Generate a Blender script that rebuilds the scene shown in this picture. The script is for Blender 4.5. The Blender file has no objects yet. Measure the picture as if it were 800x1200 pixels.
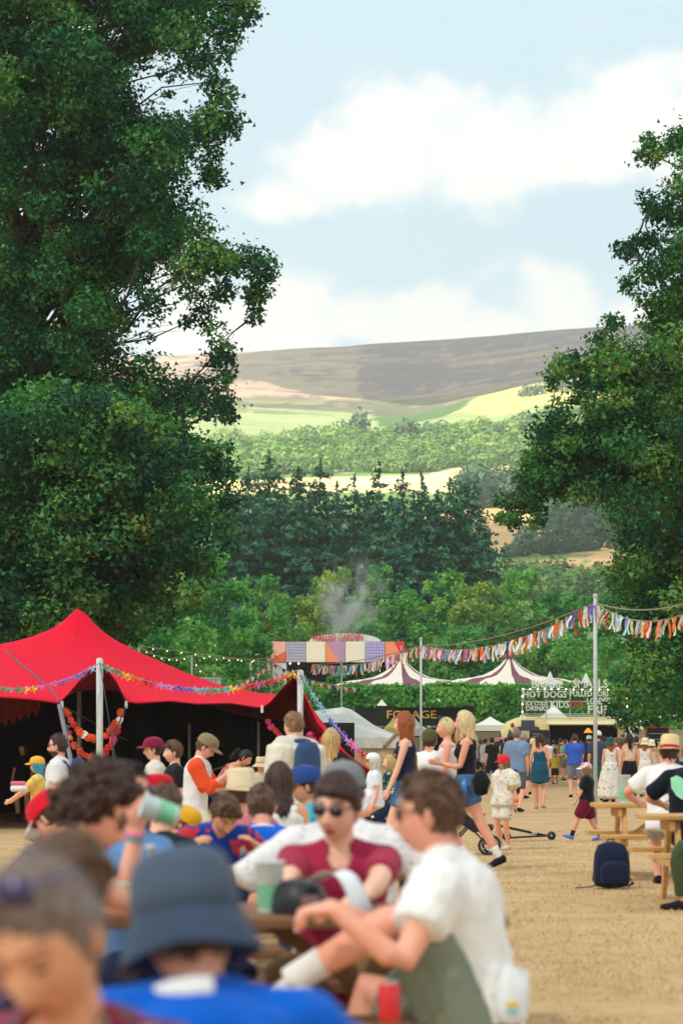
import bpy, math, random
import numpy as np
from mathutils import Vector, Matrix
R = math.radians
scene = bpy.context.scene
COL = scene.collection
rng = np.random.default_rng(7)
random.seed(7)
F = 2833.33          # focal length in reference pixels (85 mm on a 36 mm tall frame)
CAMH = 1.29
HOR = 879.0

# ---------------------------------------------------------------- camera
cd = bpy.data.cameras.new('camera'); cam = bpy.data.objects.new('camera', cd); COL.objects.link(cam)
cam.location = (0, 0, CAMH); cam.rotation_euler = (R(90), 0, 0)
cd.sensor_fit = 'VERTICAL'; cd.sensor_height = 36; cd.sensor_width = 24; cd.lens = 85
cd.shift_y = (HOR - 600) / 1200
cd.clip_start = 0.1; cd.clip_end = 20000
cd.dof.use_dof = True; cd.dof.focus_distance = 62; cd.dof.aperture_fstop = 3.3
scene.camera = cam
scene.render.resolution_x = 682; scene.render.resolution_y = 1024
scene.view_settings.view_transform = 'Standard'; scene.view_settings.look = 'None'
scene.view_settings.exposure = 0.98; scene.view_settings.gamma = 1.0
scene.render.engine = 'CYCLES'
scene.cycles.max_bounces = 8; scene.cycles.volume_bounces = 1
scene.cycles.transparent_max_bounces = 16

# ---------------------------------------------------------------- sun and sky
SUN = Vector((-.50, -.42, .757)).normalized()         # towards the sun
sl = bpy.data.lights.new('sun', 'SUN'); so = bpy.data.objects.new('sun', sl); COL.objects.link(so)
sl.energy = 3.6; sl.angle = R(0.5); sl.color = (1, .95, .86)
so.rotation_euler = SUN.to_track_quat('Z', 'Y').to_euler(); so.location = (-60, -60, 90)

w = bpy.data.worlds.new('World'); scene.world = w; w.use_nodes = True
nt = w.node_tree; nt.nodes.clear()
def N(tree, t, **k):
    n = tree.nodes.new(t)
    for a, b in k.items():
        if a.startswith('i_'):
            key = a[2:]
            n.inputs[int(key) if key.isdigit() else key.replace('_', ' ')].default_value = b
        else: setattr(n, a, b)
    return n
def build_world():
    L = nt.links.new
    out = N(nt, 'ShaderNodeOutputWorld'); bg = N(nt, 'ShaderNodeBackground', i_Strength=0.10)
    sky = N(nt, 'ShaderNodeTexSky'); sky.sky_type = 'NISHITA'; sky.sun_disc = False
    sky.sun_elevation = math.asin(SUN.z); sky.sun_rotation = math.atan2(SUN.x, SUN.y)
    sky.air_density = 1.0; sky.dust_density = 1.2; sky.ozone_density = 1.5
    tc = N(nt, 'ShaderNodeTexCoord')
    sep = N(nt, 'ShaderNodeSeparateXYZ'); L(tc.outputs['Generated'], sep.inputs[0])
    def math_(op, a, b=None, c=None, clamp=False):
        n = N(nt, 'ShaderNodeMath', operation=op, use_clamp=clamp)
        for i, v in enumerate((a, b, c)):
            if v is None: continue
            if isinstance(v, (int, float)): n.inputs[i].default_value = v
            else: L(v, n.inputs[i])
        return n.outputs[0]
    x, y, z = sep.outputs
    yy = math_('MAXIMUM', math_('ABSOLUTE', y), .02)
    # tangent plane coordinates of a direction: u to the right, v upward
    u = math_('DIVIDE', x, yy); v = math_('DIVIDE', z, yy)
    comb = N(nt, 'ShaderNodeCombineXYZ'); L(u, comb.inputs[0]); L(v, comb.inputs[1]); L(y, comb.inputs[2])
    wn = N(nt, 'ShaderNodeTexNoise', i_Scale=42.0, i_Detail=7.0, i_Roughness=.58); L(comb.outputs[0], wn.inputs['Vector'])
    wl = N(nt, 'ShaderNodeTexNoise', i_Scale=14.0, i_Detail=4.0, i_Roughness=.5); L(comb.outputs[0], wl.inputs['Vector'])
    n1 = math_('SUBTRACT', wn.outputs[0], .5); n2 = math_('SUBTRACT', wl.outputs[0], .5)
    # cumulus heaps, each an ellipse of directions with a flat foot (pixel of centre, half sizes)
    heaps = [(470,190,85,95),(400,205,100,65),(545,190,130,70),(640,190,110,50),(745,150,110,72),(860,150,150,110),(330,235,80,40),
             (330,390,95,85),(255,400,80,70),(420,380,90,45),(500,370,70,42),(665,365,85,58),(740,380,80,40),(600,385,60,35),(560,395,160,26),
             (120,300,120,60),(-60,200,160,110),(0,60,120,50),(980,330,120,70)]
    acc = None
    for (cx, cy, a, b) in heaps:
        uu = math_('DIVIDE', math_('SUBTRACT', u, (cx - 400) / F), a / F)
        vv = math_('DIVIDE', math_('SUBTRACT', v, (HOR - cy) / F), b / F)
        vv = math_('MULTIPLY', vv, math_('ADD', 1.0, math_('MULTIPLY', math_('LESS_THAN', vv, 0), .35)))
        d = math_('SUBTRACT', 1.0, math_('SQRT', math_('ADD', math_('MULTIPLY', uu, uu), math_('MULTIPLY', vv, vv))))
        acc = d if acc is None else math_('SMOOTH_MAX', acc, d, .25)
    field = math_('ADD', acc, math_('ADD', math_('MULTIPLY', n1, 1.9), math_('MULTIPLY', n2, 1.5)))
    # the same kind of broken cumulus over the rest of the sky
    gn = N(nt, 'ShaderNodeTexNoise', i_Scale=3.2, i_Detail=8.0, i_Roughness=.56)
    sc_ = N(nt, 'ShaderNodeMapping'); sc_.inputs['Scale'].default_value = (1, 1, 2.6); L(tc.outputs['Generated'], sc_.inputs[0]); L(sc_.outputs[0], gn.inputs['Vector'])
    gen = math_('MULTIPLY', math_('SUBTRACT', gn.outputs[0], .47), 4.0)
    # the heaps rule where they were drawn (ahead, low), the generic field elsewhere, blended softly
    ahead = N(nt, 'ShaderNodeMapRange', interpolation_type='SMOOTHSTEP'); L(y, ahead.inputs[0]); ahead.inputs[1].default_value = .86; ahead.inputs[2].default_value = .93
    f = N(nt, 'ShaderNodeMix', data_type='FLOAT'); L(ahead.outputs[0], f.inputs[0]); L(gen, f.inputs[2]); L(field, f.inputs[3])
    cov = N(nt, 'ShaderNodeMapRange', interpolation_type='SMOOTHSTEP'); L(f.outputs[0], cov.inputs[0]); cov.inputs[1].default_value = -.20; cov.inputs[2].default_value = .36
    veil = math_('MULTIPLY_ADD', cov.outputs[0], .86, .07)
    cc = N(nt, 'ShaderNodeMix', data_type='RGBA'); cc.inputs[6].default_value = (4.95, 5.15, 5.25, 1); cc.inputs[7].default_value = (5.85, 5.7, 5.4, 1)
    thick = N(nt, 'ShaderNodeMapRange'); L(f.outputs[0], thick.inputs[0]); thick.inputs[1].default_value = .1; thick.inputs[2].default_value = .6; L(thick.outputs[0], cc.inputs[0])
    # pale, milky blue: thin high cloud over the physical sky
    milk = N(nt, 'ShaderNodeMix', data_type='RGBA'); milk.inputs[0].default_value = .78; L(sky.outputs[0], milk.inputs[6]); milk.inputs[7].default_value = (3.35, 4.5, 4.9, 1)
    m = N(nt, 'ShaderNodeMix', data_type='RGBA'); L(veil, m.inputs[0]); L(milk.outputs[2], m.inputs[6]); L(cc.outputs[2], m.inputs[7])
    L(m.outputs[2], bg.inputs[0]); L(bg.outputs[0], out.inputs[0])
build_world()

# ---------------------------------------------------------------- helpers
def wx(px, Y): return (px - 400.0) * Y / F
def wz(py, Y): return CAMH - (py - HOR) * Y / F
def sm(x): x = np.clip(x, 0, 1); return x * x * (3 - 2 * x)
def gz(x, y): return float(-.26 * sm((-x - .3) / 4.5) * sm((y - 14) / 11))
def s2l(c):
    return tuple((v / 255 / 12.92 if v / 255 <= .04045 else ((v / 255 + .055) / 1.055) ** 2.4) for v in c)

def tag(o, label=None, cat=None, group=None, kind=None):
    if label: o['label'] = label
    if cat: o['category'] = cat
    if group: o['group'] = group
    if kind: o['kind'] = kind
    return o
def empty(name, loc, rz=0, label=None, cat=None, group=None):
    o = bpy.data.objects.new(name, None); COL.objects.link(o); o.location = loc; o.rotation_euler = (0, 0, rz)
    o.empty_display_size = .2
    return tag(o, label, cat, group)

class MB:
    """collects pieces of geometry and links them as ONE mesh object"""
    def __init__(s): s.v = []; s.f = []; s.m = []; s.n = 0
    def add(s, verts, faces, mi=0):
        verts = np.asarray(verts, float).reshape(-1, 3)
        s.v.append(verts)
        for f in faces: s.f.append([int(i) + s.n for i in f]); s.m.append(mi)
        s.n += len(verts); return s
    def xform(s, M):
        M = np.array(M); s.v = [v @ M[:3, :3].T + M[:3, 3] for v in s.v]; return s
    def verts(s): return np.concatenate(s.v) if s.v else np.zeros((0, 3))
    def mesh(s, name, mats, smooth=False):
        me = bpy.data.meshes.new(name); me.from_pydata(s.verts().tolist(), [], s.f)
        for m in (mats if isinstance(mats, (list, tuple)) else [mats]): me.materials.append(m)
        if any(s.m): me.polygons.foreach_set('material_index', s.m)
        if smooth: me.polygons.foreach_set('use_smooth', [True] * len(s.f))
        me.update(); return me
    def build(s, name, mats, parent=None, smooth=False, loc=None):
        return link(name, s.mesh(name, mats, smooth), parent, loc)
    def box(s, c, d, rot=None, mi=0, bev=0.0):
        x, y, z = [k / 2 for k in d]
        if bev > 0:
            b = bev; V = []; 
            for sz in (-1, 1):
                for (kx, ky) in ((1,1),(-1,1),(-1,-1),(1,-1)):
                    V += [(kx * (x - b), ky * (y - b), sz * z), (kx * x, ky * (y - b), sz * (z - b)), (kx * (x - b), ky * y, sz * (z - b))]
            V = np.array(V)
            from itertools import combinations
            me = None
            # hull by hand: 6 faces + 12 edges + 8 corners
            def id(c, sz, k): return (0 if sz < 0 else 12) + c * 3 + k
            Fc = [[id(c, -1, 0) for c in (3, 2, 1, 0)], [id(c, 1, 0) for c in (0, 1, 2, 3)]]
            Fc += [[id(0,-1,1), id(0,1,1), id(3,1,1), id(3,-1,1)], [id(2,-1,1), id(2,1,1), id(1,1,1), id(1,-1,1)],
                   [id(1,-1,2), id(1,1,2), id(0,1,2), id(0,-1,2)], [id(3,-1,2), id(3,1,2), id(2,1,2), id(2,-1,2)]]
            for sz in (-1, 1):
                q = [[id(0,sz,0), id(0,sz,1), id(3,sz,1), id(3,sz,0)], [id(2,sz,0), id(2,sz,1), id(1,sz,1), id(1,sz,0)],
                     [id(1,sz,0), id(1,sz,2), id(0,sz,2), id(0,sz,0)], [id(3,sz,0), id(3,sz,2), id(2,sz,2), id(2,sz,0)]]
                Fc += [f[::-1] for f in q] if sz > 0 else q
                Fc += [[id(q_,sz,0), id(q_,sz,1), id(q_,sz,2)] for q_ in range(4)]
            for q_ in range(4): Fc.append([id(q_,-1,1), id(q_,1,1), id(q_,1,2), id(q_,-1,2)])
            faces = Fc
        else:
            V = np.array([(i * x, j * y, k * z) for k in (-1, 1) for (i, j) in ((-1,-1),(1,-1),(1,1),(-1,1))])
            faces = [(3,2,1,0),(4,5,6,7),(0,1,5,4),(1,2,6,5),(2,3,7,6),(3,0,4,7)]
        if rot is not None: V = V @ np.array(rot).T
        return s.add(V + np.array(c), faces, mi)
    def bar(s, a, b, wd, ht, mi=0, bev=0.0, up=(0, 0, 1)):
        a = np.array(a, float); b = np.array(b, float); d = b - a; L = np.linalg.norm(d); d /= L
        x = np.cross(d, np.array(up, float)); 
        if np.linalg.norm(x) < 1e-4: x = np.cross(d, (0, 1, 0))
        x /= np.linalg.norm(x); z = np.cross(x, d)
        return s.box((a + b) / 2, (wd, L, ht), np.stack([x, d, z], 1), mi, bev)
    def tube(s, pts, r, seg=8, mi=0, cap=True):
        pts = np.asarray(pts, float); n = len(pts); r = np.broadcast_to(np.asarray(r, float), (n,))
        return s.loft(pts, r, r, (0.13, .31, .94) if abs((pts[-1] - pts[0])[2]) < .8 * np.linalg.norm(pts[-1] - pts[0]) + 1e-9 else (1, .05, 0), seg, mi=mi, cap=cap)
    def loft(s, pts, rx, ry, xref, seg=12, ex=2.0, mi=0, cap=True, dome=.35):
        pts = np.asarray(pts, float); n = len(pts)
        rx = np.broadcast_to(np.asarray(rx, float), (n,)); ry = np.broadcast_to(np.asarray(ry, float), (n,))
        T = np.gradient(pts, axis=0); T /= np.maximum(np.linalg.norm(T, axis=1, keepdims=True), 1e-9)
        xr = np.broadcast_to(np.asarray(xref, float), (n, 3))
        X = xr - T * (xr * T).sum(1, keepdims=True); X /= np.maximum(np.linalg.norm(X, axis=1, keepdims=True), 1e-9)
        Yv = np.cross(T, X)
        a = np.arange(seg) * 2 * math.pi / seg; c, sn = np.cos(a), np.sin(a)
        if ex != 2.0:
            c = np.sign(c) * np.abs(c) ** (2 / ex); sn = np.sign(sn) * np.abs(sn) ** (2 / ex)
        V = (pts[:, None] + rx[:, None, None] * c[None, :, None] * X[:, None] + ry[:, None, None] * sn[None, :, None] * Yv[:, None]).reshape(-1, 3)
        Fc = []
        for i in range(n - 1):
            for j in range(seg):
                k = (j + 1) % seg
                Fc.append((i * seg + j, i * seg + k, (i + 1) * seg + k, (i + 1) * seg + j))
        if cap:
            e0 = pts[0] - T[0] * min(rx[0], ry[0]) * dome; e1 = pts[-1] + T[-1] * min(rx[-1], ry[-1]) * dome
            V = np.concatenate([V, [e0, e1]]); i0 = n * seg; i1 = i0 + 1
            for j in range(seg):
                k = (j + 1) % seg
                Fc.append((i0, k, j)); Fc.append((i1, (n - 1) * seg + j, (n - 1) * seg + k))
        return s.add(V, Fc, mi)
    def lathe(s, prof, c=(0, 0, 0), seg=20, sx=1, sy=1, mi=0, wob=None):
        prof = np.asarray(prof, float); n = len(prof); a = np.arange(seg) * 2 * math.pi / seg
        V = np.zeros((n, seg, 3)); V[:, :, 0] = prof[:, :1] * np.cos(a) * sx; V[:, :, 1] = prof[:, :1] * np.sin(a) * sy
        V[:, :, 2] = prof[:, 1:]
        if wob is not None: V = wob(V, a)
        Fc = [(i * seg + j, i * seg + (j + 1) % seg, (i + 1) * seg + (j + 1) % seg, (i + 1) * seg + j) for i in range(n - 1) for j in range(seg)]
        return s.add(V.reshape(-1, 3) + np.array(c), Fc, mi)
    def ball(s, c, r, seg=10, rings=7, mi=0):
        r = np.broadcast_to(np.asarray(r, float), (3,))
        t = np.linspace(-math.pi / 2, math.pi / 2, rings)
        pr = np.stack([np.cos(t) * 1.0, np.sin(t)], 1); m = MB(); m.lathe(pr, seg=seg)
        return s.add(m.verts() * r + np.array(c), m.f, mi)

def link(name, me, parent=None, loc=None):
    o = bpy.data.objects.new(name, me); COL.objects.link(o)
    if parent is not None: o.parent = parent
    if loc is not None: o.location = loc
    return o

def fastmesh(name, V, Q, mats, attrs=None, smooth=False):
    """big numpy mesh; Q is (n,k) faces"""
    me = bpy.data.meshes.new(name); V = np.ascontiguousarray(V, np.float32); Q = np.ascontiguousarray(Q, np.int32)
    n, k = Q.shape
    me.vertices.add(len(V)); me.vertices.foreach_set('co', V.ravel())
    me.loops.add(n * k); me.loops.foreach_set('vertex_index', Q.ravel())
    me.polygons.add(n); me.polygons.foreach_set('loop_start', np.arange(0, n * k, k, dtype=np.int32))
    for m in (mats if isinstance(mats, (list, tuple)) else [mats]): me.materials.append(m)
    for nm, arr in (attrs or {}).items():
        if arr.ndim == 1:
            at = me.attributes.new(nm, 'FLOAT', 'POINT'); at.data.foreach_set('value', np.ascontiguousarray(arr, np.float32))
        else:
            at = me.attributes.new(nm, 'FLOAT_COLOR', 'POINT')
            at.data.foreach_set('color', np.ascontiguousarray(np.concatenate([arr, np.ones((len(arr), 1))], 1), np.float32).ravel())
    if smooth: me.polygons.foreach_set('use_smooth', np.ones(n, bool))
    me.update(calc_edges=True); return me

def vnoise(p, freq=1.0, seed=0, octs=3):
    """cheap smooth noise: sums of warped plane waves, about -1..1"""
    r = np.random.default_rng(seed); p = np.asarray(p, float) * freq; o = np.zeros(len(p)); amp = 1.0; tot = 0
    for k in range(octs):
        for _ in range(4):
            d = r.normal(size=3); d /= np.linalg.norm(d); d2 = r.normal(size=3); d2 /= np.linalg.norm(d2)
            o += amp * np.sin(p @ d * 2.2 + r.uniform(0, 6.28) + 1.3 * np.sin(p @ d2 * 1.7 + r.uniform(0, 6.28)))
        tot += amp * 2.0; p = p * 2.03; amp *= .5
    return o / tot

# ---------------------------------------------------------------- materials
_mats = {}
def mat_base(name):
    m = bpy.data.materials.new(name); m.use_nodes = True; t = m.node_tree; b = t.nodes['Principled BSDF']; return m, t, b
def mat(name, col, rough=.7, var=.12, scale=6.0, bump=0.0, bscale=60.0, metal=0.0, spec=.4, sheen=0.0, emit=None, estr=0, trans=0.0, alpha=1.0):
    if name in _mats: return _mats[name]
    m, t, b = mat_base(name); L = t.links.new
    tc = N(t, 'ShaderNodeTexCoord')
    n = N(t, 'ShaderNodeTexNoise', i_Scale=scale, i_Detail=6.0, i_Roughness=.62); L(tc.outputs['Object'], n.inputs['Vector'])
    mr = N(t, 'ShaderNodeMapRange'); L(n.outputs[0], mr.inputs[0]); mr.inputs[1].default_value = .25; mr.inputs[2].default_value = .75
    mr.inputs[3].default_value = 1 - var; mr.inputs[4].default_value = 1 + var
    mx = N(t, 'ShaderNodeMix', data_type='RGBA', blend_type='MULTIPLY'); mx.inputs[0].default_value = 1; mx.inputs[6].default_value = (*col, 1)
    L(mr.outputs[0], mx.inputs[7]); L(mx.outputs[2], b.inputs['Base Color'])
    b.inputs['Roughness'].default_value = rough; b.inputs['Metallic'].default_value = metal; b.inputs['Specular IOR Level'].default_value = spec
    if sheen: b.inputs['Sheen Weight'].default_value = sheen
    if trans: b.inputs['Transmission Weight'].default_value = trans
    if bump:
        n2 = N(t, 'ShaderNodeTexNoise', i_Scale=bscale, i_Detail=4.0); L(tc.outputs['Object'], n2.inputs['Vector'])
        bp = N(t, 'ShaderNodeBump', i_Strength=bump, i_Distance=.02); L(n2.outputs[0], bp.inputs['Height']); L(bp.outputs[0], b.inputs['Normal'])
    if emit is not None:
        b.inputs['Emission Color'].default_value = (*emit, 1); b.inputs['Emission Strength'].default_value = estr
    _mats[name] = m; return m
def C(r, g, b): return s2l((r, g, b))
def wood(name, c1, c2, scale=3.0):
    if name in _mats: return _mats[name]
    m, t, b = mat_base(name); L = t.links.new
    tc = N(t, 'ShaderNodeTexCoord'); mp = N(t, 'ShaderNodeMapping'); mp.inputs['Scale'].default_value = (.35, 5, 5); L(tc.outputs['Object'], mp.inputs[0])
    n = N(t, 'ShaderNodeTexNoise', i_Scale=scale * 3, i_Detail=7.0, i_Roughness=.65, i_Distortion=.6); L(mp.outputs[0], n.inputs['Vector'])
    cr = N(t, 'ShaderNodeValToRGB'); cr.color_ramp.elements[0].position = .3; cr.color_ramp.elements[1].position = .72
    cr.color_ramp.elements[0].color = (*c1, 1); cr.color_ramp.elements[1].color = (*c2, 1); L(n.outputs[0], cr.inputs[0]); L(cr.outputs[0], b.inputs['Base Color'])
    b.inputs['Roughness'].default_value = .75
    bp = N(t, 'ShaderNodeBump', i_Strength=.3, i_Distance=.01); L(n.outputs[0], bp.inputs['Height']); L(bp.outputs[0], b.inputs['Normal'])
    _mats[name] = m; return m
def leafmat(name, cols, tl=.35, nscale=.5, gloss=.018):
    """cols: list of (position, rgb) along the per-leaf tone"""
    if name in _mats: return _mats[name]
    m = bpy.data.materials.new(name); m.use_nodes = True; t = m.node_tree; t.nodes.clear(); L = t.links.new
    at = N(t, 'ShaderNodeAttribute'); at.attribute_name = 'tone'
    tc = N(t, 'ShaderNodeTexCoord'); n = N(t, 'ShaderNodeTexNoise', i_Scale=nscale, i_Detail=3.0); L(tc.outputs['Object'], n.inputs['Vector'])
    ad = N(t, 'ShaderNodeMath', operation='MULTIPLY_ADD'); L(n.outputs[0], ad.inputs[0]); ad.inputs[1].default_value = .5; L(at.outputs['Fac'], ad.inputs[2])
    sb = N(t, 'ShaderNodeMath', operation='SUBTRACT'); L(ad.outputs[0], sb.inputs[0]); sb.inputs[1].default_value = .25; sb2 = N(t, 'ShaderNodeMath', operation='MULTIPLY'); L(sb.outputs[0], sb2.inputs[0]); sb2.inputs[1].default_value = .86
    cr = N(t, 'ShaderNodeValToRGB'); e = cr.color_ramp.elements
    while len(e) < len(cols): e.new(.5)
    for k, (p, c) in zip(e, cols): k.position = p; k.color = (*c, 1)
    L(sb2.outputs[0], cr.inputs[0])
    d = N(t, 'ShaderNodeBsdfDiffuse'); tr = N(t, 'ShaderNodeBsdfTranslucent'); g = N(t, 'ShaderNodeBsdfGlossy', i_Roughness=.45)
    L(cr.outputs[0], d.inputs[0]); 
    br = N(t, 'ShaderNodeMix', data_type='RGBA', blend_type='MULTIPLY'); br.inputs[0].default_value = 1; L(cr.outputs[0], br.inputs[6]); br.inputs[7].default_value = (1.25, 1.35, .8, 1)
    L(br.outputs[2], tr.inputs[0]); g.inputs[0].default_value = (.8, .9, .8, 1)
    m1 = N(t, 'ShaderNodeMixShader', i_Fac=tl); L(d.outputs[0], m1.inputs[1]); L(tr.outputs[0], m1.inputs[2])
    m2 = N(t, 'ShaderNodeMixShader', i_Fac=gloss); L(m1.outputs[0], m2.inputs[1]); L(g.outputs[0], m2.inputs[2])
    o = N(t, 'ShaderNodeOutputMaterial'); L(m2.outputs[0], o.inputs[0]); _mats[name] = m; return m
BARK = mat('bark', (.075, .06, .045), .9, .35, 4, .6, 25)
STEEL = mat('galvanised_steel', (.50, .51, .50), .5, .1, 4, metal=.35)
POLE = mat('pole_white', (.62, .63, .60), .55, .1, 3)
BLACK = mat('black_plastic', (.015, .016, .02), .45, .2)
# ================================================================ LAND
# rows of depth against picture height at several columns; a terrain that rises from the meadow to the moor
PXC = np.array([-900, 0, 250, 400, 480, 560, 640, 720, 800, 1700.])
ROWS = [
 (235, [905]*10),
 (330, [872,872,872,872,870,868,866,864,864,864]),
 (500, [790,780,775,772,770,768,765,765,765,770]),
 (700, [690,685,680,676,674,673,672,672,674,690]),
 (950, [600,600,600,600,600,600,602,604,606,615]),
 (1050,[578,578,578,577,577,577,578,580,582,590]),
 (1150,[565,560,558,553,551,549,548,548,548,555]),
 (1500,[525,520,515,510,503,482,464,462,464,480]),
 (1700,[500,495,490,489,490,464,441,442,446,470]),
 (1900,[485,481,479,484,493,474,456,455,456,465]),
 (2300,[455,451,447,447,445,440,432,429,428,430]),
 (2900,[428,420,411,403,397,391,384,377,374,372]),
 (3300,[445,440,430,420,414,408,400,396,394,392])]
YR = np.array([r[0] for r in ROWS], float); PR = np.array([r[1] for r in ROWS], float)
_Yf = np.exp(np.linspace(math.log(235), math.log(3300), 380))
_Pf = np.linspace(-900, 1700, 521)
_tab = np.stack([np.interp(np.log(_Yf), np.log(YR), PR[:, j]) for j in range(len(PXC))], 1)
_k = np.exp(-np.linspace(-2, 2, 25) ** 2); _k /= _k.sum()
for j in range(_tab.shape[1]):
    _tab[:, j] = np.convolve(np.pad(_tab[:, j], 12, 'edge'), _k, 'valid')
_grid = np.stack([np.interp(_Pf, PXC, _tab[i]) for i in range(len(_Yf))])
_k2 = np.exp(-np.linspace(-2, 2, 31) ** 2); _k2 /= _k2.sum()
for i in range(len(_Yf)): _grid[i] = np.convolve(np.pad(_grid[i], 15, 'edge'), _k2, 'valid')
def elev(px, Y):
    px = np.asarray(px, float); Y = np.asarray(Y, float)
    fi = np.clip(np.interp(Y, _Yf, np.arange(len(_Yf))), 0, len(_Yf) - 1.001); fj = np.clip((px + 900) / 5.0, 0, len(_Pf) - 1.001)
    i = fi.astype(int); j = fj.astype(int); a = fi - i; b = fj - j
    py = (_grid[i, j] * (1 - a) + _grid[i + 1, j] * a) * (1 - b) + (_grid[i, j + 1] * (1 - a) + _grid[i + 1, j + 1] * a) * b
    return CAMH + (HOR - py) * Y / F, py
def inpoly(x, y, poly):
    x = np.asarray(x); y = np.asarray(y); c = np.zeros(x.shape, bool); n = len(poly)
    for i in range(n):
        x1, y1 = poly[i]; x2, y2 = poly[(i + 1) % n]
        if y1 == y2: continue
        c ^= ((y1 > y) != (y2 > y)) & (x < (x2 - x1) * (y - y1) / (y2 - y1) + x1)
    return c

def build_hills():
    jj = np.linspace(-700, 1500, 360); ii = np.linspace(0, len(_Yf) - 1.01, 270)
    Yv = np.interp(ii, np.arange(len(_Yf)), _Yf)
    PX, YY = np.meshgrid(jj, Yv); Z, PY = elev(PX, YY)
    X = (PX - 400) * YY / F
    P = np.stack([X.ravel(), YY.ravel(), Z.ravel()], 1)
    nz = vnoise(P, 1 / 90.0, 3, 4); P[:, 2] += nz * np.clip((P[:, 1] - 900) / 2000, 0, 1) * 5 * np.clip((3000 - P[:, 1]) / 300, .25, 1)
    n1 = vnoise(P * [1, 1, 2], 1 / 60.0, 11, 4); n2 = vnoise(P * [1, 1.5, 3], 1 / 260.0, 12, 4); n3 = vnoise(P * [1, 1, 3], 1 / 22.0, 13, 3)
    px, py, Y = PX.ravel(), PY.ravel(), YY.ravel()
    wob = n1 * 5; pxw = px + wob * 1.6; pyw = py + n2 * 2.0
    green = np.array(C(112, 140, 78)); pasture = np.array(C(150, 162, 108)); straw = np.array(C(206, 180, 132)); tan = np.array(C(196, 168, 132))
    heath = np.array(C(128, 104, 104)); heather = np.array(C(106, 86, 102)); wooded = np.array(C(78, 108, 56)); yel = np.array(C(186, 178, 110)); brack = np.array(C(110, 120, 70))
    col = np.tile(green, (len(px), 1))
    def put(mask, c, k=1.0): 
        m = (mask.astype(float) * k)[:, None]; col[:] = col * (1 - m) + np.array(c) * m
    put(Y > 1150, wooded)
    # lower sweep of pasture on the left, and the spur on the right
    put((Y > 1150) & (pxw < 440) & (pyw > 470), pasture)
    put((Y > 1150) & (pxw < 450) & (n2 > .22), brack, .8)
    put((Y > 1150) & (pxw < 440) & (n1 + n2 > .75), straw, .55)
    put(inpoly(pxw, pyw, [(400,505),(520,490),(560,462),(620,438),(740,440),(740,475),(640,480),(560,505),(480,520)]), pasture, .9)
    put(inpoly(pxw, pyw, [(530,482),(580,456),(625,438),(690,438),(740,446),(730,470),(640,474),(570,488)]), yel, .9)
    put(inpoly(pxw, pyw, [(690,462),(760,462),(760,472),(690,472)]), tan, .9)
    moor = Y > 1900 + n2 * 40
    put(moor, heath); put(moor & (n2 > .05), heather, .75); put(moor & (n1 - n2 > .3), tan, .3)
    put(moor & (pxw < 420) & (pyw < 470), tan, .55)  # sunlit left of the moor, its light put into the colour as tan
    put(moor & (np.abs(pyw - 474 + (px - 400) * .02) < 2.4) & (px < 520), heather * .6, .8)  # dark band of shade painted into the moor colour
    put(moor & (Y < 2080) & (n2 < .1), brack * .8, .75)
    put(moor & (n3 > .4), heath * .55, .6); put(moor & (n1 * .6 + n3 * .5 > .42), heather * .6, .5); put(moor & (n3 < -.6), tan, .45)
    # stubble fields; the lower ones carry cloud shade in a duller straw
    put(inpoly(px, py, [(-200,566),(250,564),(330,560),(400,559),(440,562),(500,560),(525,549),(615,547),(640,552),(640,577),(530,577),(440,576),(-200,584)]), C(232, 200, 140))
    put(inpoly(px, py, [(540,597),(600,594),(640,600),(720,640),(720,652),(690,650),(650,646),(560,650),(480,660),(480,605)]), C(208, 172, 116))
    put(inpoly(px, py, [(590,662),(640,656),(720,650),(760,652),(760,672),(680,668),(640,674),(600,676),(560,690),(540,672)]), C(212, 170, 122))
    put(inpoly(px, py, [(400,560),(440,558),(500,556),(528,550),(520,575),(505,580),(500,572),(440,570),(400,572)]), C(226, 202, 156))
    col *= (1 + .10 * n3 + .07 * n1)[:, None]
    nr, nc = PX.shape; idx = np.arange(nr * nc).reshape(nr, nc)
    Q = np.stack([idx[:-1, :-1], idx[:-1, 1:], idx[1:, 1:], idx[1:, :-1]], -1).reshape(-1, 4)
    m, t, b = mat_base('hill_grass'); L = t.links.new
    at = N(t, 'ShaderNodeAttribute'); at.attribute_name = 'Col'; tc = N(t, 'ShaderNodeTexCoord')
    n = N(t, 'ShaderNodeTexNoise', i_Scale=.055, i_Detail=9.0, i_Roughness=.7); L(tc.outputs['Object'], n.inputs['Vector'])
    mr = N(t, 'ShaderNodeMapRange'); L(n.outputs[0], mr.inputs[0]); mr.inputs[1].default_value = .3; mr.inputs[2].default_value = .7; mr.inputs[3].default_value = .72; mr.inputs[4].default_value = 1.25
    mx = N(t, 'ShaderNodeMix', data_type='RGBA', blend_type='MULTIPLY'); mx.inputs[0].default_value = 1; L(at.outputs['Color'], mx.inputs[6]); L(mr.outputs[0], mx.inputs[7]); L(mx.outputs[2], b.inputs['Base Color'])
    b.inputs['Roughness'].default_value = .95; b.inputs['Specular IOR Level'].default_value = .1
    o = link('hill', fastmesh('hill', P, Q, m, {'Col': np.clip(col, 0, 1)}, True)); tag(o, 'moorland hill with heather top, green slopes and pale stubble fields', None, kind='structure')
build_hills()

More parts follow.
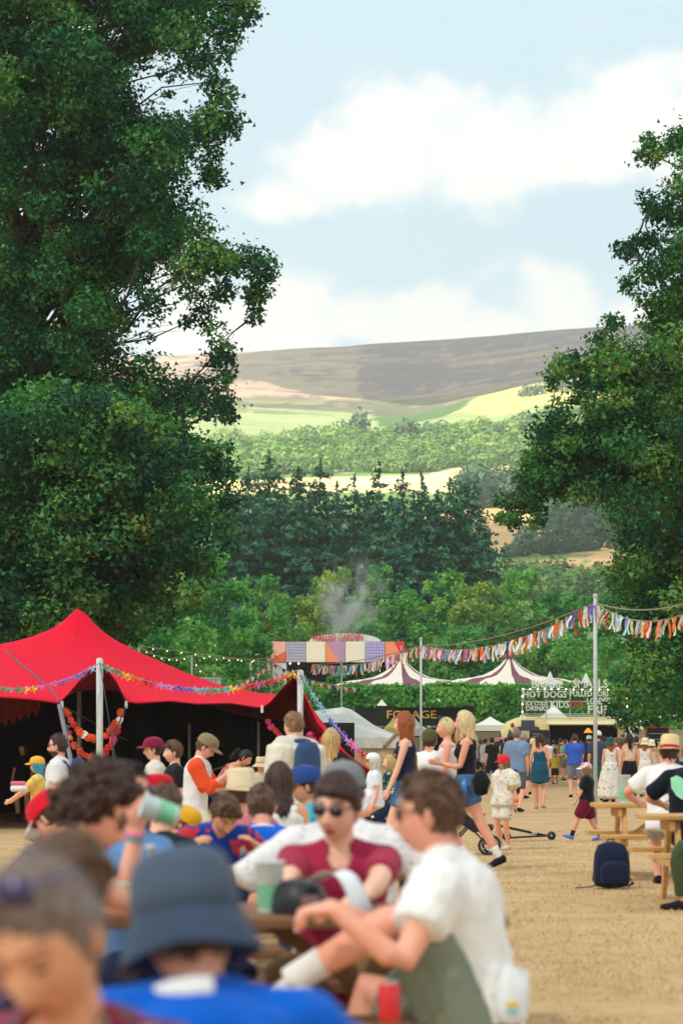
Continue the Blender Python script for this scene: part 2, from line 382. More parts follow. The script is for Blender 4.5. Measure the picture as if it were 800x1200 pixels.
def build_ground():
    xs = np.concatenate([np.linspace(-500, -30, 40)[:-1], np.linspace(-30, 30, 121), np.linspace(30, 500, 40)[1:]])
    ys = np.concatenate([np.linspace(-60, 8, 12)[:-1], np.linspace(8, 60, 120), np.linspace(60, 262, 60)[1:]])
    X, Y = np.meshgrid(xs, ys); P = np.stack([X.ravel(), Y.ravel(), np.zeros(X.size)], 1)
    P[:, 2] = -.26 * sm((-P[:, 0] - .3) / 4.5) * sm((P[:, 1] - 14) / 11) + vnoise(P, .8, 5, 3) * .012 * np.clip((P[:, 1] - 9) / 3, 0, 1)
    P[:, 2] -= np.clip((P[:, 1] - 225) / 20, 0, 1) * 3.4
    nr, nc = X.shape; idx = np.arange(nr * nc).reshape(nr, nc)
    Q = np.stack([idx[:-1, :-1], idx[:-1, 1:], idx[1:, 1:], idx[1:, :-1]], -1).reshape(-1, 4)
    m, t, b = mat_base('dry_grass'); L = t.links.new
    tc = N(t, 'ShaderNodeTexCoord')
    def noise(s, d, r=.6): 
        n = N(t, 'ShaderNodeTexNoise', i_Scale=s, i_Detail=d, i_Roughness=r); L(tc.outputs['Object'], n.inputs['Vector']); return n.outputs[0]
    a = noise(1.1, 6.0, .68); bn = noise(7.0, 6.0, .7); c = noise(60.0, 4.0, .7); d = noise(.16, 3.0)
    cr = N(t, 'ShaderNodeValToRGB'); e = cr.color_ramp.elements; e.new(.5)
    for k, (p, cc) in zip(e, [(.30, C(158, 126, 88)), (.48, C(192, 159, 114)), (.68, C(212, 182, 138))]): k.position = p; k.color = (*cc, 1)
    s1 = N(t, 'ShaderNodeMath', operation='MULTIPLY_ADD'); L(bn, s1.inputs[0]); s1.inputs[1].default_value = .42
    s0 = N(t, 'ShaderNodeMath', operation='MULTIPLY'); L(a, s0.inputs[0]); s0.inputs[1].default_value = .58; L(s0.outputs[0], s1.inputs[2]); L(s1.outputs[0], cr.inputs[0])
    mr = N(t, 'ShaderNodeMapRange'); L(c, mr.inputs[0]); mr.inputs[1].default_value = .3; mr.inputs[2].default_value = .7; mr.inputs[3].default_value = .86; mr.inputs[4].default_value = 1.1
    mx = N(t, 'ShaderNodeMix', data_type='RGBA', blend_type='MULTIPLY'); mx.inputs[0].default_value = 1; L(cr.outputs[0], mx.inputs[6]); L(mr.outputs[0], mx.inputs[7])
    bare = N(t, 'ShaderNodeMapRange'); L(d, bare.inputs[0]); bare.inputs[1].default_value = .58; bare.inputs[2].default_value = .72; bare.inputs[4].default_value = .4
    m2 = N(t, 'ShaderNodeMix', data_type='RGBA'); L(bare.outputs[0], m2.inputs[0]); L(mx.outputs[2], m2.inputs[6]); m2.inputs[7].default_value = (*C(168, 142, 104), 1)
    L(m2.outputs[2], b.inputs['Base Color']); b.inputs['Roughness'].default_value = .95; b.inputs['Specular IOR Level'].default_value = .12
    bp = N(t, 'ShaderNodeBump', i_Strength=.15, i_Distance=.02); L(bn, bp.inputs['Height']); L(bp.outputs[0], b.inputs['Normal'])
    tag(link('ground', fastmesh('ground', P, Q, m, None, True)), 'trampled dry straw coloured meadow grass', None, kind='structure')
    # dead blades and bits of straw standing in the trampled turf
    n = 75000; y = 8.5 + 30 * rng.random(n) ** 1.6; x = (rng.random(n) - .5) * (y * .34 + 1.0)
    h = rng.uniform(.006, .024, n); az = rng.uniform(0, 6.28, n); tl = rng.uniform(.3, 1.4, n); wd = rng.uniform(.0018, .0045, n) * (1 + y / 30)
    z0 = np.array(-.26 * sm((-x - .3) / 4.5) * sm((y - 14) / 11))
    B = np.stack([x, y, z0], 1); D = np.stack([np.cos(az) * np.sin(tl), np.sin(az) * np.sin(tl), np.cos(tl)], 1) * h[:, None] * (1 + tl[:, None])
    S = np.stack([-np.sin(az), np.cos(az), 0 * az], 1) * wd[:, None]
    V = np.stack([B - S, B + S, B + D], 1).reshape(-1, 3); Q = np.arange(3 * n).reshape(-1, 3)
    gm = leafmat('straw', [(0, C(178, 147, 106)), (.5, C(204, 173, 128)), (1, C(228, 204, 160))], .2, 2.0, .02)
    tag(link('grass', fastmesh('grass', V, Q, gm, {'tone': np.repeat(rng.random(n), 3)})), 'short dead straw blades of trampled grass', 'grass', kind='stuff')
build_ground()

def cloud(name, label, cx, cy, cz, rx, ry, rz, seed, thin=0.0):
    """a cumulus heap: a flat-footed ellipsoid of billows"""
    nu, nv = 72, 40; a = np.linspace(0, 2 * math.pi, nu, endpoint=False); t = np.linspace(-math.pi / 2, math.pi / 2, nv)
    A, T = np.meshgrid(a, t); d = np.stack([np.cos(T) * np.cos(A), np.cos(T) * np.sin(A), np.sin(T)], -1).reshape(-1, 3)
    n = vnoise(d, 2.2, seed, 4); k = 1 + .16 * n + .10 * np.abs(vnoise(d, 5.0, seed + 1, 3))
    P = d * k[:, None] * [rx, ry, rz]; P[:, 2] = np.where(P[:, 2] < 0, P[:, 2] * .35, P[:, 2]); P += [cx, cy, cz]
    idx = np.arange(nu * nv).reshape(nv, nu); Q = np.stack([idx[:-1], np.roll(idx, -1, 1)[:-1], np.roll(idx, -1, 1)[1:], idx[1:]], -1).reshape(-1, 4)
    m = bpy.data.materials.get('cloud_white_%d' % (thin * 100))
    if not m:
        m = bpy.data.materials.new('cloud_white_%d' % (thin * 100)); m.use_nodes = True; tt = m.node_tree; tt.nodes.clear()
        df = N(tt, 'ShaderNodeBsdfDiffuse'); df.inputs[0].default_value = (.95, .95, .95, 1); tr = N(tt, 'ShaderNodeBsdfTranslucent'); tr.inputs[0].default_value = (.97, .97, .97, 1)
        mx = N(tt, 'ShaderNodeMixShader', i_Fac=.6); tt.links.new(df.outputs[0], mx.inputs[1]); tt.links.new(tr.outputs[0], mx.inputs[2])
        o = N(tt, 'ShaderNodeOutputMaterial'); tp = N(tt, 'ShaderNodeBsdfTransparent'); m2 = N(tt, 'ShaderNodeMixShader', i_Fac=thin); tt.links.new(mx.outputs[0], m2.inputs[1]); tt.links.new(tp.outputs[0], m2.inputs[2]); tt.links.new(m2.outputs[0], o.inputs[0])
    tag(link(name, fastmesh(name, P, Q, m, None, True)), label, 'cloud', kind='structure')
def up(p, z):
    t = (z - p[2]) / SUN.z; return (p[0] + SUN.x * t, p[1] + SUN.y * t)
# the cumulus that shades the showground, and the one whose shadow lies on the moor
c = up((40, 330, 0), 1150); cloud('cloud', 'broad white cumulus standing high behind the meadow', c[0], c[1], 1150, 420, 640, 150, 4, .46)
c = up((wx(715, 2480), 2480, float(elev(715, 2480)[0])), 1150); cloud('cloud', 'wide white cumulus over the heather moor', c[0], c[1], 1150, 370, 560, 140, 9)
# ================================================================ TREES
def leaf_quads(P, Nrm, l, wdt, r):
    """one folded leaf (two quads-worth rhombus) per point: returns V (4n,3)"""
    n = len(P); a = r.normal(size=(n, 3)); T = a - Nrm * (a * Nrm).sum(1, keepdims=True); T /= np.maximum(np.linalg.norm(T, axis=1, keepdims=True), 1e-6)
    B = np.cross(Nrm, T); l = np.broadcast_to(l, (n,))[:, None]; wdt = np.broadcast_to(wdt, (n,))[:, None]
    k = r.choice([-1.0, 1.0], (n, 1)); return np.stack([P - T * l * .6 + Nrm * wdt * .1 * k, P + T * l * .35 + B * wdt * .72, P + T * l * .5 - B * wdt * .62 + Nrm * wdt * .16 * k], 1).reshape(-1, 3)
def clump_leaves(Cs, Rs, dens, leaf, r, flat=.75, shell=.35, ltone=(.08, .9)):
    """leaves spread through clumps; Cs centres, Rs radii, dens leaves per m2 of clump surface"""
    out_p, out_n, out_t = [], [], []
    for c, R_ in zip(Cs, Rs):
        n = max(36 if leaf < .2 else 12, int(dens * R_ * R_)); d = r.normal(size=(n, 3)); d /= np.linalg.norm(d, axis=1, keepdims=True)
        rad = R_ * (shell + (1 - shell) * r.random(n) ** .55)
        rad *= 1 + .28 * vnoise(d, 2.4, int(r.integers(1e6)), 2)
        rad *= 1 + .45 * np.abs(r.normal(size=n)) * (r.random(n) < .22)
        p = d * rad[:, None]; p[:, 2] *= flat; p += c
        nn = d * .6 + np.array([0, -.15, .5]) + r.normal(size=(n, 3)) * .6; nn /= np.linalg.norm(nn, axis=1, keepdims=True)
        out_p.append(p); out_n.append(nn); base = r.uniform(*ltone)
        out_t.append(np.clip(base + r.normal(size=n) * .16, 0, 1))
    P = np.concatenate(out_p); Nn = np.concatenate(out_n); T = np.concatenate(out_t); n = len(P)
    l = leaf * r.uniform(.65, 1.3, n)
    return leaf_quads(P, Nn, l, l * r.uniform(.5, .8, n), r), np.repeat(T, 3)
def crown_mesh(name, V, T, m, parent):
    return link(name, fastmesh(name, V, np.arange(len(V)).reshape(-1, 3), m, {'tone': T}), parent)
def limb_pts(a, b, r, sag=.12, n=6):
    a = np.array(a, float); b = np.array(b, float); t = np.linspace(0, 1, n)[:, None]; L = np.linalg.norm(b - a)
    p = a * (1 - t) + b * t; p[:, 2] += (np.sin(t[:, 0] * math.pi) * sag * L * r.uniform(.2, 1)); j = r.normal(size=(n, 3)) * .035 * L; j[0] = j[-1] = 0
    return p + j
OAK = leafmat('oak_leaf', [(0, C(12, 54, 42)), (.35, C(28, 90, 54)), (.65, C(64, 130, 62)), (.90, C(118, 152, 66)), (.985, C(158, 150, 64)), (1, C(196, 122, 52))], .2, .35)
OAK2 = leafmat('oak_leaf_right', [(0, C(14, 60, 42)), (.35, C(34, 98, 54)), (.65, C(74, 138, 62)), (.88, C(130, 160, 68)), (.97, C(182, 156, 62)), (1, C(212, 136, 52))], .24, .35)

def big_tree(label, base, height, tr, Cs, Rs, dens, leaf, lm, r, nm=0, lean=(0, 0)):
    root = empty('oak_tree', base, 0, label, 'tree')
    b = np.array(base)
    t = MB(); n = 12; hs = np.linspace(0, height, n); ax = np.stack([lean[0] * (hs / height) ** 1.4 + .25 * np.sin(hs * .5), lean[1] * (hs / height) + .2 * np.cos(hs * .4) - .2, hs], 1)
    rr = tr * (1 - .88 * hs / height); rr[0] *= 1.5; rr[1] *= 1.08
    t.loft(ax, rr, rr, (1, 0, 0), 14); t.build('trunk', BARK, root, True)
    lm_ = MB(); xC, xR = [], []
    main = [np.array(q) - b for q, q2 in zip(Cs[:nm], Rs[:nm])] if nm else None
    for ci, (c, R_) in enumerate(zip(Cs, Rs)):
        cl = np.array(c) - b
        h0 = np.clip(cl[2] - r.uniform(.25, .6) * math.hypot(cl[0], cl[1]) - .5, height * .16, height * .96)
        a = np.array([np.interp(h0, hs, ax[:, 0]), np.interp(h0, hs, ax[:, 1]), h0]); L = np.linalg.norm(cl - a)
        if main is not None and ci >= nm: a = min(main, key=lambda q: np.linalg.norm(q - cl) + .15 * np.linalg.norm(q - np.array([0, 0, height * .4]))); main.append(cl); L = np.linalg.norm(cl - a)
        if L < .3: continue
        r0 = np.clip(tr * .06 + .009 * L, .02, .14) * (1 - .5 * h0 / height); p = limb_pts(a, cl, r)
        lm_.tube(p, np.linspace(r0, r0 * .22, len(p)), 5)
        for kk in (3, 4):
            if L > 2.5: xC.append(p[kk] + b + r.normal(size=3) * .3); xR.append(R_ * r.uniform(.5, .8))
        for _ in range(3):
            d = r.normal(size=3); d /= np.linalg.norm(d); k = r.integers(3, 6)
            q = limb_pts(p[k], cl + d * R_ * .9, r, .05, 4); lm_.tube(q, np.linspace(r0 * .3, r0 * .08, 4), 3)
    lm_.build('limbs', BARK, root, True)
    V, T = clump_leaves([np.array(c) - b for c in list(Cs) + xC], list(Rs) + xR, dens, leaf, r); crown_mesh('crown', V, T, lm, root)
    return root
def poly_clumps(poly, n, Y0, dY, rpx, r, holes=(), sep=.62, xr=None):
    P = []; xs = [p[0] for p in poly]; ys = [p[1] for p in poly]; tries = 0
    while len(P) < n and tries < 40000:
        tries += 1; x = r.uniform(min(xs), max(xs)); y = r.uniform(min(ys), max(ys)); q = rpx * r.uniform(.6, 1.15)
        pts = np.array([(x + q * .82 * math.cos(a), y + q * .62 * math.sin(a)) for a in np.linspace(0, 6.28, 9)[:-1]])
        if not inpoly(pts[:, 0], pts[:, 1], poly).all(): 
            if q > rpx * .8 or not inpoly(np.array([x]), np.array([y]), poly)[0]: continue
            q *= .6
            pts = np.array([(x + q * .9 * math.cos(a), y + q * .7 * math.sin(a)) for a in np.linspace(0, 6.28, 9)[:-1]])
            if not inpoly(pts[:, 0], pts[:, 1], poly).all(): continue
        if any((x - h[0]) ** 2 + (y - h[1]) ** 2 < (h[2] + q * .8) ** 2 for h in holes): continue
        Yd = Y0 + r.uniform(-dY, dY)
        if any(abs(x - a) + abs(y - b_) < sep * (q + c) * .75 and abs(Yd - d) < dY * .22 for (a, b_, c, d) in P): continue
        P.append((x, y, q, Yd))
    Cs = [(wx(x, Yd), Yd, wz(y, Yd)) for x, y, q, Yd in P]; Rs = [q * Yd / F for x, y, q, Yd in P]
    return Cs, Rs
def pxc(lst, Y0, r, dY=2.0):
    Cs, Rs = [], []
    for x, y, q in lst:
        Yd = Y0 + r.uniform(-dY, dY); Cs.append((wx(x, Yd), Yd, wz(y, Yd))); Rs.append(1.45 * q * Yd / F)
        for _ in range(2): Cs.append((wx(x + r.normal() * q * .6 - .3 * q * np.sign(450 - x), Yd), Yd + r.normal() * .5, wz(y + r.normal() * q * .7, Yd))); Rs.append(q * Yd / F * r.uniform(1.0, 1.5))
    return Cs, Rs
def oaks():
    r = np.random.default_rng(31)
    # the tall oak on the left
    poly = [(-75,-90),(120,-110),(300,-90),(300,0),(284,36),(268,48),(262,100),(276,142),(262,178),(248,214),(252,258),(262,290),(250,330),(235,380),(262,420),(268,470),(248,520),(200,560),(-75,560)]
    holes = [(188,92,22),(204,112,16),(102,228,14),(172,372,14),(45,360,12),(150,398,10),(130,20,10),(20,15,14),(205,420,12),(232,205,10),(60,165,8),(118,236,10),(185,350,10)]
    Cs, Rs = poly_clumps(poly, 370, 82, 6.0, 34, r, holes)
    a, b = pxc([(280,14,18),(262,34,16),(290,2,13),(252,66,15),(262,112,15),(270,140,13),(252,150,14),(245,190,14),(250,212,10),(285,300,17),(303,318,15),(302,345,13),(298,366,9),(308,300,9),(268,310,15),(262,345,12),(245,300,15),(240,355,14),(258,405,13),(266,440,10),(262,470,12),(272,488,7)], 79, r)
    big_tree('tall dark oak filling the left of the view above the red tent', (wx(20, 84), 84, -.26), 29, .7, Cs + a, Rs + b, 500, .148, OAK, r, len(Cs))
    # the lower oak in front of it, whose skirt hangs over the tent
    poly = [(-75,470),(60,440),(190,470),(255,520),(276,560),(272,600),(262,640),(235,690),(190,730),(150,752),(90,760),(-75,770)]
    Cs, Rs = poly_clumps(poly, 235, 72, 4.5, 36, r)
    a, b = pxc([(262,560,14),(270,585,12),(258,620,14),(246,660,14),(228,695,15),(190,722,16),(245,535,13)], 70, r)
    big_tree('low spreading dark oak directly behind the red tent peak', (wx(60, 74), 74, -.26), 10.5, .45, Cs + a, Rs + b, 500, .148, OAK, r, len(Cs))
    # the right hand oak with its long branch reaching out to the left
    poly = [(822,110),(800,200),(790,250),(772,300),(768,345),(745,372),(712,390),(668,428),(664,468),(650,500),(652,535),(676,565),(700,590),(716,640),(708,700),(722,760),(728,800),(735,836),(760,850),(890,850),(890,40),(835,40)]
    holes = [(690,478,10),(742,400,8),(660,600,18),(672,610,20),(785,320,12),(790,240,10)]
    Cs, Rs = poly_clumps(poly, 330, 86, 7, 32, r, holes)
    tips = [(752,183,10),(765,178,12),(785,170,12),(800,160,12),(728,292,9),(742,285,10),(760,280,12),(757,240,9),(775,236,12),(735,330,9),(760,325,12),(716,382,9),(700,396,11),(655,425,11),(668,420,11),(645,440,9),(640,496,12),(655,490,13),(622,536,11),(636,528,13),(612,556,11),(598,585,10),(590,606,8),(606,596,10),(600,612,8),(622,580,12),(640,560,14),(660,520,15),(690,560,14),(655,575,10),(625,612,7),
            (716,826,7),(722,812,8),(728,838,8),(740,842,9),(755,838,12),
            (680,440,16),(696,450,16),(684,466,12),(700,478,15),(712,500,18),(682,508,16),(668,540,16),(694,538,18),(712,548,20),(648,575,13),(664,566,13),(686,576,15),(626,596,9),(638,540,14),(652,548,14),(628,566,12),(700,420,16),(716,436,18),(730,410,18),(672,520,14),
            (796,215,15),(802,250,17),(784,262,13),(798,300,17),(776,312,13),(800,345,18),(782,356,15),(766,360,13),(804,190,14)]
    a, b = pxc(tips, 82, r, 1.5)
    big_tree('leafy oak at the right whose long branch reaches across the valley view', (wx(905, 88), 88, 0), 27, .8, Cs + a, Rs + b, 500, .148, OAK2, r, len(Cs))
oaks()

def bush_tree(name, label, px, top, wpx, Y, cols, r, cat='tree', leaf=.42, dens=26, zb=None, group=None):
    zb = -.3 if zb is None else zb; H = wz(top, Y) - zb; W = wpx * Y / F / 2; X = wx(px, Y)
    root = empty(name, (X, Y, zb), 0, label, cat, group)
    t = MB(); t.loft([(0, 0, 0), (.1, 0, H * .2), (-.1, .1, H * .38), (0, 0, H * .55)], [W * .05, W * .04, W * .03, .03], [W * .05, W * .04, W * .03, .03], (1, 0, 0), 8)
    Cs, Rs = [], []
    n = 84
    for k in range(n):
        h = r.random() ** .95; a = r.uniform(0, 6.28); env = W * 1.1 * (1.0 - .72 * h ** 2.6) * (.85 + .25 * math.sin(min(h * 4, 1.57)))
        q = env * r.uniform(.45, 1.0); R_ = W * r.uniform(.2, .36) * (1 - .45 * h)
        Cs.append((q * math.cos(a), q * math.sin(a), max(R_ * .6, h * (H - R_ * .7)))); Rs.append(R_)
    for k in range(34):
        a = r.uniform(0, 6.28); q = W * r.uniform(.5, 1.15); R_ = W * r.uniform(.22, .36); Cs.append((q * math.cos(a), q * math.sin(a), max(R_ * .6, H * r.uniform(.04, .4)))); Rs.append(R_)
    for c in Cs[:84:6]: t.tube(limb_pts((0, 0, max(.3, c[2] * .6)), c, r, .05, 4), [W * .02, W * .015, W * .01, .02], 4)
    t.build('trunk', BARK, root, True)
    V, T = clump_leaves(Cs, Rs, dens * 9, leaf, r, .85, .5, (.15, .95)); crown_mesh('crown', V, T, cols, root)
    return root
LIGHT = leafmat('bush_leaf', [(0, C(54, 122, 62)), (.4, C(90, 160, 74)), (.75, C(130, 184, 86)), (1, C(178, 200, 106))], .35, .12)
MIDL = leafmat('mid_leaf', [(0, C(44, 112, 62)), (.4, C(72, 146, 72)), (.75, C(106, 168, 80)), (1, C(136, 168, 84))], .35, .12)
OLIVE = leafmat('olive_leaf', [(0, C(76, 124, 60)), (.4, C(114, 156, 72)), (.75, C(156, 180, 84)), (1, C(180, 180, 100))], .35, .12)
def midtrees():
    r = np.random.default_rng(5)
    L = [(175,700,150,112,MIDL,'mid green tree just behind the right slope of the red tent'),
         (250,640,130,128,MIDL,'tall mid green tree beside the hanging oak skirt'),
         (226,725,90,120,LIGHT,'low pale green bush behind the string light poles'),
         (305,672,110,205,LIGHT,'bushy light green tree left of the stage roof'),
         (345,695,110,212,OLIVE,'olive tinted bushy tree above the left stage panels'),
         (392,668,110,220,OLIVE,'yellowish olive tree behind the drifting smoke'),
         (438,664,100,225,MIDL,'green tree right of the drifting smoke'),
         (470,690,110,210,LIGHT,'light green tree above the left big top peak'),
         (520,668,120,220,LIGHT,'tall light green tree between the two big top peaks'),
         (566,672,110,214,OLIVE,'yellow green tree left of the right big top peak'),
         (612,668,110,222,LIGHT,'pale green tree rising behind the right big top peak'),
         (655,690,110,212,MIDL,'mid green tree under the strip bunting'),
         (700,696,110,218,MIDL,'mid green tree just behind the tall steel bunting pole'),
         (420,725,130,204,MIDL,'low green bush directly behind the stage arch'),
         (540,735,150,203,MIDL,'low green thicket between the big top peaks'),
         (640,740,140,203,LIGHT,'low green thicket right of the big top'),
         (760,705,140,160,MIDL,'shaded green tree behind the right oak crown'),
         (290,735,120,200,MIDL,'low green bush left of the stage speaker tower')]
    for px, top, wp, Y, m, lab in L:
        bush_tree('broadleaf_tree', lab, px, top, wp, Y, m, r, leaf=.34 if Y > 180 else .25, dens=24 if Y > 180 else 44)
midtrees()

CON = leafmat('conifer_needle', [(0, C(22, 74, 60)), (.4, C(38, 104, 78)), (.75, C(64, 132, 88)), (1, C(104, 156, 98))], .15, .15, .03)
def conifer(label, px, top, Y, r, m=CON, wk=1.0, tiers=42):
    X = wx(px, Y); zb = float(elev(px, Y)[0]) - 1; H = wz(top, Y) - zb
    root = empty('conifer_tree', (X, Y, zb), r.uniform(0, 6), label, 'conifer', 'dark conifers standing in a row behind the showground')
    t = MB(); t.loft([(0, 0, 0), (.05, 0, H * .5), (0, 0, H)], [.38, .22, .03], [.38, .22, .03], (1, 0, 0), 8); t.build('trunk', BARK, root, True)
    P, Nn, Tn, Ln = [], [], [], []
    for i in range(tiers):
        f = i / (tiers - 1); h = H * (.06 + .94 * f ** .92); Lb = wk * H * .155 * (1 - f) ** .62 * r.uniform(.75, 1.15) + .12
        for k in range(int(12 - 5 * f)):
            a = r.uniform(0, 6.28); l = Lb * r.uniform(.7, 1.15); ns = max(5, int(l * 11)); hj = h + r.normal() * H * .018; tone = r.uniform(.1, .85)
            s = np.clip(np.linspace(.12, 1, ns) + r.normal(size=ns) * .03, .02, 1.1); droop = -.16 * l * s ** 1.5 + .10 * l * np.clip(s - .7, 0, 1)
            side = r.normal(size=ns) * .26 * l * (1.1 - s)
            x = l * s * math.cos(a) - side * math.sin(a); y = l * s * math.sin(a) + side * math.cos(a)
            P.append(np.stack([x, y, hj + droop - np.abs(side) * .35 + r.normal(size=ns) * .12], 1))
            nn = np.stack([np.cos(a) * .5 + r.normal(size=ns) * .5, np.sin(a) * .5 + r.normal(size=ns) * .5, np.full(ns, .6)], 1); Nn.append(nn / np.linalg.norm(nn, axis=1, keepdims=True))
            Tn.append(np.clip(tone + r.normal(size=ns) * .14, 0, 1)); Ln.append(np.full(ns, .46) * r.uniform(.7, 1.5, ns) * (1 - .45 * f))
    P = np.concatenate(P); Nn = np.concatenate(Nn); Tn = np.concatenate(Tn); Ln = np.concatenate(Ln)
    V = leaf_quads(P, Nn, Ln * 1.5, Ln * .75, r); crown_mesh('crown', V, np.repeat(Tn, 3), m, root)
def conifers():
    r = np.random.default_rng(12)
    nm = ['second', 'third', 'fourth', 'fifth', 'sixth', 'seventh', 'eighth', 'ninth', 'tenth', 'eleventh', 'twelfth']
    tops = [(266,566),(291,556),(316,533),(349,552),(375,545),(415,566),(444,556),(472,562),(494,566),(512,578),(527,564),(549,566)]
    for k, (px, top) in enumerate(tops):
        lab = 'leftmost tall dark conifer of the front row, at the oak edge' if k == 0 else ('rightmost dark conifer of the front row, beside the stubble fields' if k == 11 else 'dark conifer, %s from the left in the front row' % nm[k - 1])
        conifer(lab, px, top, 268 + r.uniform(-6, 6), r, wk=1.4 if k < 11 else 1.8)
    back = [(280,580),(303,572),(333,575),(362,574),(395,572),(430,578),(458,580),(484,580),(536,588),(562,600),(505,596)]
    for k, (px, top) in enumerate(sorted(back)):
        conifer('shorter dark conifer, %s from the left in the rear row' % (['first'] + nm)[k], px, top, 286 + r.uniform(-5, 5), r, wk=1.4)
conifers()

# ---------------------------------------------------------------- far trees
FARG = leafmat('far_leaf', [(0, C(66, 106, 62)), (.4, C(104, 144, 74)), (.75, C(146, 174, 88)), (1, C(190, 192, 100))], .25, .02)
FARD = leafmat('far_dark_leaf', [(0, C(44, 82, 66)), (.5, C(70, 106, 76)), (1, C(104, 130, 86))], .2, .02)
def blob_tree(c, R_, H, r, n=170, lf=None):
    d = r.normal(size=(n, 3)); d /= np.linalg.norm(d, axis=1, keepdims=True)
    k = r.uniform(.7, 1.0, n) * (1 + .3 * vnoise(d, 2.2, int(r.integers(1e6)), 2))
    p = d * k[:, None] * [R_, R_, H * .5]; p[:, 2] += H * .5; p = p + c; d = d + r.normal(size=(n, 3)) * .35 + [0, 0, .3]; d /= np.linalg.norm(d, axis=1, keepdims=True)
    lf = lf or R_ * .30; l = lf * r.uniform(.7, 1.4, n); return leaf_quads(p, d, l, l * .75, r), np.repeat(np.clip(r.uniform(.05, .9) + r.normal(size=n) * .13, 0, 1), 3)
def wood_(name, label, spots, m, r, n=150):
    V, T = zip(*[blob_tree(np.array([wx(px, Y), Y, float(elev(px, Y)[0]) - .5]), R_, H, r, n) for px, Y, R_, H in spots])
    V = np.concatenate(V); T = np.concatenate(T); o = link(name, fastmesh(name, V, np.arange(len(V)).reshape(-1, 3), m, {'tone': T})); tag(o, label, 'woodland', kind='stuff')
def farwoods():
    r = np.random.default_rng(17)
    def scatter(poly, n, Y0, Y1, rr, cond=None):
        out = []; k = 0
        while len(out) < n and k < 60000:
            k += 1; px = r.uniform(min(p[0] for p in poly), max(p[0] for p in poly)); Y = r.uniform(Y0, Y1); py = float(elev(px, Y)[1])
            if inpoly(np.array([px]), np.array([py]), poly)[0]:
                R_ = r.uniform(*rr); out.append((px, Y, R_, R_ * r.uniform(1.3, 1.9)))
        return out
    spur = [(405,548),(425,522),(470,514),(520,512),(570,504),(610,497),(660,494),(790,494),(790,546),(640,550),(520,552),(480,556)]
    wood_('woodland', 'mixed green wood covering the sunlit spur of the hill', scatter(spur, 620, 1150, 1600, (3.2, 6.5)), FARG, r)
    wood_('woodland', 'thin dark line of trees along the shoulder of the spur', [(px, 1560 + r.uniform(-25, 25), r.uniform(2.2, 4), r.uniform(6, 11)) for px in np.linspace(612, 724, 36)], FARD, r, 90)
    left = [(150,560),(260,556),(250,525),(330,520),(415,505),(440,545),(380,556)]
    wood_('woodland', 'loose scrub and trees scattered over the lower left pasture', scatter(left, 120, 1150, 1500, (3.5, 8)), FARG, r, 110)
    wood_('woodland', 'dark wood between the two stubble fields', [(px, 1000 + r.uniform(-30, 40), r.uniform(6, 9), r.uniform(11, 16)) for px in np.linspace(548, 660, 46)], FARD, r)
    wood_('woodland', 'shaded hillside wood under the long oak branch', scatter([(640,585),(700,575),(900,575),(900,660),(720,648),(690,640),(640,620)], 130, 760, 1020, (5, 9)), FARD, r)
    wood_('woodland', 'tangle of trees below the lowest stubble field', [(px, 640 + r.uniform(-20, 20), r.uniform(3.5, 6), r.uniform(6, 10)) for px in np.linspace(585, 780, 44)], FARG, r)
    wood_('woodland', 'green scrub along the foot of the upper stubble field', [(px, 1148 + r.uniform(-8, 14), r.uniform(3, 6), r.uniform(5, 9)) for px in np.concatenate([np.linspace(230, 520, 40), np.linspace(440, 525, 24)])], FARG, r, 110)
    hedge = [(596,760,3.0,'leftmost small'),(612,765,4.2,'second'),(627,770,6.6,'largest round'),(646,775,4.6,'middle'),(660,780,4.8,'fifth'),(672,784,4.0,'sixth'),(684,788,4.4,'seventh'),(694,790,3.6,'rightmost')]
    for px, Y, R_, w_ in hedge:
        b = (wx(px, Y), Y, float(elev(px, Y)[0]) - .5); V, T = blob_tree(np.zeros(3), R_, R_ * 1.7, r, 220)
        root = empty('hedgerow_tree', b, 0, '%s tree of the hedge between the two shaded fields' % w_, 'tree', 'hedgerow trees between the fields')
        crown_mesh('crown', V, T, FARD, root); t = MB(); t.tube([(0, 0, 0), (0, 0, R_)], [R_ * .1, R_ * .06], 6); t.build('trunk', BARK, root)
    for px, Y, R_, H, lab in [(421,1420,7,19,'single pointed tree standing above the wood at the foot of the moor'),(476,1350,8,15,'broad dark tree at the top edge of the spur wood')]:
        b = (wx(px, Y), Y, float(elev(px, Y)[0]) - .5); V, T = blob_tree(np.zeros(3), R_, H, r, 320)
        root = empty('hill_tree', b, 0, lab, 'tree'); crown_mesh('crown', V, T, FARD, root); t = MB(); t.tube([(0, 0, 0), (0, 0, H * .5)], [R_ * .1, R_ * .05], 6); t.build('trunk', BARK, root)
farwoods()
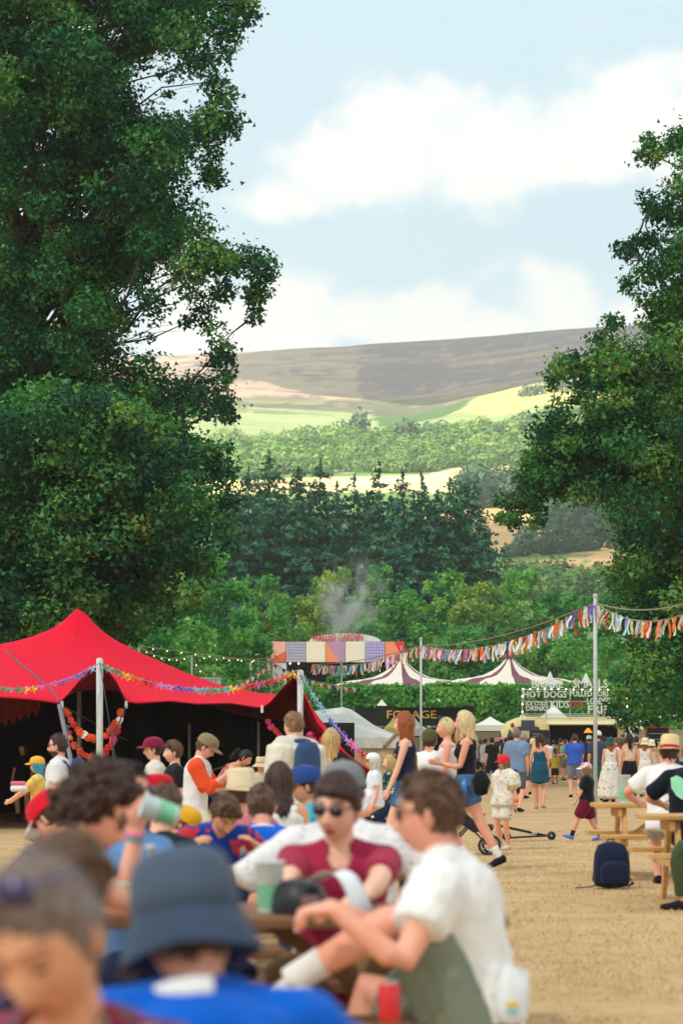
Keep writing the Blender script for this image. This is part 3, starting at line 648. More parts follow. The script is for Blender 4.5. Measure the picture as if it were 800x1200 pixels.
# ================================================================ TENTS, STAGE, STALLS
RED = mat('red_stretch_cloth', C(222, 8, 46), .8, .05, 1.5, .12, 9, spec=.15)
MAROON = mat('maroon_shaded_side', C(112, 16, 28), .85, .08, 1.5, .12, 9, spec=.1)  # inner face of the red cloth, darkened to paint in the tent's shade
SHADE_SHEET = mat('black_shade_sheet', (.010, .007, .008), .95, .3, 2)
WHITEC = mat('white_canvas', C(226, 224, 214), .8, .05, .6, .15, 4)
TAN = mat('tan_canvas', C(206, 178, 132), .85, .08, 1.2, .2, 5)
CREAM = mat('cream_canvas', C(226, 216, 198), .8, .06, .8, .1, 4)
PURPLE = mat('plum_canvas', C(120, 66, 86), .8, .08, .8)
ROPE = mat('rope', C(150, 140, 116), .9, .15, 20)
def rand_col(name, rgb): return mat(name, C(*rgb), .75, .08, 8)
FLAGC = {k: rand_col('flag_' + k, v) for k, v in dict(red=(214,46,46), orange=(238,112,42), yellow=(244,206,52), green=(60,170,110), teal=(96,196,188), sky=(140,204,224),
         blue=(44,120,200), violet=(124,98,190), lilac=(190,140,206), pink=(232,96,160), white=(236,234,226), cream=(232,214,160), navy=(52,62,120), grey=(176,180,190), black=(30,28,30)).items()}

def sheet(mb, P, thick=.02, mi=0, mi2=None):
    """a cloth of a (m,n,3) grid with real thickness"""
    m, n, _ = P.shape; du = np.gradient(P, axis=0); dv = np.gradient(P, axis=1); nn = np.cross(du, dv); nn /= np.maximum(np.linalg.norm(nn, axis=2, keepdims=True), 1e-9)
    A = P.reshape(-1, 3); B = (P - nn * thick).reshape(-1, 3); idx = np.arange(m * n).reshape(m, n); F_ = []
    for i in range(m - 1):
        for j in range(n - 1):
            a, b, c, d = idx[i, j], idx[i, j + 1], idx[i + 1, j + 1], idx[i + 1, j]; F_ += [(a, b, c, d)[::-1], tuple(k + m * n for k in (a, b, c, d))]
    ring = list(idx[0, :]) + list(idx[1:, -1]) + list(idx[-1, -2::-1]) + list(idx[-2:0:-1, 0])
    for k in range(len(ring)):
        a, b = ring[k], ring[(k + 1) % len(ring)]; F_.append((a, b, b + m * n, a + m * n))
    k0 = len(mb.m); mb.add(np.concatenate([A, B]), F_, mi)
    if mi2 is not None:
        for k in range((m - 1) * (n - 1)): mb.m[k0 + 2 * k + 1] = mi2

TX, TY = wx(93, 56), 56.0
_fe_px = np.array([-420,-300,-180,-90,0,40,70,82,96,108,117,126,136,147,160,200,230,270,300,308,318,332,346]); _fe_py = np.array([824,815,824,815,817,820,824,812,795,784,780.5,785,799,822,824,821.5,825,824,829,829,822,805,791.5])
_rb_x = np.array([-12,-6,-2,-1,0,.9,1.7,2.5,3.3,4.1,5.5]); _rb_z = np.array([3.3,3.5,3.64,3.74,3.76,3.56,3.32,3.02,2.76,2.60,2.5])
def canopy_z(X, Y):
    px = 400 + X * F / 46; zf = wz(np.interp(px, _fe_px, _fe_py), 46.0); Rb = np.interp(X - TX, _rb_x, _rb_z)
    t = np.clip((Y - 46) / 10, 0, 1); back = np.clip((Y - 56) / 10, 0, 1)
    r = np.sqrt((X - TX) ** 2 + ((Y - TY) * .8) ** 2 + .05 ** 2); cone = .72 * np.exp(-r / .5) + .22 * np.exp(-r / 1.6) - .02
    z = zf + (Rb - zf) * (t ** .85) - .12 * np.sin(t * math.pi) + cone - back ** 1.3 * 1.6
    # the pulled-up scallops soften away from the edge
    zs = wz(np.interp(px, [-420, 0, 150, 300, 346], [820, 820, 822, 826, 806]), 46.0); k = np.exp(-(Y - 46) / .9)
    return z + (zs - zf) * (1 - k) * (1 - t ** .85)
def red_tent():
    root = empty('stretch_tent', (TX, TY, -.26), 0, 'large red stretch tent with one pointed peak and a dark interior', 'tent'); off = np.array([TX, TY, -.26])
    xs = np.concatenate([np.linspace(wx(-420, 46), wx(60, 46), 40)[:-1], np.linspace(wx(60, 46), wx(160, 46), 34)[:-1], np.linspace(wx(160, 46), wx(346, 46), 46)])
    ys = np.concatenate([np.linspace(46, 48, 9)[:-1], np.linspace(48, 54.4, 14)[:-1], np.linspace(54.4, 57.6, 26)[:-1], np.linspace(57.6, 66, 9)])
    X, Y = np.meshgrid(xs, ys); X2 = X + (Y - 46) * .0; P = np.stack([X2, Y, canopy_z(X, Y)], -1) - off
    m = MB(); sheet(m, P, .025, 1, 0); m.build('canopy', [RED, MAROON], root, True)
    # the right wing: its inner side faces the camera
    T = np.array([wx(346, 46), 46, wz(791.5, 46)]); n = 16; a = np.linspace(0, 1, n)
    ka = [0, .2, .42, .62, .8, 1]; epx = np.interp(a, ka, [346, 358, 374, 401, 434, 484]); epy = np.interp(a, ka, [791.5, 813, 848, 879, 902, 924]); eY = 46 - 1.5 * a; e1 = np.stack([wx(epx, eY), eY, wz(epy, eY)], 1)
    last = canopy_z(np.full(n, xs[-1]), np.linspace(46, 56, n)); tp = np.stack([np.full(n, xs[-1]), np.linspace(46, 56, n), last], 1)
    b1 = np.stack([xs[-1] + 2.0 * a, 56 + 0 * a, np.maximum(last[-1] - 2.6 * a, -.2)], 1)
    G = np.zeros((n, n, 3))
    for i in range(n):
        for j in range(n):
            u, v = i / (n - 1), j / (n - 1)   # u down the edge, v into the tent
            s = (1 - v) * e1[i] + v * b1[i] + (1 - u) * tp[j] + u * ((1 - v) * e1[-1] + v * b1[-1]) - ((1 - u) * (1 - v) * e1[0] + u * (1 - v) * e1[-1] + (1 - u) * v * b1[0] + u * v * b1[-1])
            G[i, j] = s + np.array([-.35, 0, -.1]) * math.sin(u * math.pi) * math.sin(v * math.pi)
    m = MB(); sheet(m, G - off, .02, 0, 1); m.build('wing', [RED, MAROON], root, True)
    # near-black sheets added at back and far left so the inside stays dark
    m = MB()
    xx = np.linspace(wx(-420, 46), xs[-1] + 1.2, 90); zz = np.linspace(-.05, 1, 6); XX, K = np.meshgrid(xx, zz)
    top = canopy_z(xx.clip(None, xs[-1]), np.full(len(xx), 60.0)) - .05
    P = np.stack([XX, 60 + .10 * np.sin(XX * 9), -.26 + K * (top[None] + .26)], -1) - off; sheet(m, P, .02); m.build('back_shade_sheet', SHADE_SHEET, root, True)
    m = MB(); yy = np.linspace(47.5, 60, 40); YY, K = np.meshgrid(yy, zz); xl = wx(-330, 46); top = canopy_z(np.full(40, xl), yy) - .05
    P = np.stack([xl + .1 * np.sin(YY * 9), YY, -.26 + K * (top[None] + .26)], -1) - off; sheet(m, P, .02); m.build('side_shade_sheet', SHADE_SHEET, root, True)
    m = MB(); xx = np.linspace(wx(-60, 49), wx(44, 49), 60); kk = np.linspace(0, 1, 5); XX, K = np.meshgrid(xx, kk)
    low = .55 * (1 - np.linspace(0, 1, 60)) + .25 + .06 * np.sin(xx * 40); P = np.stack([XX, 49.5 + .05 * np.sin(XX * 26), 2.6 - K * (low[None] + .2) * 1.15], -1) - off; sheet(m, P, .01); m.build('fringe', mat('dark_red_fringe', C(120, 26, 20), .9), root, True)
    # seam rope over the canopy and the leaning strut that carries on from it
    q = np.linspace(0, 1, 24); pxs = 6 + 64 * q; Ys = 54.5 - 8.45 * q; Xs = wx(pxs, Ys); p = np.stack([Xs, Ys, canopy_z(Xs, Ys) + .03], 1); m = MB(); m.tube(p - off, .022, 6); m.build('seam_rope', mat('grey_webbing', C(104, 92, 98), .8), root, True)
    sm_ = mat('red_seam', C(176, 4, 34), .8)
    for px in (-60, 30, 150, 205, 260, 312):
        q = np.linspace(.02, .98, 22); Xs = wx(px, 46) * (1 - q) + (TX + (wx(px, 46) - TX) * .55) * q; Ys = 46 + 9.6 * q; m = MB(); m.tube(np.stack([Xs, Ys, canopy_z(Xs, Ys) + .004], 1) - off, .014, 4); m.build('seam', sm_, root, True)
    q = np.linspace(wx(-300, 46), wx(340, 46), 60); m = MB(); m.tube(np.stack([q, 0 * q + 48.2, canopy_z(q, 0 * q + 48.2) + .004], 1) - off, .012, 4); m.build('seam', sm_, root, True)
    m = MB(); m.tube(np.array([(wx(70, 45.95), 45.95, wz(826, 45.95)), (wx(101, 44.6), 44.6, -.26)]) - off, .045, 8); m.build('strut', mat('grey_strut', C(128, 124, 134), .6), root, True)
    for px, Y, py, rad, mt in [(117, 45.75, 772, .064, POLE), (352, 45.7, 786, .060, POLE), (93, 50.5, 798, .05, STEEL), (222, 52, 848, .03, STEEL), (303, 50, 846, .03, STEEL)]:
        m = MB(); m.tube(np.array([(wx(px, Y), Y, gz(wx(px, Y), Y)), (wx(px, Y), Y, wz(py, Y))]) - off, rad, 10); m.build('pole', mt, root, True)
    for px, py in ((73, 825), (148, 825), (307, 830)):
        m = MB(); m.box(np.array([wx(px, 45.95), 45.95, wz(py + 1, 45.95)]) - off, (.05, .04, .14)); m.build('tie_plate', POLE, root)
    m = MB()
    for (a, b) in [((117, 776, 45.7), (138, 905, 44.2)), ((148, 828, 45.9), (131, 868, 45.8)), ((131, 868, 45.8), (134, 900, 44.6)), ((75, 828, 45.9), (150, 868, 47))]:
        m.tube(np.array([(wx(a[0], a[2]), a[2], wz(a[1], a[2])), (wx(b[0], b[2]), b[2], wz(b[1], b[2]))]) - off, .012, 4)
    m.build('guy_rope', mat('dark_rope', (.05, .05, .05), .9), root)
red_tent()

def bunting_line(a, b, sag, n):
    a = np.array(a, float); b = np.array(b, float); t = np.linspace(0, 1, n)[:, None]; p = a * (1 - t) + b * t; p[:, 2] -= sag * 4 * (t * (1 - t))[:, 0]; return p
def P3(px, py, Y): return (wx(px, Y), Y, wz(py, Y))
def flag_star(s, rs):
    """a cut-cloth bow: two tails and two ears, tied at the waist"""
    o = np.array([(0,.06),(.38,.42),(.5,.05),(.16,-.06),(.42,-.62),(.02,-.2),(-.4,-.58),(-.14,-.04),(-.5,.12),(-.3,.46)]) * s * rs.uniform(.85, 1.15, (10, 2))
    y = rs.normal(size=10) * .10 * s; V = np.stack([o[:, 0], y, o[:, 1]], 1); c = np.array([[0, .02 * s, -.02 * s]]); V = np.concatenate([V, c, V + [0, .012, 0], c + [0, .012, 0]])
    Fc = [(10, k, (k + 1) % 10) for k in range(10)] + [(21, 11 + (k + 1) % 10, 11 + k) for k in range(10)] + [(k, 11 + k, 11 + (k + 1) % 10, (k + 1) % 10) for k in range(10)]
    return V, Fc
def rainbow_bunting():
    rs = np.random.default_rng(3)
    seq = ['teal','sky','green','green','teal','green','yellow','yellow','pink','pink','lilac','violet','violet','blue','blue','sky']
    seq2 = ['green','teal','green','green','yellow','yellow','orange','orange','red','red','pink','lilac','lilac','lilac','violet','violet','blue','blue','sky','teal','teal','green','teal','green','teal','yellow','yellow','orange','red','red','pink','pink','red','red','orange','orange','yellow','yellow']
    seq3 = ['green','green','green','teal','teal','teal','sky','sky','blue','blue','violet','violet','violet','lilac','pink','pink','pink','red','red','orange','orange','yellow']
    root = empty('bunting', P3(117, 777, 45.6), 0, 'rainbow bunting of cloth bows strung along the front of the red tent', 'bunting'); off = np.array(P3(117, 777, 45.6))
    protos = []
    for k in range(6):
        V, Fc = flag_star(.135, rs); m = MB(); m.add(V, Fc); protos.append(m.mesh('flag', None or FLAGC['white']))
    cord = MB()
    for a, b, sag, sq in [(P3(-30, 800, 44.5), P3(117, 777, 45.6), .26, seq), (P3(117, 777, 45.6), P3(350, 785, 45.6), .42, seq2), (P3(350, 785, 45.6), P3(447, 897, 43.5), .25, seq3)]:
        p = bunting_line(a, b, sag, 24) - off; cord.tube(p, .010, 4)
        q = bunting_line(a, b, sag, len(sq) + 2)[1:-1] - off
        for k, c in enumerate(sq):
            o = link('flag', protos[rs.integers(6)], root, q[k] + [0, -.02, -.03]); o.rotation_euler = (rs.normal() * .2, rs.normal() * .35, rs.normal() * .5)
            o.material_slots[0].link = 'OBJECT'; o.material_slots[0].material = FLAGC[c]; o.scale = [rs.uniform(.85, 1.2)] * 3
    cord.build('cord', FLAGC['lilac'], root)
rainbow_bunting()
def strip_bunting():
    rs = np.random.default_rng(8); off = np.array(P3(697, 708, 42))
    root = empty('rag_bunting', off, 0, 'long bunting of multicoloured rag strips sagging between the steel poles', 'bunting')
    protos = []
    for k in range(8):
        n = 5; z = np.linspace(0, -.29, n) * rs.uniform(.7, 1.2); w_ = rs.uniform(.016, .028); x = np.cumsum(rs.normal(size=n) * .012); y = np.cumsum(rs.normal(size=n) * .016); tw = np.cumsum(rs.normal(size=n) * .25)
        P = np.zeros((n, 2, 3)); 
        for s_ in (0, 1):
            P[:, s_, 0] = x + (s_ * 2 - 1) * w_ * np.cos(tw); P[:, s_, 1] = y + (s_ * 2 - 1) * w_ * np.sin(tw); P[:, s_, 2] = z
        m = MB(); sheet(m, P, .004); protos.append(m.mesh('strip', FLAGC['white']))
    cord = MB(); pal = ['white','red','orange','sky','grey','cream','violet','white','navy','white','lilac','grey','white','orange','cream','sky','red','white']
    for a, b, sag, n in [(P3(697, 707, 42), P3(850, 688, 38), .42, 62), (P3(697, 707, 42), P3(493, 757, 62), .38, 150), (P3(493, 757, 62), P3(366, 779, 82), .22, 92)]:
        p = bunting_line(a, b, sag, 30) - off; cord.tube(p, .012, 4); cord.tube(bunting_line(a, b, sag * .55, 30) - off + [0, .02, .01], .012, 4)
        q = bunting_line(a, b, sag, n) - off
        for k in range(n):
            o = link('strip', protos[rs.integers(8)], root, q[k] + rs.normal(size=3) * [.03, .03, .01]); o.rotation_euler = (rs.normal() * .15, .10 + rs.normal() * .16, rs.uniform(-1, 1))
            o.material_slots[0].link = 'OBJECT'; o.material_slots[0].material = FLAGC[pal[int(rs.integers(len(pal)))]]
    cord.build('cord', ROPE, root)
    for px, top, Y, lab, rad in [(697, 700, 42, 'tall grey steel pole carrying the rag bunting at the right', .034), (493, 750, 62, 'thinner steel pole carrying the rag bunting behind the redhead', .03), (400, 775, 84, 'short thin pole carrying small bunting before the stage', .03)]:
        b = (wx(px, Y), Y, 0); m = MB(); H = wz(top, Y); r0 = empty('bunting_pole', b, 0, lab, 'pole'); m.tube([(0, 0, 0), (0, 0, H)], rad, 8); m.build('shaft', STEEL, r0, True)
        m = MB(); m.tube([(0, 0, H), (0, 0, H + .05), (0, 0, H + .07)], [rad * 1.3, rad * 1.3, .01], 8); m.build('cap', STEEL, r0)
    # little triangular pennants by the stage
    off = np.array(P3(318, 776, 95)); root = empty('pennant_string', off, 0, 'string of tiny pennants peaking left of the stage screen', 'bunting'); cord = MB()
    V = np.array([(-.09, 0, 0), (.09, 0, 0), (0, 0, -.2), (-.09, .012, 0), (.09, .012, 0), (0, .012, -.2)]); Fc = [(0, 2, 1), (3, 4, 5), (0, 1, 4, 3), (1, 2, 5, 4), (2, 0, 3, 5)]
    m = MB(); m.add(V, Fc); pm = m.mesh('pennant', FLAGC['white'])
    for a, b in [(P3(252, 808, 95), P3(318, 776, 95)), (P3(318, 776, 95), P3(420, 806, 95))]:
        cord.tube(bunting_line(a, b, .25, 14) - off, .015, 4); q = bunting_line(a, b, .25, 22) - off
        for k in range(22):
            o = link('pennant', pm, root, q[k]); o.material_slots[0].link = 'OBJECT'; o.material_slots[0].material = FLAGC[['white','red','white','navy','cream','orange'][k % 6]]; o.rotation_euler = (0, 0, rs.normal() * .4)
    cord.tube([(0, 0, -off[2]), (0, 0, .05)], .05, 6); cord.build('cord', ROPE, root)
strip_bunting()
def garlands():
    rs = np.random.default_rng(4)
    V = MB(); V.ball((0, 0, 0), 1, 9, 6); base = V.verts(); base = base * (1 + .16 * rs.normal(size=(len(base), 1)))
    m = MB(); m.add(base, V.f); pm = m.mesh('pompom', FLAGC['orange'])
    o_ = (236, 86, 40); PC = [rand_col('pom_orange', o_), rand_col('pom_rust', (206, 84, 48)), rand_col('pom_red', (220, 50, 44)), rand_col('pom_amber', (240, 170, 84)), rand_col('pom_white', (236, 230, 220)), rand_col('pom_blue', (60, 160, 210)), rand_col('pom_pink', (236, 70, 140))]
    G = [('upper loop of orange pompom garland hanging in the tent arch', [(77,832),(81,842),(88,852),(96,860),(104,864),(112,866),(122,863),(130,855),(136,846),(142,836)], 46.0, 17),
         ('lower loop of orange pompom garland hanging in the tent arch', [(78,852),(82,864),(88,874),(95,882),(103,887),(113,888),(122,882),(130,874),(134,864),(138,850)], 46.4, 17),
         ('short strand of red and pink pompoms at the right tent corner', [(314,845),(319,853),(325,860),(331,866)], 46.5, 5),
         ('strand of pink pompoms beside the blonde woman', [(362,862),(368,870),(374,872),(378,866)], 46.0, 5)]
    for gi, (lab, pts, Y, n) in enumerate(G):
        p = np.array([P3(a, b, Y) for a, b in pts]); t = np.linspace(0, len(p) - 1, n); q = np.stack([np.interp(t, np.arange(len(p)), p[:, k]) for k in range(3)], 1); off = q[0].copy()
        root = empty('pompom_garland', off, 0, lab, 'garland'); c = MB(); c.tube(p - off, .008, 4); c.build('cord', ROPE, root)
        for k in range(n):
            o = link('pompom', pm, root, q[k] - off + rs.normal(size=3) * .012); o.scale = [rs.uniform(.055, .085)] * 3; o.rotation_euler = rs.uniform(0, 6, 3)
            idx = int(rs.choice([0, 0, 1, 1, 2, 2, 3, 4, 5, 6])) if gi < 2 else int(rs.choice([0, 2, 6, 6])); o.material_slots[0].link = 'OBJECT'; o.material_slots[0].material = PC[idx]
garlands()

# ---------------------------------------------------------------- lettering
def text(body, h, loc, m, parent, name='lettering', width=None, depth=.02, align='LEFT', rx=90):
    cu = bpy.data.curves.new(name, 'FONT'); cu.body = body; cu.size = 1; cu.extrude = depth / 2 / h; cu.resolution_u = 2; cu.offset = .012
    o = bpy.data.objects.new('tmp', cu); COL.objects.link(o); bpy.context.view_layer.update()
    dg = bpy.context.evaluated_depsgraph_get(); me = bpy.data.meshes.new_from_object(o.evaluated_get(dg)); bpy.data.objects.remove(o)
    V = np.zeros(len(me.vertices) * 3, np.float32); me.vertices.foreach_get('co', V); V = V.reshape(-1, 3)
    lo, hi = V.min(0), V.max(0); k = h / (hi[1] - lo[1]); kx = (width / (hi[0] - lo[0])) if width else k
    x = (V[:, 0] - lo[0]) * kx; 
    if align == 'CENTER': x -= (hi[0] - lo[0]) * kx / 2
    W_ = np.stack([x, -V[:, 2] * h, (V[:, 1] - lo[1]) * k], 1); me.vertices.foreach_set('co', W_.astype(np.float32).ravel()); me.materials.clear(); me.materials.append(m); me.update()
    o = link(name, me, parent, loc); return o
LETW = mat('white_letters', C(236, 232, 226), .6, .05, emit=(1, .97, .9), estr=.0)
LETR = mat('red_letters', C(200, 56, 60), .6, .05)
GOLD = mat('gold_letters', C(222, 178, 92), .5, .08)
BULB = mat('lit_bulb', (1, .9, .7), .4, emit=(1, .78, .45), estr=1.0)

def stage():
    Y = 200.0; off = np.array(P3(393, 806, Y)); off[2] = -.3; root = empty('stage', off, 0, 'open air stage with a header of patterned colour panels and a dark mouth', 'stage')
    q = lambda px, py, dy=0: np.array(P3(px, py, Y)) + [0, dy, 0] - off
    a, b = q(312, 752), q(474, 776); 
    m = MB(); cx = (q(336, 752) + q(474, 752))[0] / 2; w_ = q(474, 0)[0] - q(336, 0)[0]
    zt = q(0, 776)[2]; m.box((cx, 6.5, zt / 2), (w_, .2, zt)); m.box((q(336, 0)[0] + .1, 3.2, zt / 2), (.2, 6.2, zt)); m.box((q(470, 0)[0], 3.2, zt / 2), (.2, 6.2, zt)); m.box((cx, 3.2, zt + .12), (w_, 6.4, .2)); m.box((cx, 3.2, .7), (w_, 6.6, 1.4)); m.build('housing', mat('stage_black', C(34, 34, 44), .85, .2, 1), root)
    # screen and speakers inside the mouth
    m = MB(); m.box((cx, 6.2, q(0, 790)[2]), (w_ * .7, .12, 2.6)); m.build('screen', mat('stage_screen', C(60, 58, 72), .5, .2, .6), root)
    text('GREEN MAN', .72, (q(372, 0)[0], 6.0, q(0, 801)[2]), mat('grey_letters', C(150, 142, 150), .6), root, width=q(425, 0)[0] - q(372, 0)[0])
    xs = np.linspace(q(312, 0)[0], q(474, 0)[0], 8); z0, z1 = q(0, 776)[2], q(0, 752)[2]; PAN = [((246,182,164),(240,100,74)),((158,158,178),(206,204,214)),((244,230,198),(248,236,210)),((190,146,184),(248,150,106)),((248,242,220),(242,236,212)),((160,148,206),(214,206,232)),((248,152,114),(226,64,56))]
    for k, (c1, c2) in enumerate(PAN):
        x0, x1 = xs[k] + .02, xs[k + 1] - .02; m = MB(); m.box(((x0 + x1) / 2, -.1, (z0 + z1) / 2), (x1 - x0, .22, z1 - z0)); pn = m.build('panel', rand_col('panel_%d' % k, c1), root)
        mm = rand_col('panel_print_%d' % k, c2); m = MB()
        if k in (0, 3, 6):
            tri = {0: [(x0, z0), (x1, z0), (x1, z1 * .55 + z0 * .45)], 3: [(x0, z0), (x0 + (x1 - x0) * .7, z0), (x0, z1)], 6: [(x0 + (x1 - x0) * .45, z1), (x1, z0), (x1, z1)]}[k]
            V = [(x, -.225, z) for x, z in tri] + [(x, -.21, z) for x, z in tri]; m.add(V, [(0, 1, 2), (5, 4, 3), (0, 3, 4, 1), (1, 4, 5, 2), (2, 5, 3, 0)])
        elif k in (1, 5):
            nx, nz = 7, 7; sx, sz = (x1 - x0) / nx, (z1 - z0) / nz
            for i in range(nx):
                for j in range(nz):
                    cxx, czz = x0 + (i + .5) * sx, z0 + (j + .5) * sz; V = [(cxx - sx * .36, -.225, czz), (cxx, -.225, czz - sz * .36), (cxx + sx * .36, -.225, czz), (cxx, -.225, czz + sz * .36)]; m.add(V + [(v[0], -.2, v[2]) for v in V], [(0, 1, 2, 3), (0, 4, 5, 1), (1, 5, 6, 2), (2, 6, 7, 3), (3, 7, 4, 0)])
        else:
            m.box(((x0 + x1) / 2, -.215, (z0 + z1) / 2), ((x1 - x0) * .86, .02, (z1 - z0) * .86))
        m.build('print', mm, pn)
    m = MB(); m.box(((q(312, 0)[0] + q(336, 0)[0]) / 2, -.05, z0 / 2 - .02), (q(336, 0)[0] - q(312, 0)[0] - .06, .2, z0 - .06)); m.build('side_panel', rand_col('panel_side', (216, 222, 216)), root)
    m = MB(); m.box(((q(462, 0)[0] + q(474, 0)[0]) / 2, -.05, z0 / 2 - .02), (q(474, 0)[0] - q(464, 0)[0] - .06, .2, z0 - .06)); m.build('side_panel', _mats['panel_side'], root)
    # shallow white arch with the name
    xa, xb = q(362, 0)[0], q(446, 0)[0]; t = np.linspace(0, math.pi, 20); ar = np.stack([(xa + xb) / 2 - np.cos(t) * (xb - xa) / 2, 0 * t, z1 + .02 + np.sin(t) * .68], 1)
    m = MB(); V = np.concatenate([ar + [0, .0, 0], ar + [0, 3.0, 0]]); m.add(V, [tuple(range(19, -1, -1)), tuple(range(20, 40))] + [(k, k + 1, k + 21, k + 20) for k in range(19)]); m.build('arch', WHITEC, root)
    text('WALLED GARDEN', .62, (q(365, 0)[0], -.15, z1 + .06), LETR, root, width=q(425, 0)[0] - q(365, 0)[0], depth=.08)
    for px in (340, 350): m = MB(); m.ball((q(px, 0)[0], -.35, z0 - .12), .09, 8, 5); m.build('lamp', BULB, root)
    # lattice speaker tower left of it
    b0 = np.array(P3(298, 800, 185)); b0[2] = -.3; r2 = empty('speaker_tower', b0, 0, 'grey lattice tower with a black speaker stack left of the stage', 'tower'); H = wz(754, 185) + .3; m = MB()
    for sx in (-.28, .28):
        for sy in (-.28, .28): m.bar((sx, sy, 0), (sx, sy, H), .07, .07)
    for k in range(14):
        z = H * k / 14; m.bar((-.28, -.28, z), (.28, -.28, z + H / 14), .05, .05); m.bar((-.28, .28, z), (.28, .28, z + H / 14), .05, .05)
    m.build('lattice', STEEL, r2)
    m = MB()
    for k in range(6): m.box((0, -.55, 1.6 + k * .55), (.8, .5, .52), bev=.03)
    m.build('speaker', BLACK, r2)
stage()
def big_top():
    Y = 170.0; off = np.array(P3(533, 805, Y)); off[2] = -.3; root = empty('big_top', off, 0, 'cream and plum striped big top with two pointed peaks behind the hedge', 'tent')
    pr = np.array([(.05,8.30),(.14,8.05),(.42,7.5),(.8,7.12),(1.3,6.78),(2.0,6.45),(2.8,6.28),(3.8,6.16),(4.7,5.92),(5.6,5.45)]); 
    for px, zz, k in ((470, -.05, 0), (597, .08, 1)):
        cx = wx(px, Y) - off[0]; m = MB(); seg = 96; a = np.arange(seg) * 2 * math.pi / seg; n = len(pr); scal = 1 + 0 * a
        V = np.zeros((n, seg, 3)); V[:, :, 0] = pr[:, :1] * np.cos(a) + cx; V[:, :, 1] = pr[:, :1] * np.sin(a) + k * .03; V[:, :, 2] = pr[:, 1:] + zz + .3 - .05 * (np.cos(a * 12)) * (pr[:, :1] / 5.6) ** 2
        Fc = []; Mi = []
        for i in range(n - 1):
            for j in range(seg): Fc.append((i * seg + (j + 1) % seg, i * seg + j, (i + 1) * seg + j, (i + 1) * seg + (j + 1) % seg)[::-1]); Mi.append(1 if (j % 12) < 4 else 0)
        m.add(V.reshape(-1, 3), Fc); m.m = Mi; m.build('roof', [CREAM, PURPLE], root, True)
        m = MB(); m.tube([(cx, 0, 8.25 + zz), (cx, 0, 9.0 + zz)], [.05, .03], 6); m.build('mast', STEEL, root)
        m = MB(); m.lathe([(.5, 8.02 + zz + .3 - .32), (.14, 8.1 + zz + .3), (.02, 8.7 + zz)], (cx, 0, 0), 12); m.build('peak_cap', PURPLE, root, True)
    m = MB()
    cxs = [wx(470, Y) - off[0], wx(597, Y) - off[0]]; pts = []
    for t in np.linspace(math.pi / 2, 3 * math.pi / 2, 24): pts.append((cxs[0] + 5.4 * math.cos(t), 5.4 * math.sin(t)))
    for t in np.linspace(-math.pi / 2, math.pi / 2, 24): pts.append((cxs[1] + 5.4 * math.cos(t), 5.4 * math.sin(t)))
    n = len(pts); V = [(x, y, 0) for x, y in pts] + [(x, y, 5.5) for x, y in pts]; m.add(V, [(k, (k + 1) % n, n + (k + 1) % n, n + k) for k in range(n)]); m.build('wall', CREAM, root)
big_top()
def hedge():
    r = np.random.default_rng(2); Y = 132.0; x0, x1 = wx(330, Y), wx(840, Y); zt = wz(806, Y); off = np.array([(x0 + x1) / 2, Y, 0])
    root = empty('hedge', off, 0, 'long clipped green hedge in front of the stage and big top', 'hedge')
    m = MB(); m.box((0, .9, zt / 2 - .1), (x1 - x0, 1.3, zt - .3)); m.build('dark_core', mat('hedge_dark', (.02, .035, .02), .95), root)  # solid dark box filling the hedge inside its leaves
    n = 42000; f = r.random(n); x = r.uniform(x0, x1, n) - off[0]; top = f < .3
    y = np.where(top, r.uniform(0, 1.8, n), r.normal(size=n) * .09); z = np.where(top, zt + r.normal(size=n) * .09, r.uniform(0.1, zt, n))
    p = np.stack([x, y, z], 1); bump = vnoise(p, 1.1, 6, 3); p[:, 1] += -.18 * bump * ~top; p[:, 2] += .14 * bump * top
    nn = np.where(top[:, None], [0, -.2, 1], [0, -1, .35]) + r.normal(size=(n, 3)) * .6; nn /= np.linalg.norm(nn, axis=1, keepdims=True); l = r.uniform(.14, .26, n)
    V = leaf_quads(p, nn, l, l * .7, r); crown_mesh('foliage', V, np.repeat(np.clip(.45 + .25 * bump + r.normal(size=n) * .18, 0, 1), 3), LIGHT, root)
hedge()

def pagoda(name, label, px, top, eave, half, Y, m, walls=True, wm=None, cat='tent', base=0, group=None):
    zt, ze = wz(top, Y), wz(eave, Y); h = half * Y / F; X = wx(px, Y); root = empty(name, (X, Y, base), 0, label, cat, group)
    n = 10; t = np.linspace(0, 1, n); prof = np.stack([.03 + (h - .03) * t, ze + (zt - ze) * (1 - t) ** 1.55], 1)
    mb = MB(); ring = [(1, -1), (1, 1), (-1, 1), (-1, -1)]; V = np.array([[(a * p[0], b * p[0], p[1] - base) for a, b in ring] for p in prof] + [[(a * h, b * h, ze - .28 - base) for a, b in ring]]).reshape(-1, 3)
    Fc = [(i * 4 + j, i * 4 + (j + 1) % 4, (i + 1) * 4 + (j + 1) % 4, (i + 1) * 4 + j)[::-1] for i in range(n) for j in range(4)]; mb.add(V, Fc); mb.build('roof', m, root)
    mb = MB()
    for a, b in ring: mb.tube([(a * h * .97, b * h * .97, 0), (a * h * .97, b * h * .97, ze - .1 - base)], .05, 6)
    mb.build('frame', POLE, root)
    if walls:
        mb = MB(); mb.box((0, h * .94, (ze - .3) / 2), (h * 1.86, .04, ze - .35)); mb.box((-h * .94, 0, (ze - .3) / 2), (.04, h * 1.8, ze - .35)); mb.box((h * .94, 0, (ze - .3) / 2), (.04, h * 1.8, ze - .35)); mb.build('wall', wm or m, root)
    return root
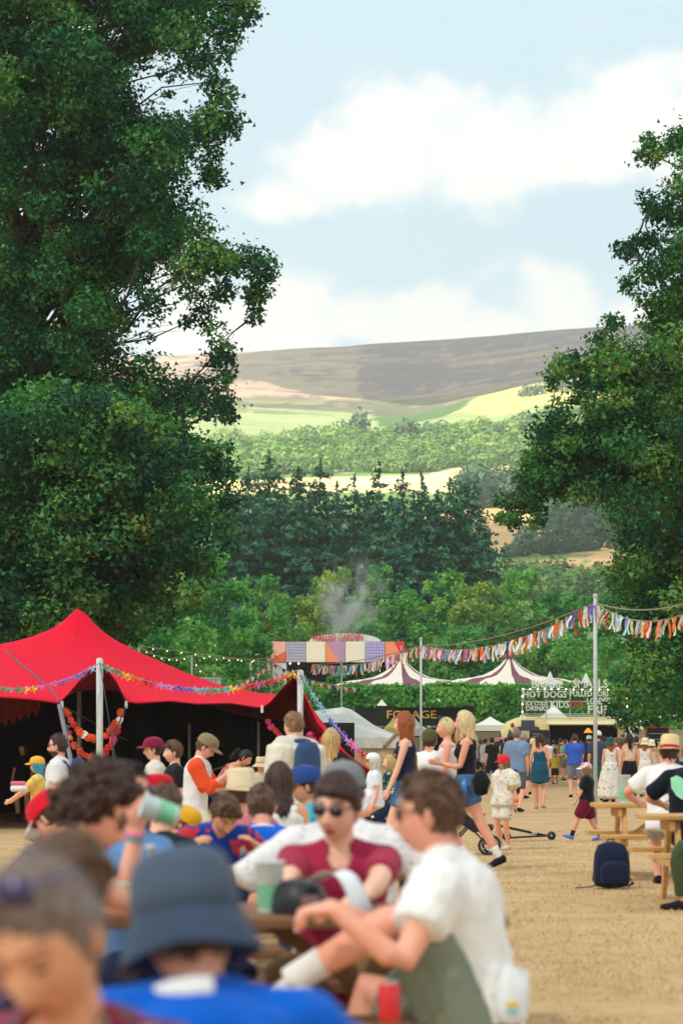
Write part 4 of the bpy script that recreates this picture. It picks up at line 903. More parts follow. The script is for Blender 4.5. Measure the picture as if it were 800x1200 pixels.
def stalls():
    # large white marquee beside the wing of the red tent
    Y = 78.0; off = np.array(P3(400, 0, Y)); off[2] = 0; root = empty('marquee', off, 0, 'white marquee with a sagging roof and tan canvas wall beside the red tent', 'tent')
    xs = np.linspace(wx(330, Y), wx(468, Y), 24) - off[0]; ys = np.linspace(0, 9, 14); X, Yg = np.meshgrid(xs, ys)
    ridge = np.interp(X, [wx(330, Y) - off[0], wx(372, Y) - off[0], wx(402, Y) - off[0], wx(412, Y) - off[0], wx(440, Y) - off[0], wx(468, Y) - off[0]], [wz(838, Y), wz(828, Y), wz(824, Y), wz(827, Y), wz(848, Y), wz(861, Y)])
    t = np.clip(1 - np.abs(Yg - 4.5) / 4.5, 0, 1); Z = 1.62 + (ridge - 1.62) * t ** .8; m = MB(); sheet(m, np.stack([X, Yg, Z], -1), .02); m.build('roof', WHITEC, root, True)
    m = MB(); m.box(((xs[0] + xs[-1]) / 2, -.02, 1.52), (xs[-1] - xs[0], .04, .34)); m.build('valance', WHITEC, root)
    m = MB(); XX, K = np.meshgrid(np.linspace(xs[0], xs[-1] + .1, 60), np.linspace(0, 1, 4)); sheet(m, np.stack([XX, .06 + .02 * np.sin(XX * 8), K * 1.4], -1), .02); m.build('wall', TAN, root, True)
    m = MB(); m.bar(np.array(P3(480, 843, Y)) - off, np.array(P3(450, 876, Y - .6)) - off, .10, .10); m.build('timber_prop', mat('grey_timber', C(150, 130, 108), .85), root)
    # forage stall with its dark sign
    Y = 106.0; off = np.array(P3(482, 0, Y)); off[2] = 0; root = empty('food_stall', off, 0, 'food stall under a dark sign board with gold letters', 'stall')
    q = lambda px, py: np.array(P3(px, py, Y)) - off
    x0, x1 = q(416, 0)[0], q(556, 0)[0]; m = MB(); m.box(((x0 + x1) / 2, 0, (q(0, 827)[2] + q(0, 850)[2]) / 2), (x1 - x0, .12, q(0, 827)[2] - q(0, 850)[2])); m.build('sign_board', mat('dark_sign', C(22, 34, 30), .7, .2, 1.5), root)
    text('FORAGE', q(0, 832.5)[2] - q(0, 842)[2], (q(453, 0)[0], -.09, q(0, 842)[2]), GOLD, root, width=q(511, 0)[0] - q(453, 0)[0], depth=.04)
    text('SEASONAL FOOD', .10, (q(468, 0)[0], -.09, q(0, 847)[2]), GOLD, root, width=1.1, depth=.02) if False else None
    m = MB()
    for px in (417, 450, 485, 520, 555): m = MB(); m.bar((q(px, 0)[0], .15, 0), (q(px, 0)[0], .15, q(0, 850)[2]), .09, .09); m.build('post', mat('dark_timber', C(70, 56, 44), .85), root)
    m = MB(); m.box(((x0 + x1) / 2, .25, .52), (x1 - x0 - .2, .5, 1.04)); m.build('counter', TAN, root)
    m = MB(); m.box(((x0 + x1) / 2, 3.0, 1.15), (x1 - x0, .1, 2.3)); m.box(((x0 + x1) / 2, 1.6, 2.42), (x1 - x0, 2.9, .06)); m.build('back_wall', mat('stall_dark', C(48, 44, 40), .9), root)
    pl = MB(); r = np.random.default_rng(6); n = 1500; p = np.stack([r.uniform(x0, x1, n), r.normal(size=n) * .1 - .15, q(0, 828)[2] + np.abs(r.normal(size=n)) * .14], 1); k = vnoise(p, 1.5, 4, 2) > .1; p = p[k]; n = len(p)
    nn = r.normal(size=(n, 3)) + [0, -.5, .5]; nn /= np.linalg.norm(nn, axis=1, keepdims=True); crown_mesh('foliage_trim', leaf_quads(p, nn, .16, .1, r), np.repeat(r.random(n), 3), LIGHT, root)
    # smaller tents around it
    pagoda('pagoda_tent', 'small white pagoda top peeking over the left part of the gold lettered sign', 447, 820, 828.5, 9, 112, WHITEC)
    pagoda('pagoda_tent', 'small white pagoda top peeking over the right end of the gold lettered sign', 513, 819, 828.5, 11, 112, WHITEC)
    pagoda('stall_tent', 'small pale yellow pointed stall tent below the gold lettered sign', 461, 841, 852, 11, 96, mat('yellow_canvas', C(228, 208, 128), .8), True)
    pagoda('stall_tent', 'small white stall tent just left of the redhead', 484, 840, 854, 16, 94, WHITEC, True)
    pagoda('pagoda_tent', 'pointed white pagoda tent behind the left part of the truck sign', 644, 787, 807, 11, 138, WHITEC)
    pagoda('pagoda_tent', 'pointed white pagoda tent behind the right part of the truck sign', 686, 789, 807, 11, 138, WHITEC)
    pagoda('pagoda_tent', 'low wide white tent roof showing between the truck and its sign', 648, 826, 845, 24, 122, WHITEC)
    pagoda('pagoda_tent', 'plain white tent beside the left nose of the food truck', 574, 840, 850, 22, 120, WHITEC, True)
    pagoda('pagoda_tent', 'small white tent right beside the truck nose, half behind it', 612, 837, 848, 16, 124, WHITEC, True)
    Y = 104.0; off = np.array(P3(768, 0, Y)); off[2] = 0; root = empty('stall_tent', off, 0, 'white stall with a slanting roof to the right of the food truck', 'tent'); q = lambda px, py, y=0: np.array(P3(px, py, Y)) + [0, y, 0] - off
    a, b, c, d = q(742, 849), q(776, 838), q(840, 846), q(742, 850)
    P = np.zeros((6, 10, 3))
    for i in range(6):
        for j in range(10):
            u = j / 9; P[i, j] = [q(742 + u * 90, 0)[0], i * .7, np.interp(742 + u * 90, [742, 776, 832], [a[2], b[2], c[2]]) - .1 * math.sin(u * 6.28) + i * .02]
    m = MB(); sheet(m, P, .02); m.build('roof', WHITEC, root, True); m = MB(); m.box((q(787, 0)[0], 3.3, 1.1), (3.3, .05, 2.2)); m.box((q(743, 0)[0], 1.8, 1.2), (.05, 3.2, 2.3)); m.build('wall', WHITEC, root)
    for px in (744, 776, 830):
        m = MB(); m.tube([q(px, 0) * [1, 0, 0] + [0, .05, 0], (q(px, 0)[0], .05, 2.4)], .04, 6); m.build('leg', POLE, root)
    # pale blue cabin behind the red tent
    Y = 98.0; b = np.array(P3(241, 0, Y)); b[2] = -.26; root = empty('site_cabin', b, 0, 'pale blue cabin roofline just above the red tent edge', 'cabin'); m = MB(); H = wz(796, Y) + .26; m.box((0, 0, H / 2), (1.15, 2, H)); m.build('body', mat('pale_blue', C(176, 206, 206), .7), root)
    m = MB()
    for k in range(6): m.box((-.45 + k * .18, -1.02, H - .25), (.03, .03, .4))
    m.build('ribs', mat('pale_blue_rib', C(140, 176, 180), .7), root); m = MB(); m.box((0, 0, H + .02), (1.2, 2.1, .04)); m.build('roof', POLE, root)
stalls()

def festoon():
    rs = np.random.default_rng(6); Y = 100.0; off = np.array(P3(163, 0, Y)); off[2] = -.26; root = empty('string_lights', off, 0, 'festoon of small bulbs on thin poles above the right slope of the red tent', 'string lights')
    cord = MB(); 
    for px, top in ((163, 758), (225, 768)): 
        m = MB(); m.tube([np.array(P3(px, 0, Y)) * [1, 1, 0] + [0, 0, -.26] - off, np.array(P3(px, top, Y)) - off], .035, 6); m.build('pole', STEEL, root)
    m = MB(); m.ball((0, 0, 0), .028, 6, 5); bm_ = m.mesh('bulb', BULB)
    for a, b, sag, n in [((95, 757), (163, 757), .1, 4), ((163, 757), (225, 768), .3, 6), ((163, 757), (312, 776), .0, 8), ((225, 768), (312, 772), .08, 5), ((225, 768), (240, 790), .1, 2)]:
        A, B = P3(*a, Y), P3(*b, Y); cord.tube(bunting_line(A, B, sag, 14) - off, .016, 4)
        for q in bunting_line(A, B, sag, n + 2)[1:-1] - off: link('bulb', bm_, root, q - [0, 0, .06])
    cord.build('cord', ROPE, root)
festoon()

# ---------------------------------------------------------------- food truck
def truck():
    Y = 112.0; off = np.array(P3(672, 0, Y)); off[2] = 0; root = empty('food_truck', off, 0, 'rounded cream and mustard food trailer with an open serving hatch and painted nose', 'food truck')
    q = lambda px: wx(px, Y) - off[0]; z = lambda py: wz(py, Y)
    body_c = mat('truck_cream', C(214, 196, 132), .5, .10, 1.2); x0, x1 = q(588), q(758); zt, zb = z(841), .45; D = 2.3
    # cross section (y,z), front side first, with level lines at the hatch edges
    hz0, hz1 = z(887), z(848.5)
    sec = [(-.05, zb), (-.02, zb + .3), (0, hz0), (0, (hz0 + hz1) / 2), (0.01, hz1), (.06, zt - .30), (.22, zt - .10), (.55, zt - .01), (D / 2, zt + .06), (D - .55, zt - .01), (D - .2, zt - .12), (D, zt - .5), (D, zb)]
    hx = [q(643), q(697), q(700), q(723)]
    xs = sorted(set([x0, x0 + .08, x0 + .3, x0 + .7, x0 + 1.2, x1, x1 - .08, x1 - .3, x1 - .7, x1 - 1.2] + hx + list(np.linspace(x0 + 1.6, x1 - 1.6, 6)))); n = len(sec); V = []
    for x in xs:
        e = min((x - x0) / 1.2, (x1 - x) / 1.2, 1); k = math.sqrt(max(0, 1 - (1 - e) ** 2)); k = .25 + .75 * k
        for (y, zz) in sec: V.append((x, D / 2 + (y - D / 2) * (.55 + .45 * k), zb + (zz - zb) * (.62 + .38 * k) if zz > zb else zz))
    Fc = []
    for i in range(len(xs) - 1):
        for j in range(n):
            k = (j + 1) % n; mid = (xs[i] + xs[i + 1]) / 2
            if j in (2, 3) and (hx[0] < mid < hx[1] or hx[2] < mid < hx[3]): continue
            Fc.append((i * n + j, (i + 1) * n + j, (i + 1) * n + k, i * n + k))
    Fc += [tuple(range(n))[::-1], tuple((len(xs) - 1) * n + j for j in range(n))]
    m = MB(); m.add(V, Fc); m.build('body', body_c, root, True)
    # mustard lower band and dark interior
    ms = mat('truck_mustard', C(190, 152, 70), .5, .15, 1.5); m = MB(); m.box(((hx[1] + q(745)) / 2 + .3, -.035, (zb + hz0) / 2 + .1), (q(748) - hx[1], .03, hz0 - zb - .15)); m.build('skirt_panel', ms, root)
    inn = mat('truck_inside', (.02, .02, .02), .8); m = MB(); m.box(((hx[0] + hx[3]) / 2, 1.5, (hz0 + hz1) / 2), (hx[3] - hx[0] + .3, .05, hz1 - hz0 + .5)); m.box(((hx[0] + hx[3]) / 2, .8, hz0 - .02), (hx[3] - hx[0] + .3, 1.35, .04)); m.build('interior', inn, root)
    m = MB(); m.box(((hx[0] + hx[1]) / 2, -.12, hz0 - .03), (hx[1] - hx[0], .3, .05)); m.box(((hx[2] + hx[3]) / 2, -.12, hz0 - .03), (hx[3] - hx[2], .3, .05)); m.build('counter', STEEL, root)
    m = MB(); m.box(((hx[0] + hx[3]) / 2, -.26, hz1 + .05), (hx[3] - hx[0] + .25, .5, .05), rot=[[1, 0, 0], [0, .95, -.3], [0, .3, .95]]); m.build('awning', mat('truck_roofcream', C(226, 210, 160), .5), root)
    for px, zc in ((690, 858),): m = MB(); m.lathe([(.02, .2), (.06, .18), (.2, .0), (.21, -.02)], (q(px), .55, z(zc)), 12); m.build('heat_lamp', mat('heat_lamp_glow', C(240, 120, 40), .4, emit=(1, .32, .05), estr=.7), root)
    rs = np.random.default_rng(5); bc = [rand_col('sauce_red', (190, 50, 40)), rand_col('sauce_green', (90, 150, 110)), rand_col('sauce_white', (220, 214, 200)), rand_col('sauce_yellow', (220, 180, 70))]
    for k, px in enumerate(np.linspace(702, 721, 9)):
        m = MB(); h = rs.uniform(.16, .28); m.lathe([(.0, 0), (.05, 0), (.05, h * .65), (.02, h * .8), (.02, h), (0, h)], seg=8); m.build('bottle', bc[k % 4], root, True, (q(px), -.1, hz0))
    m = MB(); 
    for px in (612, 735): m.lathe([(0, -.1), (.2, -.1), (.34, -.08), (.34, .08), (.2, .1), (0, .1)], (0, 0, 0), 18)
    W = MB(); W.lathe([(0, -.1), (.2, -.1), (.34, -.08), (.34, .08), (.2, .1), (0, .1)], seg=18); W.xform(Matrix.Rotation(R(90), 4, 'X')); wm_ = W.mesh('wheel', BLACK, True)
    for px in (625, 640, 735):
        for y in (.12, D - .12): link('wheel', wm_, root, (q(px), y, .34))
    # hand painted picture on the nose: a bearded head in a top hat (flat print)
    ink = mat('mural_ink', C(74, 76, 92), .6); pale = mat('mural_pale', C(222, 196, 150), .6); tl = mat('mural_teal', C(60, 120, 110), .6); rd = mat('mural_red', C(170, 60, 56), .6)
    def disc(c, rx, rz, mm, nm='mural', y=-.045):
        t = np.linspace(0, 2 * math.pi, 18)[:-1]; V = [(c[0] + rx * math.cos(k), y, c[1] + rz * math.sin(k)) for k in t] + [(c[0] + rx * math.cos(k), y + .03, c[1] + rz * math.sin(k)) for k in t]; b = MB(); b.add(V, [tuple(range(17))] + [(k, 17 + k, 17 + (k + 1) % 17, (k + 1) % 17) for k in range(17)]); b.build(nm, mm, root)
    m = MB(); m.box((q(618), -.05, z(848)), (.62, .03, .32)); m.build('mural', ink, root); disc((q(618), z(853.5)), .52, .12, ink, y=-.055); disc((q(618), z(861)), .36, .34, pale, y=-.05); disc((q(607), z(858)), .13, .26, ink, y=-.058); disc((q(629), z(858)), .13, .26, ink, y=-.06); disc((q(618), z(866)), .07, .05, ink, y=-.062)
    for px, py, mm in ((600, 850, rd), (597, 858, tl), (602, 866, tl), (596, 868, rd), (606, 872, ink), (632, 872, ink)): disc((q(px), z(py)), .09, .11, mm, y=-.035)
    for px, py, a in ((727, 868, .2), (733, 864, -.4), (738, 858, .5), (741, 872, .1), (746, 860, 1.0)):
        m = MB(); c_, s_ = math.cos(a), math.sin(a); m.box((q(px), -.02, z(py)), (.5, .04, .10), rot=[[c_, 0, -s_], [0, 1, 0], [s_, 0, c_]]); m.build('mural', ink, root)
    # rail on the roof, and the open letter sign above it
    m = MB(); 
    for py in (838.5, 836.5): m.tube([(q(612), .3, z(py)), (q(735), .3, z(py))], .02, 6)
    for px in (612, 640, 668, 697, 735): m.bar((q(px), .3, zt - .05), (q(px), .3, z(806)), .05, .05)
    for py in (808, 822): m.tube([(q(612), .3, z(py)), (q(735), .3, z(py))], .02, 6)
    m.build('sign_frame', STEEL, root)
    def word(t, pa, pb, pt, pbm, mm=LETW): text(t, z(pt) - z(pbm), (q(pa), .22, z(pbm)), mm, root, width=q(pb) - q(pa), depth=.06)
    word('BIGGIE', 623, 660, 797, 806); word('SMALLS', 671, 712, 796, 806); word('HOT DOGS', 613, 664, 809.5, 817.5); word('PULLED PORK', 668, 716, 809.5, 816)
    word('ICE COLD', 616, 642, 822, 826.5); word('DRINKS', 616.5, 643, 827, 833); word('KIDS', 645, 667, 821, 829.5); word('DRINKS', 668, 683, 821, 824.5, LETR); word('& MEALS', 668, 684, 825.5, 829, LETR); word('LOADED', 688, 716, 817.5, 825.5); word('FRIES', 689, 720, 826.5, 836)
    m = MB(); m.ball((0, 0, 0), .048, 7, 5); bm_ = m.mesh('bulb', BULB)
    for px, py in [(613, 807.5), (621, 807.5), (630, 807.5), (638, 807.5), (646, 807.5), (654, 807.5), (663, 807.5), (672, 808), (682, 808), (692, 808), (702, 808), (712, 808), (612, 816), (612, 825), (612, 834), (735, 808), (735, 818), (735, 828)]: link('bulb', bm_, root, (q(px), .16, z(py)))
truck()
def boards():
    def board(label, px, top, bot, w_, Y, face, frame=None, lines=8, rows=True):
        b = np.array(P3(px, 0, Y)); b[2] = 0; root = empty('menu_board', b, 0, label, 'menu board'); zt, zb = wz(top, Y), max(.1, wz(bot, Y)); W = w_ * Y / F
        m = MB(); m.box((0, 0, (zt + zb) / 2), (W, .06, zt - zb)); m.build('panel', face, root)
        m = MB(); fr = frame or _mats['dark_timber']; 
        for s in (-1, 1): m.box((s * (W / 2 + .03), 0, zt / 2 + .02), (.07, .09, zt))
        m.box((0, 0, zt + .03), (W, .09, .07)); m.build('frame', fr, root)
        rs = np.random.default_rng(int(px)); m = MB()
        for k in range(lines):
            zz = zt - (k + 1) * (zt - zb) / (lines + 1); ww = W * rs.uniform(.4, .8); m.box((-W * .42 + ww / 2, -.035, zz), (ww, .012, (zt - zb) * .025))
        m.build('chalk_line', mat('chalk', C(150, 154, 156), .9), root)
    board('tall black chalk menu board left of the serving hatch', 632, 857, 893, 21, 108, mat('chalkboard', C(44, 48, 56), .8, .2, 2), None, 11)
    board('black menu board in a red frame right of the food truck', 769.5, 853, 893, 24, 102, mat('chalkboard2', C(30, 36, 38), .8, .2, 2), mat('red_frame', C(180, 44, 64), .6), 5)
    pk = mat('pink_poster', C(226, 150, 170), .8, .2, 1.5)
    board('pink price board standing at the left end of the food truck', 594, 866, 884, 26, 104, pk, mat('pink_frame', C(226, 170, 180), .7), 6)
boards()

def smoke():
    m = bpy.data.materials.new('smoke'); m.use_nodes = True; t = m.node_tree; t.nodes.clear(); L = t.links.new
    tc = N(t, 'ShaderNodeTexCoord'); mp = N(t, 'ShaderNodeMapping'); L(tc.outputs['Object'], mp.inputs[0]); n = N(t, 'ShaderNodeTexNoise', i_Scale=.42, i_Detail=4.0, i_Distortion=1.2); L(mp.outputs[0], n.inputs['Vector'])
    ln = N(t, 'ShaderNodeMapRange'); L(n.outputs[0], ln.inputs[0]); ln.inputs[1].default_value = .47; ln.inputs[2].default_value = .75; ln.inputs[4].default_value = .95
    sp = N(t, 'ShaderNodeVectorMath', operation='LENGTH'); mp2 = N(t, 'ShaderNodeMapping'); mp2.inputs['Scale'].default_value = (1 / 3.2, 1 / 2.2, 1 / 4.6); L(tc.outputs['Object'], mp2.inputs[0]); L(mp2.outputs[0], sp.inputs[0])
    fo = N(t, 'ShaderNodeMapRange'); L(sp.outputs['Value'], fo.inputs[0]); fo.inputs[1].default_value = .35; fo.inputs[2].default_value = 1; fo.inputs[3].default_value = 1; fo.inputs[4].default_value = 0
    mu = N(t, 'ShaderNodeMath', operation='MULTIPLY'); L(ln.outputs[0], mu.inputs[0]); L(fo.outputs[0], mu.inputs[1])
    v = N(t, 'ShaderNodeVolumePrincipled'); v.inputs['Color'].default_value = (.8, .82, .86, 1); L(mu.outputs[0], v.inputs['Density']); o = N(t, 'ShaderNodeOutputMaterial'); L(v.outputs[0], o.inputs['Volume'])
    b = MB(); b.ball((0, 0, 0), (3.3, 2.3, 4.7), 20, 14); ob = b.build('smoke', m, None, True, P3(413, 702, 196)); ob.rotation_euler = (0, R(10), 0); tag(ob, 'thin grey smoke drifting up behind the stage roof', 'smoke', kind='stuff')
smoke()

# ---------------------------------------------------------------- picnic tables
TIMB = wood('fresh_timber', C(176, 126, 66), C(222, 178, 112)); TIMD = wood('weathered_timber', C(104, 70, 46), C(150, 108, 76))
def picnic_table(label, cx, cy, m, L=1.8, z=0, rz=0):
    root = empty('picnic_table', (cx, cy, z), rz, label, 'picnic table'); rs = np.random.default_rng(int(abs(cx * 100 + cy * 37)))
    pm = []
    for k in range(3):
        b = MB(); b.box((0, 0, 0), (L, .136, .042), bev=.006); pm.append(b.mesh('plank', m))
    for k in range(5): 
        o = link('plank', pm[k % 3], root, (rs.normal() * .006, -.29 + k * .145, .73 + rs.normal() * .0015)); o.rotation_euler = (0, 0, rs.normal() * .002)
    for s in (-1, 1):
        for k in range(2): link('plank', pm[k], root, (rs.normal() * .006, s * (.69 + (k - .5) * .145), .43 + rs.normal() * .0015))
    b = MB(); b.bar((0, -.22, .69), (0, -.62, 0), .042, .10, bev=.005); lg = b.mesh('leg', m); b2 = MB(); b2.bar((0, .22, .69), (0, .62, 0), .042, .10, bev=.005); lg2 = b2.mesh('leg', m)
    for s in (-1, 1):
        x = s * (L / 2 - .28); link('leg', lg, root, (x, 0, 0)); link('leg', lg2, root, (x, 0, 0))
        b = MB(); b.box((x + s * .046, 0, .66), (.044, .68, .09), bev=.005); b.build('top_beam', m, root)
        b = MB(); b.box((x + s * .046, 0, .36), (.044, 1.5, .09), bev=.005); b.build('seat_beam', m, root)
        b = MB(); b.bar((x - s * .03, 0, .37), (x - s * .5, 0, .70), .07, .045); b.build('brace', m, root)
    return root
picnic_table('weathered picnic table in the foreground where the men in red and white sit', -.36, 8.2, TIMD)
picnic_table('weathered picnic table behind the man in red, mostly hidden by him', wx(315, 11), 11.05, TIMD)
picnic_table('weathered picnic table among the boys in blue shirts', wx(255, 14.7), 14.75, TIMD)
picnic_table('pale new timber picnic table at the right edge, under the tall cup', 2.56 + .9, 24.6, TIMB)
picnic_table('nearer pale timber picnic table cut off by the right edge', 2.50 + .9, 20.3, TIMB)
# ================================================================ PEOPLE
def cloth(rgb, pat=None, rgb2=None, rgb3=None, sc=1.0):
    key = 'cloth_%d_%d_%d_%s_%s' % (*rgb, pat, rgb2)
    if key in _mats: return _mats[key]
    m, t, b = mat_base(key); L = t.links.new; tc = N(t, 'ShaderNodeTexCoord')
    n = N(t, 'ShaderNodeTexNoise', i_Scale=9.0, i_Detail=4.0); L(tc.outputs['Object'], n.inputs['Vector'])
    mr = N(t, 'ShaderNodeMapRange'); L(n.outputs[0], mr.inputs[0]); mr.inputs[1].default_value = .3; mr.inputs[2].default_value = .7; mr.inputs[3].default_value = .9; mr.inputs[4].default_value = 1.08
    mx = N(t, 'ShaderNodeMix', data_type='RGBA', blend_type='MULTIPLY'); mx.inputs[0].default_value = 1; L(mr.outputs[0], mx.inputs[7])
    c1 = (*C(*rgb), 1)
    if pat is None: mx.inputs[6].default_value = c1
    else:
        cr = N(t, 'ShaderNodeValToRGB'); e = cr.color_ramp.elements; cr.color_ramp.interpolation = 'CONSTANT'
        cols = [rgb] + [c for c in (rgb2, rgb3) if c]
        if pat == 'stripes':
            w_ = N(t, 'ShaderNodeTexWave', i_Scale=9.0 * sc, i_Distortion=2.5, i_Detail=2.0); w_.bands_direction = 'Z'; w_.inputs['Detail Scale'].default_value = 2; L(tc.outputs['Object'], w_.inputs['Vector']); src = w_.outputs['Fac']; pos = [0, .40, .72]
        elif pat == 'dots':
            w_ = N(t, 'ShaderNodeTexVoronoi', i_Scale=40.0 * sc); L(tc.outputs['Object'], w_.inputs['Vector']); src = w_.outputs['Distance']; cols = [rgb2, rgb]; pos = [0, .2]
        elif pat == 'check':
            w_ = N(t, 'ShaderNodeTexChecker', i_Scale=30.0 * sc); L(tc.outputs['Object'], w_.inputs['Vector']); src = w_.outputs['Fac']; pos = [0, .5, .9]
        else:
            w_ = N(t, 'ShaderNodeTexNoise', i_Scale=14.0 * sc, i_Detail=1.5, i_Distortion=1.2); L(tc.outputs['Object'], w_.inputs['Vector']); src = w_.outputs[0]; pos = [0, .54, .64]
        while len(e) < len(cols): e.new(.5)
        for k, c in enumerate(cols): e[k].position = pos[k]; e[k].color = (*C(*c), 1)
        L(src, cr.inputs[0]); L(cr.outputs[0], mx.inputs[6])
    L(mx.outputs[2], b.inputs['Base Color']); b.inputs['Roughness'].default_value = .9; b.inputs['Specular IOR Level'].default_value = .15; b.inputs['Sheen Weight'].default_value = .08
    n2 = N(t, 'ShaderNodeTexNoise', i_Scale=22.0, i_Detail=5.0, i_Distortion=.8); L(tc.outputs['Object'], n2.inputs['Vector'])
    bp = N(t, 'ShaderNodeBump', i_Strength=.35, i_Distance=.015); L(n2.outputs[0], bp.inputs['Height']); L(bp.outputs[0], b.inputs['Normal'])
    _mats[key] = m; return m
def skin(rgb):
    key = 'skin_%d_%d_%d' % rgb
    if key in _mats: return _mats[key]
    m, t, b = mat_base(key); L = t.links.new; tc = N(t, 'ShaderNodeTexCoord')
    n = N(t, 'ShaderNodeTexNoise', i_Scale=7.0, i_Detail=5.0); L(tc.outputs['Object'], n.inputs['Vector'])
    cr = N(t, 'ShaderNodeValToRGB'); c = np.array(C(*rgb)); cr.color_ramp.elements[0].position = .3; cr.color_ramp.elements[1].position = .7
    cr.color_ramp.elements[0].color = (*(c * [1.0, .84, .78]), 1); cr.color_ramp.elements[1].color = (*np.minimum(c * [1.04, 1.06, 1.06], 1), 1)
    L(n.outputs[0], cr.inputs[0]); L(cr.outputs[0], b.inputs['Base Color']); b.inputs['Roughness'].default_value = .55; b.inputs['Specular IOR Level'].default_value = .35
    b.inputs['Subsurface Weight'].default_value = .12; b.inputs['Subsurface Radius'].default_value = (.02, .008, .004); b.inputs['Subsurface Scale'].default_value = .5
    _mats[key] = m; return m
SKINS = dict(fair=(238,188,162), pink=(236,174,148), tan=(222,164,128), warm=(228,170,138), deep=(156,104,76))
LIP = mat('lips', C(190, 104, 98), .5, .08); EYEW = mat('eye_white', C(220, 214, 208), .3, .02); EYED = mat('eye_dark', C(44, 32, 26), .25, .1); LENS = mat('dark_lens', (.008, .009, .012), .12, 0, spec=.7)
def hairmat(rgb):
    key = 'hair_%d_%d_%d' % rgb
    if key in _mats: return _mats[key]
    m, t, b = mat_base(key); L = t.links.new; tc = N(t, 'ShaderNodeTexCoord'); mp = N(t, 'ShaderNodeMapping'); mp.inputs['Scale'].default_value = (60, 60, 9); L(tc.outputs['Object'], mp.inputs[0])
    n = N(t, 'ShaderNodeTexNoise', i_Scale=1.6, i_Detail=4.0); L(mp.outputs[0], n.inputs['Vector']); cr = N(t, 'ShaderNodeValToRGB'); c = np.array(C(*rgb))
    cr.color_ramp.elements[0].position = .3; cr.color_ramp.elements[1].position = .72; cr.color_ramp.elements[0].color = (*(c * .55), 1); cr.color_ramp.elements[1].color = (*np.minimum(c * 1.35, 1), 1)
    L(n.outputs[0], cr.inputs[0]); L(cr.outputs[0], b.inputs['Base Color']); b.inputs['Roughness'].default_value = .5; b.inputs['Specular IOR Level'].default_value = .35
    bp = N(t, 'ShaderNodeBump', i_Strength=.6, i_Distance=.01); L(n.outputs[0], bp.inputs['Height']); L(bp.outputs[0], b.inputs['Normal']); _mats[key] = m; return m
HC = dict(black=(36,28,26), dark=(68,46,36), brown=(96,68,48), lbrown=(142,106,72), blond=(206,168,112), pale=(226,200,150), red=(158,84,44), grey=(150,142,136), ggrey=(128,110,100), white=(214,206,194), teal=(70,150,170))

def Rx(a): a = R(a); c, s = math.cos(a), math.sin(a); return np.array([[1,0,0],[0,c,-s],[0,s,c]])
def Ry(a): a = R(a); c, s = math.cos(a), math.sin(a); return np.array([[c,0,s],[0,1,0],[-s,0,c]])
def Rz(a): a = R(a); c, s = math.cos(a), math.sin(a); return np.array([[c,-s,0],[s,c,0],[0,0,1]])
def unit(v): v = np.asarray(v, float); return v / max(np.linalg.norm(v), 1e-9)

def sphere_dirs(nu, nv):
    t = np.arange(nu) * 2 * math.pi / nu; az = t - .42 * np.sin(t); el = np.linspace(-math.pi / 2 + .03, math.pi / 2 - .03, nv)
    A, E = np.meshgrid(az, el); d = np.stack([np.cos(E) * np.sin(A), np.cos(E) * np.cos(A), np.sin(E)], -1).reshape(-1, 3)
    f = [(i * nu + (j + 1) % nu, i * nu + j, (i + 1) * nu + j, (i + 1) * nu + (j + 1) % nu) for i in range(nv - 1) for j in range(nu)]
    return d, f
def head_shape(d, fem=False):
    x, y, z = d.T; P = np.stack([x * .0765, y * .098, z * .117], 1); zn = np.clip(-z, 0, 1); front = np.clip(y, 0, 1); back = np.clip(-y, 0, 1)
    P[:, 0] *= 1 - (.30 if not fem else .36) * zn ** 1.5 * (.4 + .6 * front) - .06 * np.clip(z, 0, 1) ** 2
    P[:, 1] += back * zn ** 1.2 * .040; P[:, 1] -= front ** 3 * .004; P[:, 1] += front * zn * .010
    px, pz = P[:, 0].copy(), P[:, 2].copy(); f = np.clip(y * 3, 0, 1); G = lambda c, s: np.exp(-((pz - c) / s) ** 2)
    nose = np.interp(pz, [-.062, -.050, -.042, -.03, .0, .022], [0, .010, .024, .022, .009, 0]); wdt = np.interp(pz, [-.05, -.035, .0, .02], [.018, .016, .010, .010])
    P[:, 1] += f * nose * np.exp(-(px / wdt) ** 2)
    P[:, 1] -= f * .011 * np.exp(-((np.abs(px) - .032) / .017) ** 2) * G(.006, .013)
    P[:, 1] += f * .005 * np.exp(-(px / .05) ** 2) * G(.030, .010)
    P[:, 1] += f * np.exp(-(px / .022) ** 2) * (.007 * G(-.067, .006) + .008 * G(-.080, .006) - .004 * G(-.0735, .0022))
    P[:, 1] += f * .010 * np.exp(-(px / .022) ** 2) * G(-.106, .012)
    P[:, 1] += f * .004 * np.exp(-((np.abs(px) - .048) / .018) ** 2) * G(-.025, .02)
    return P
_ears = {}
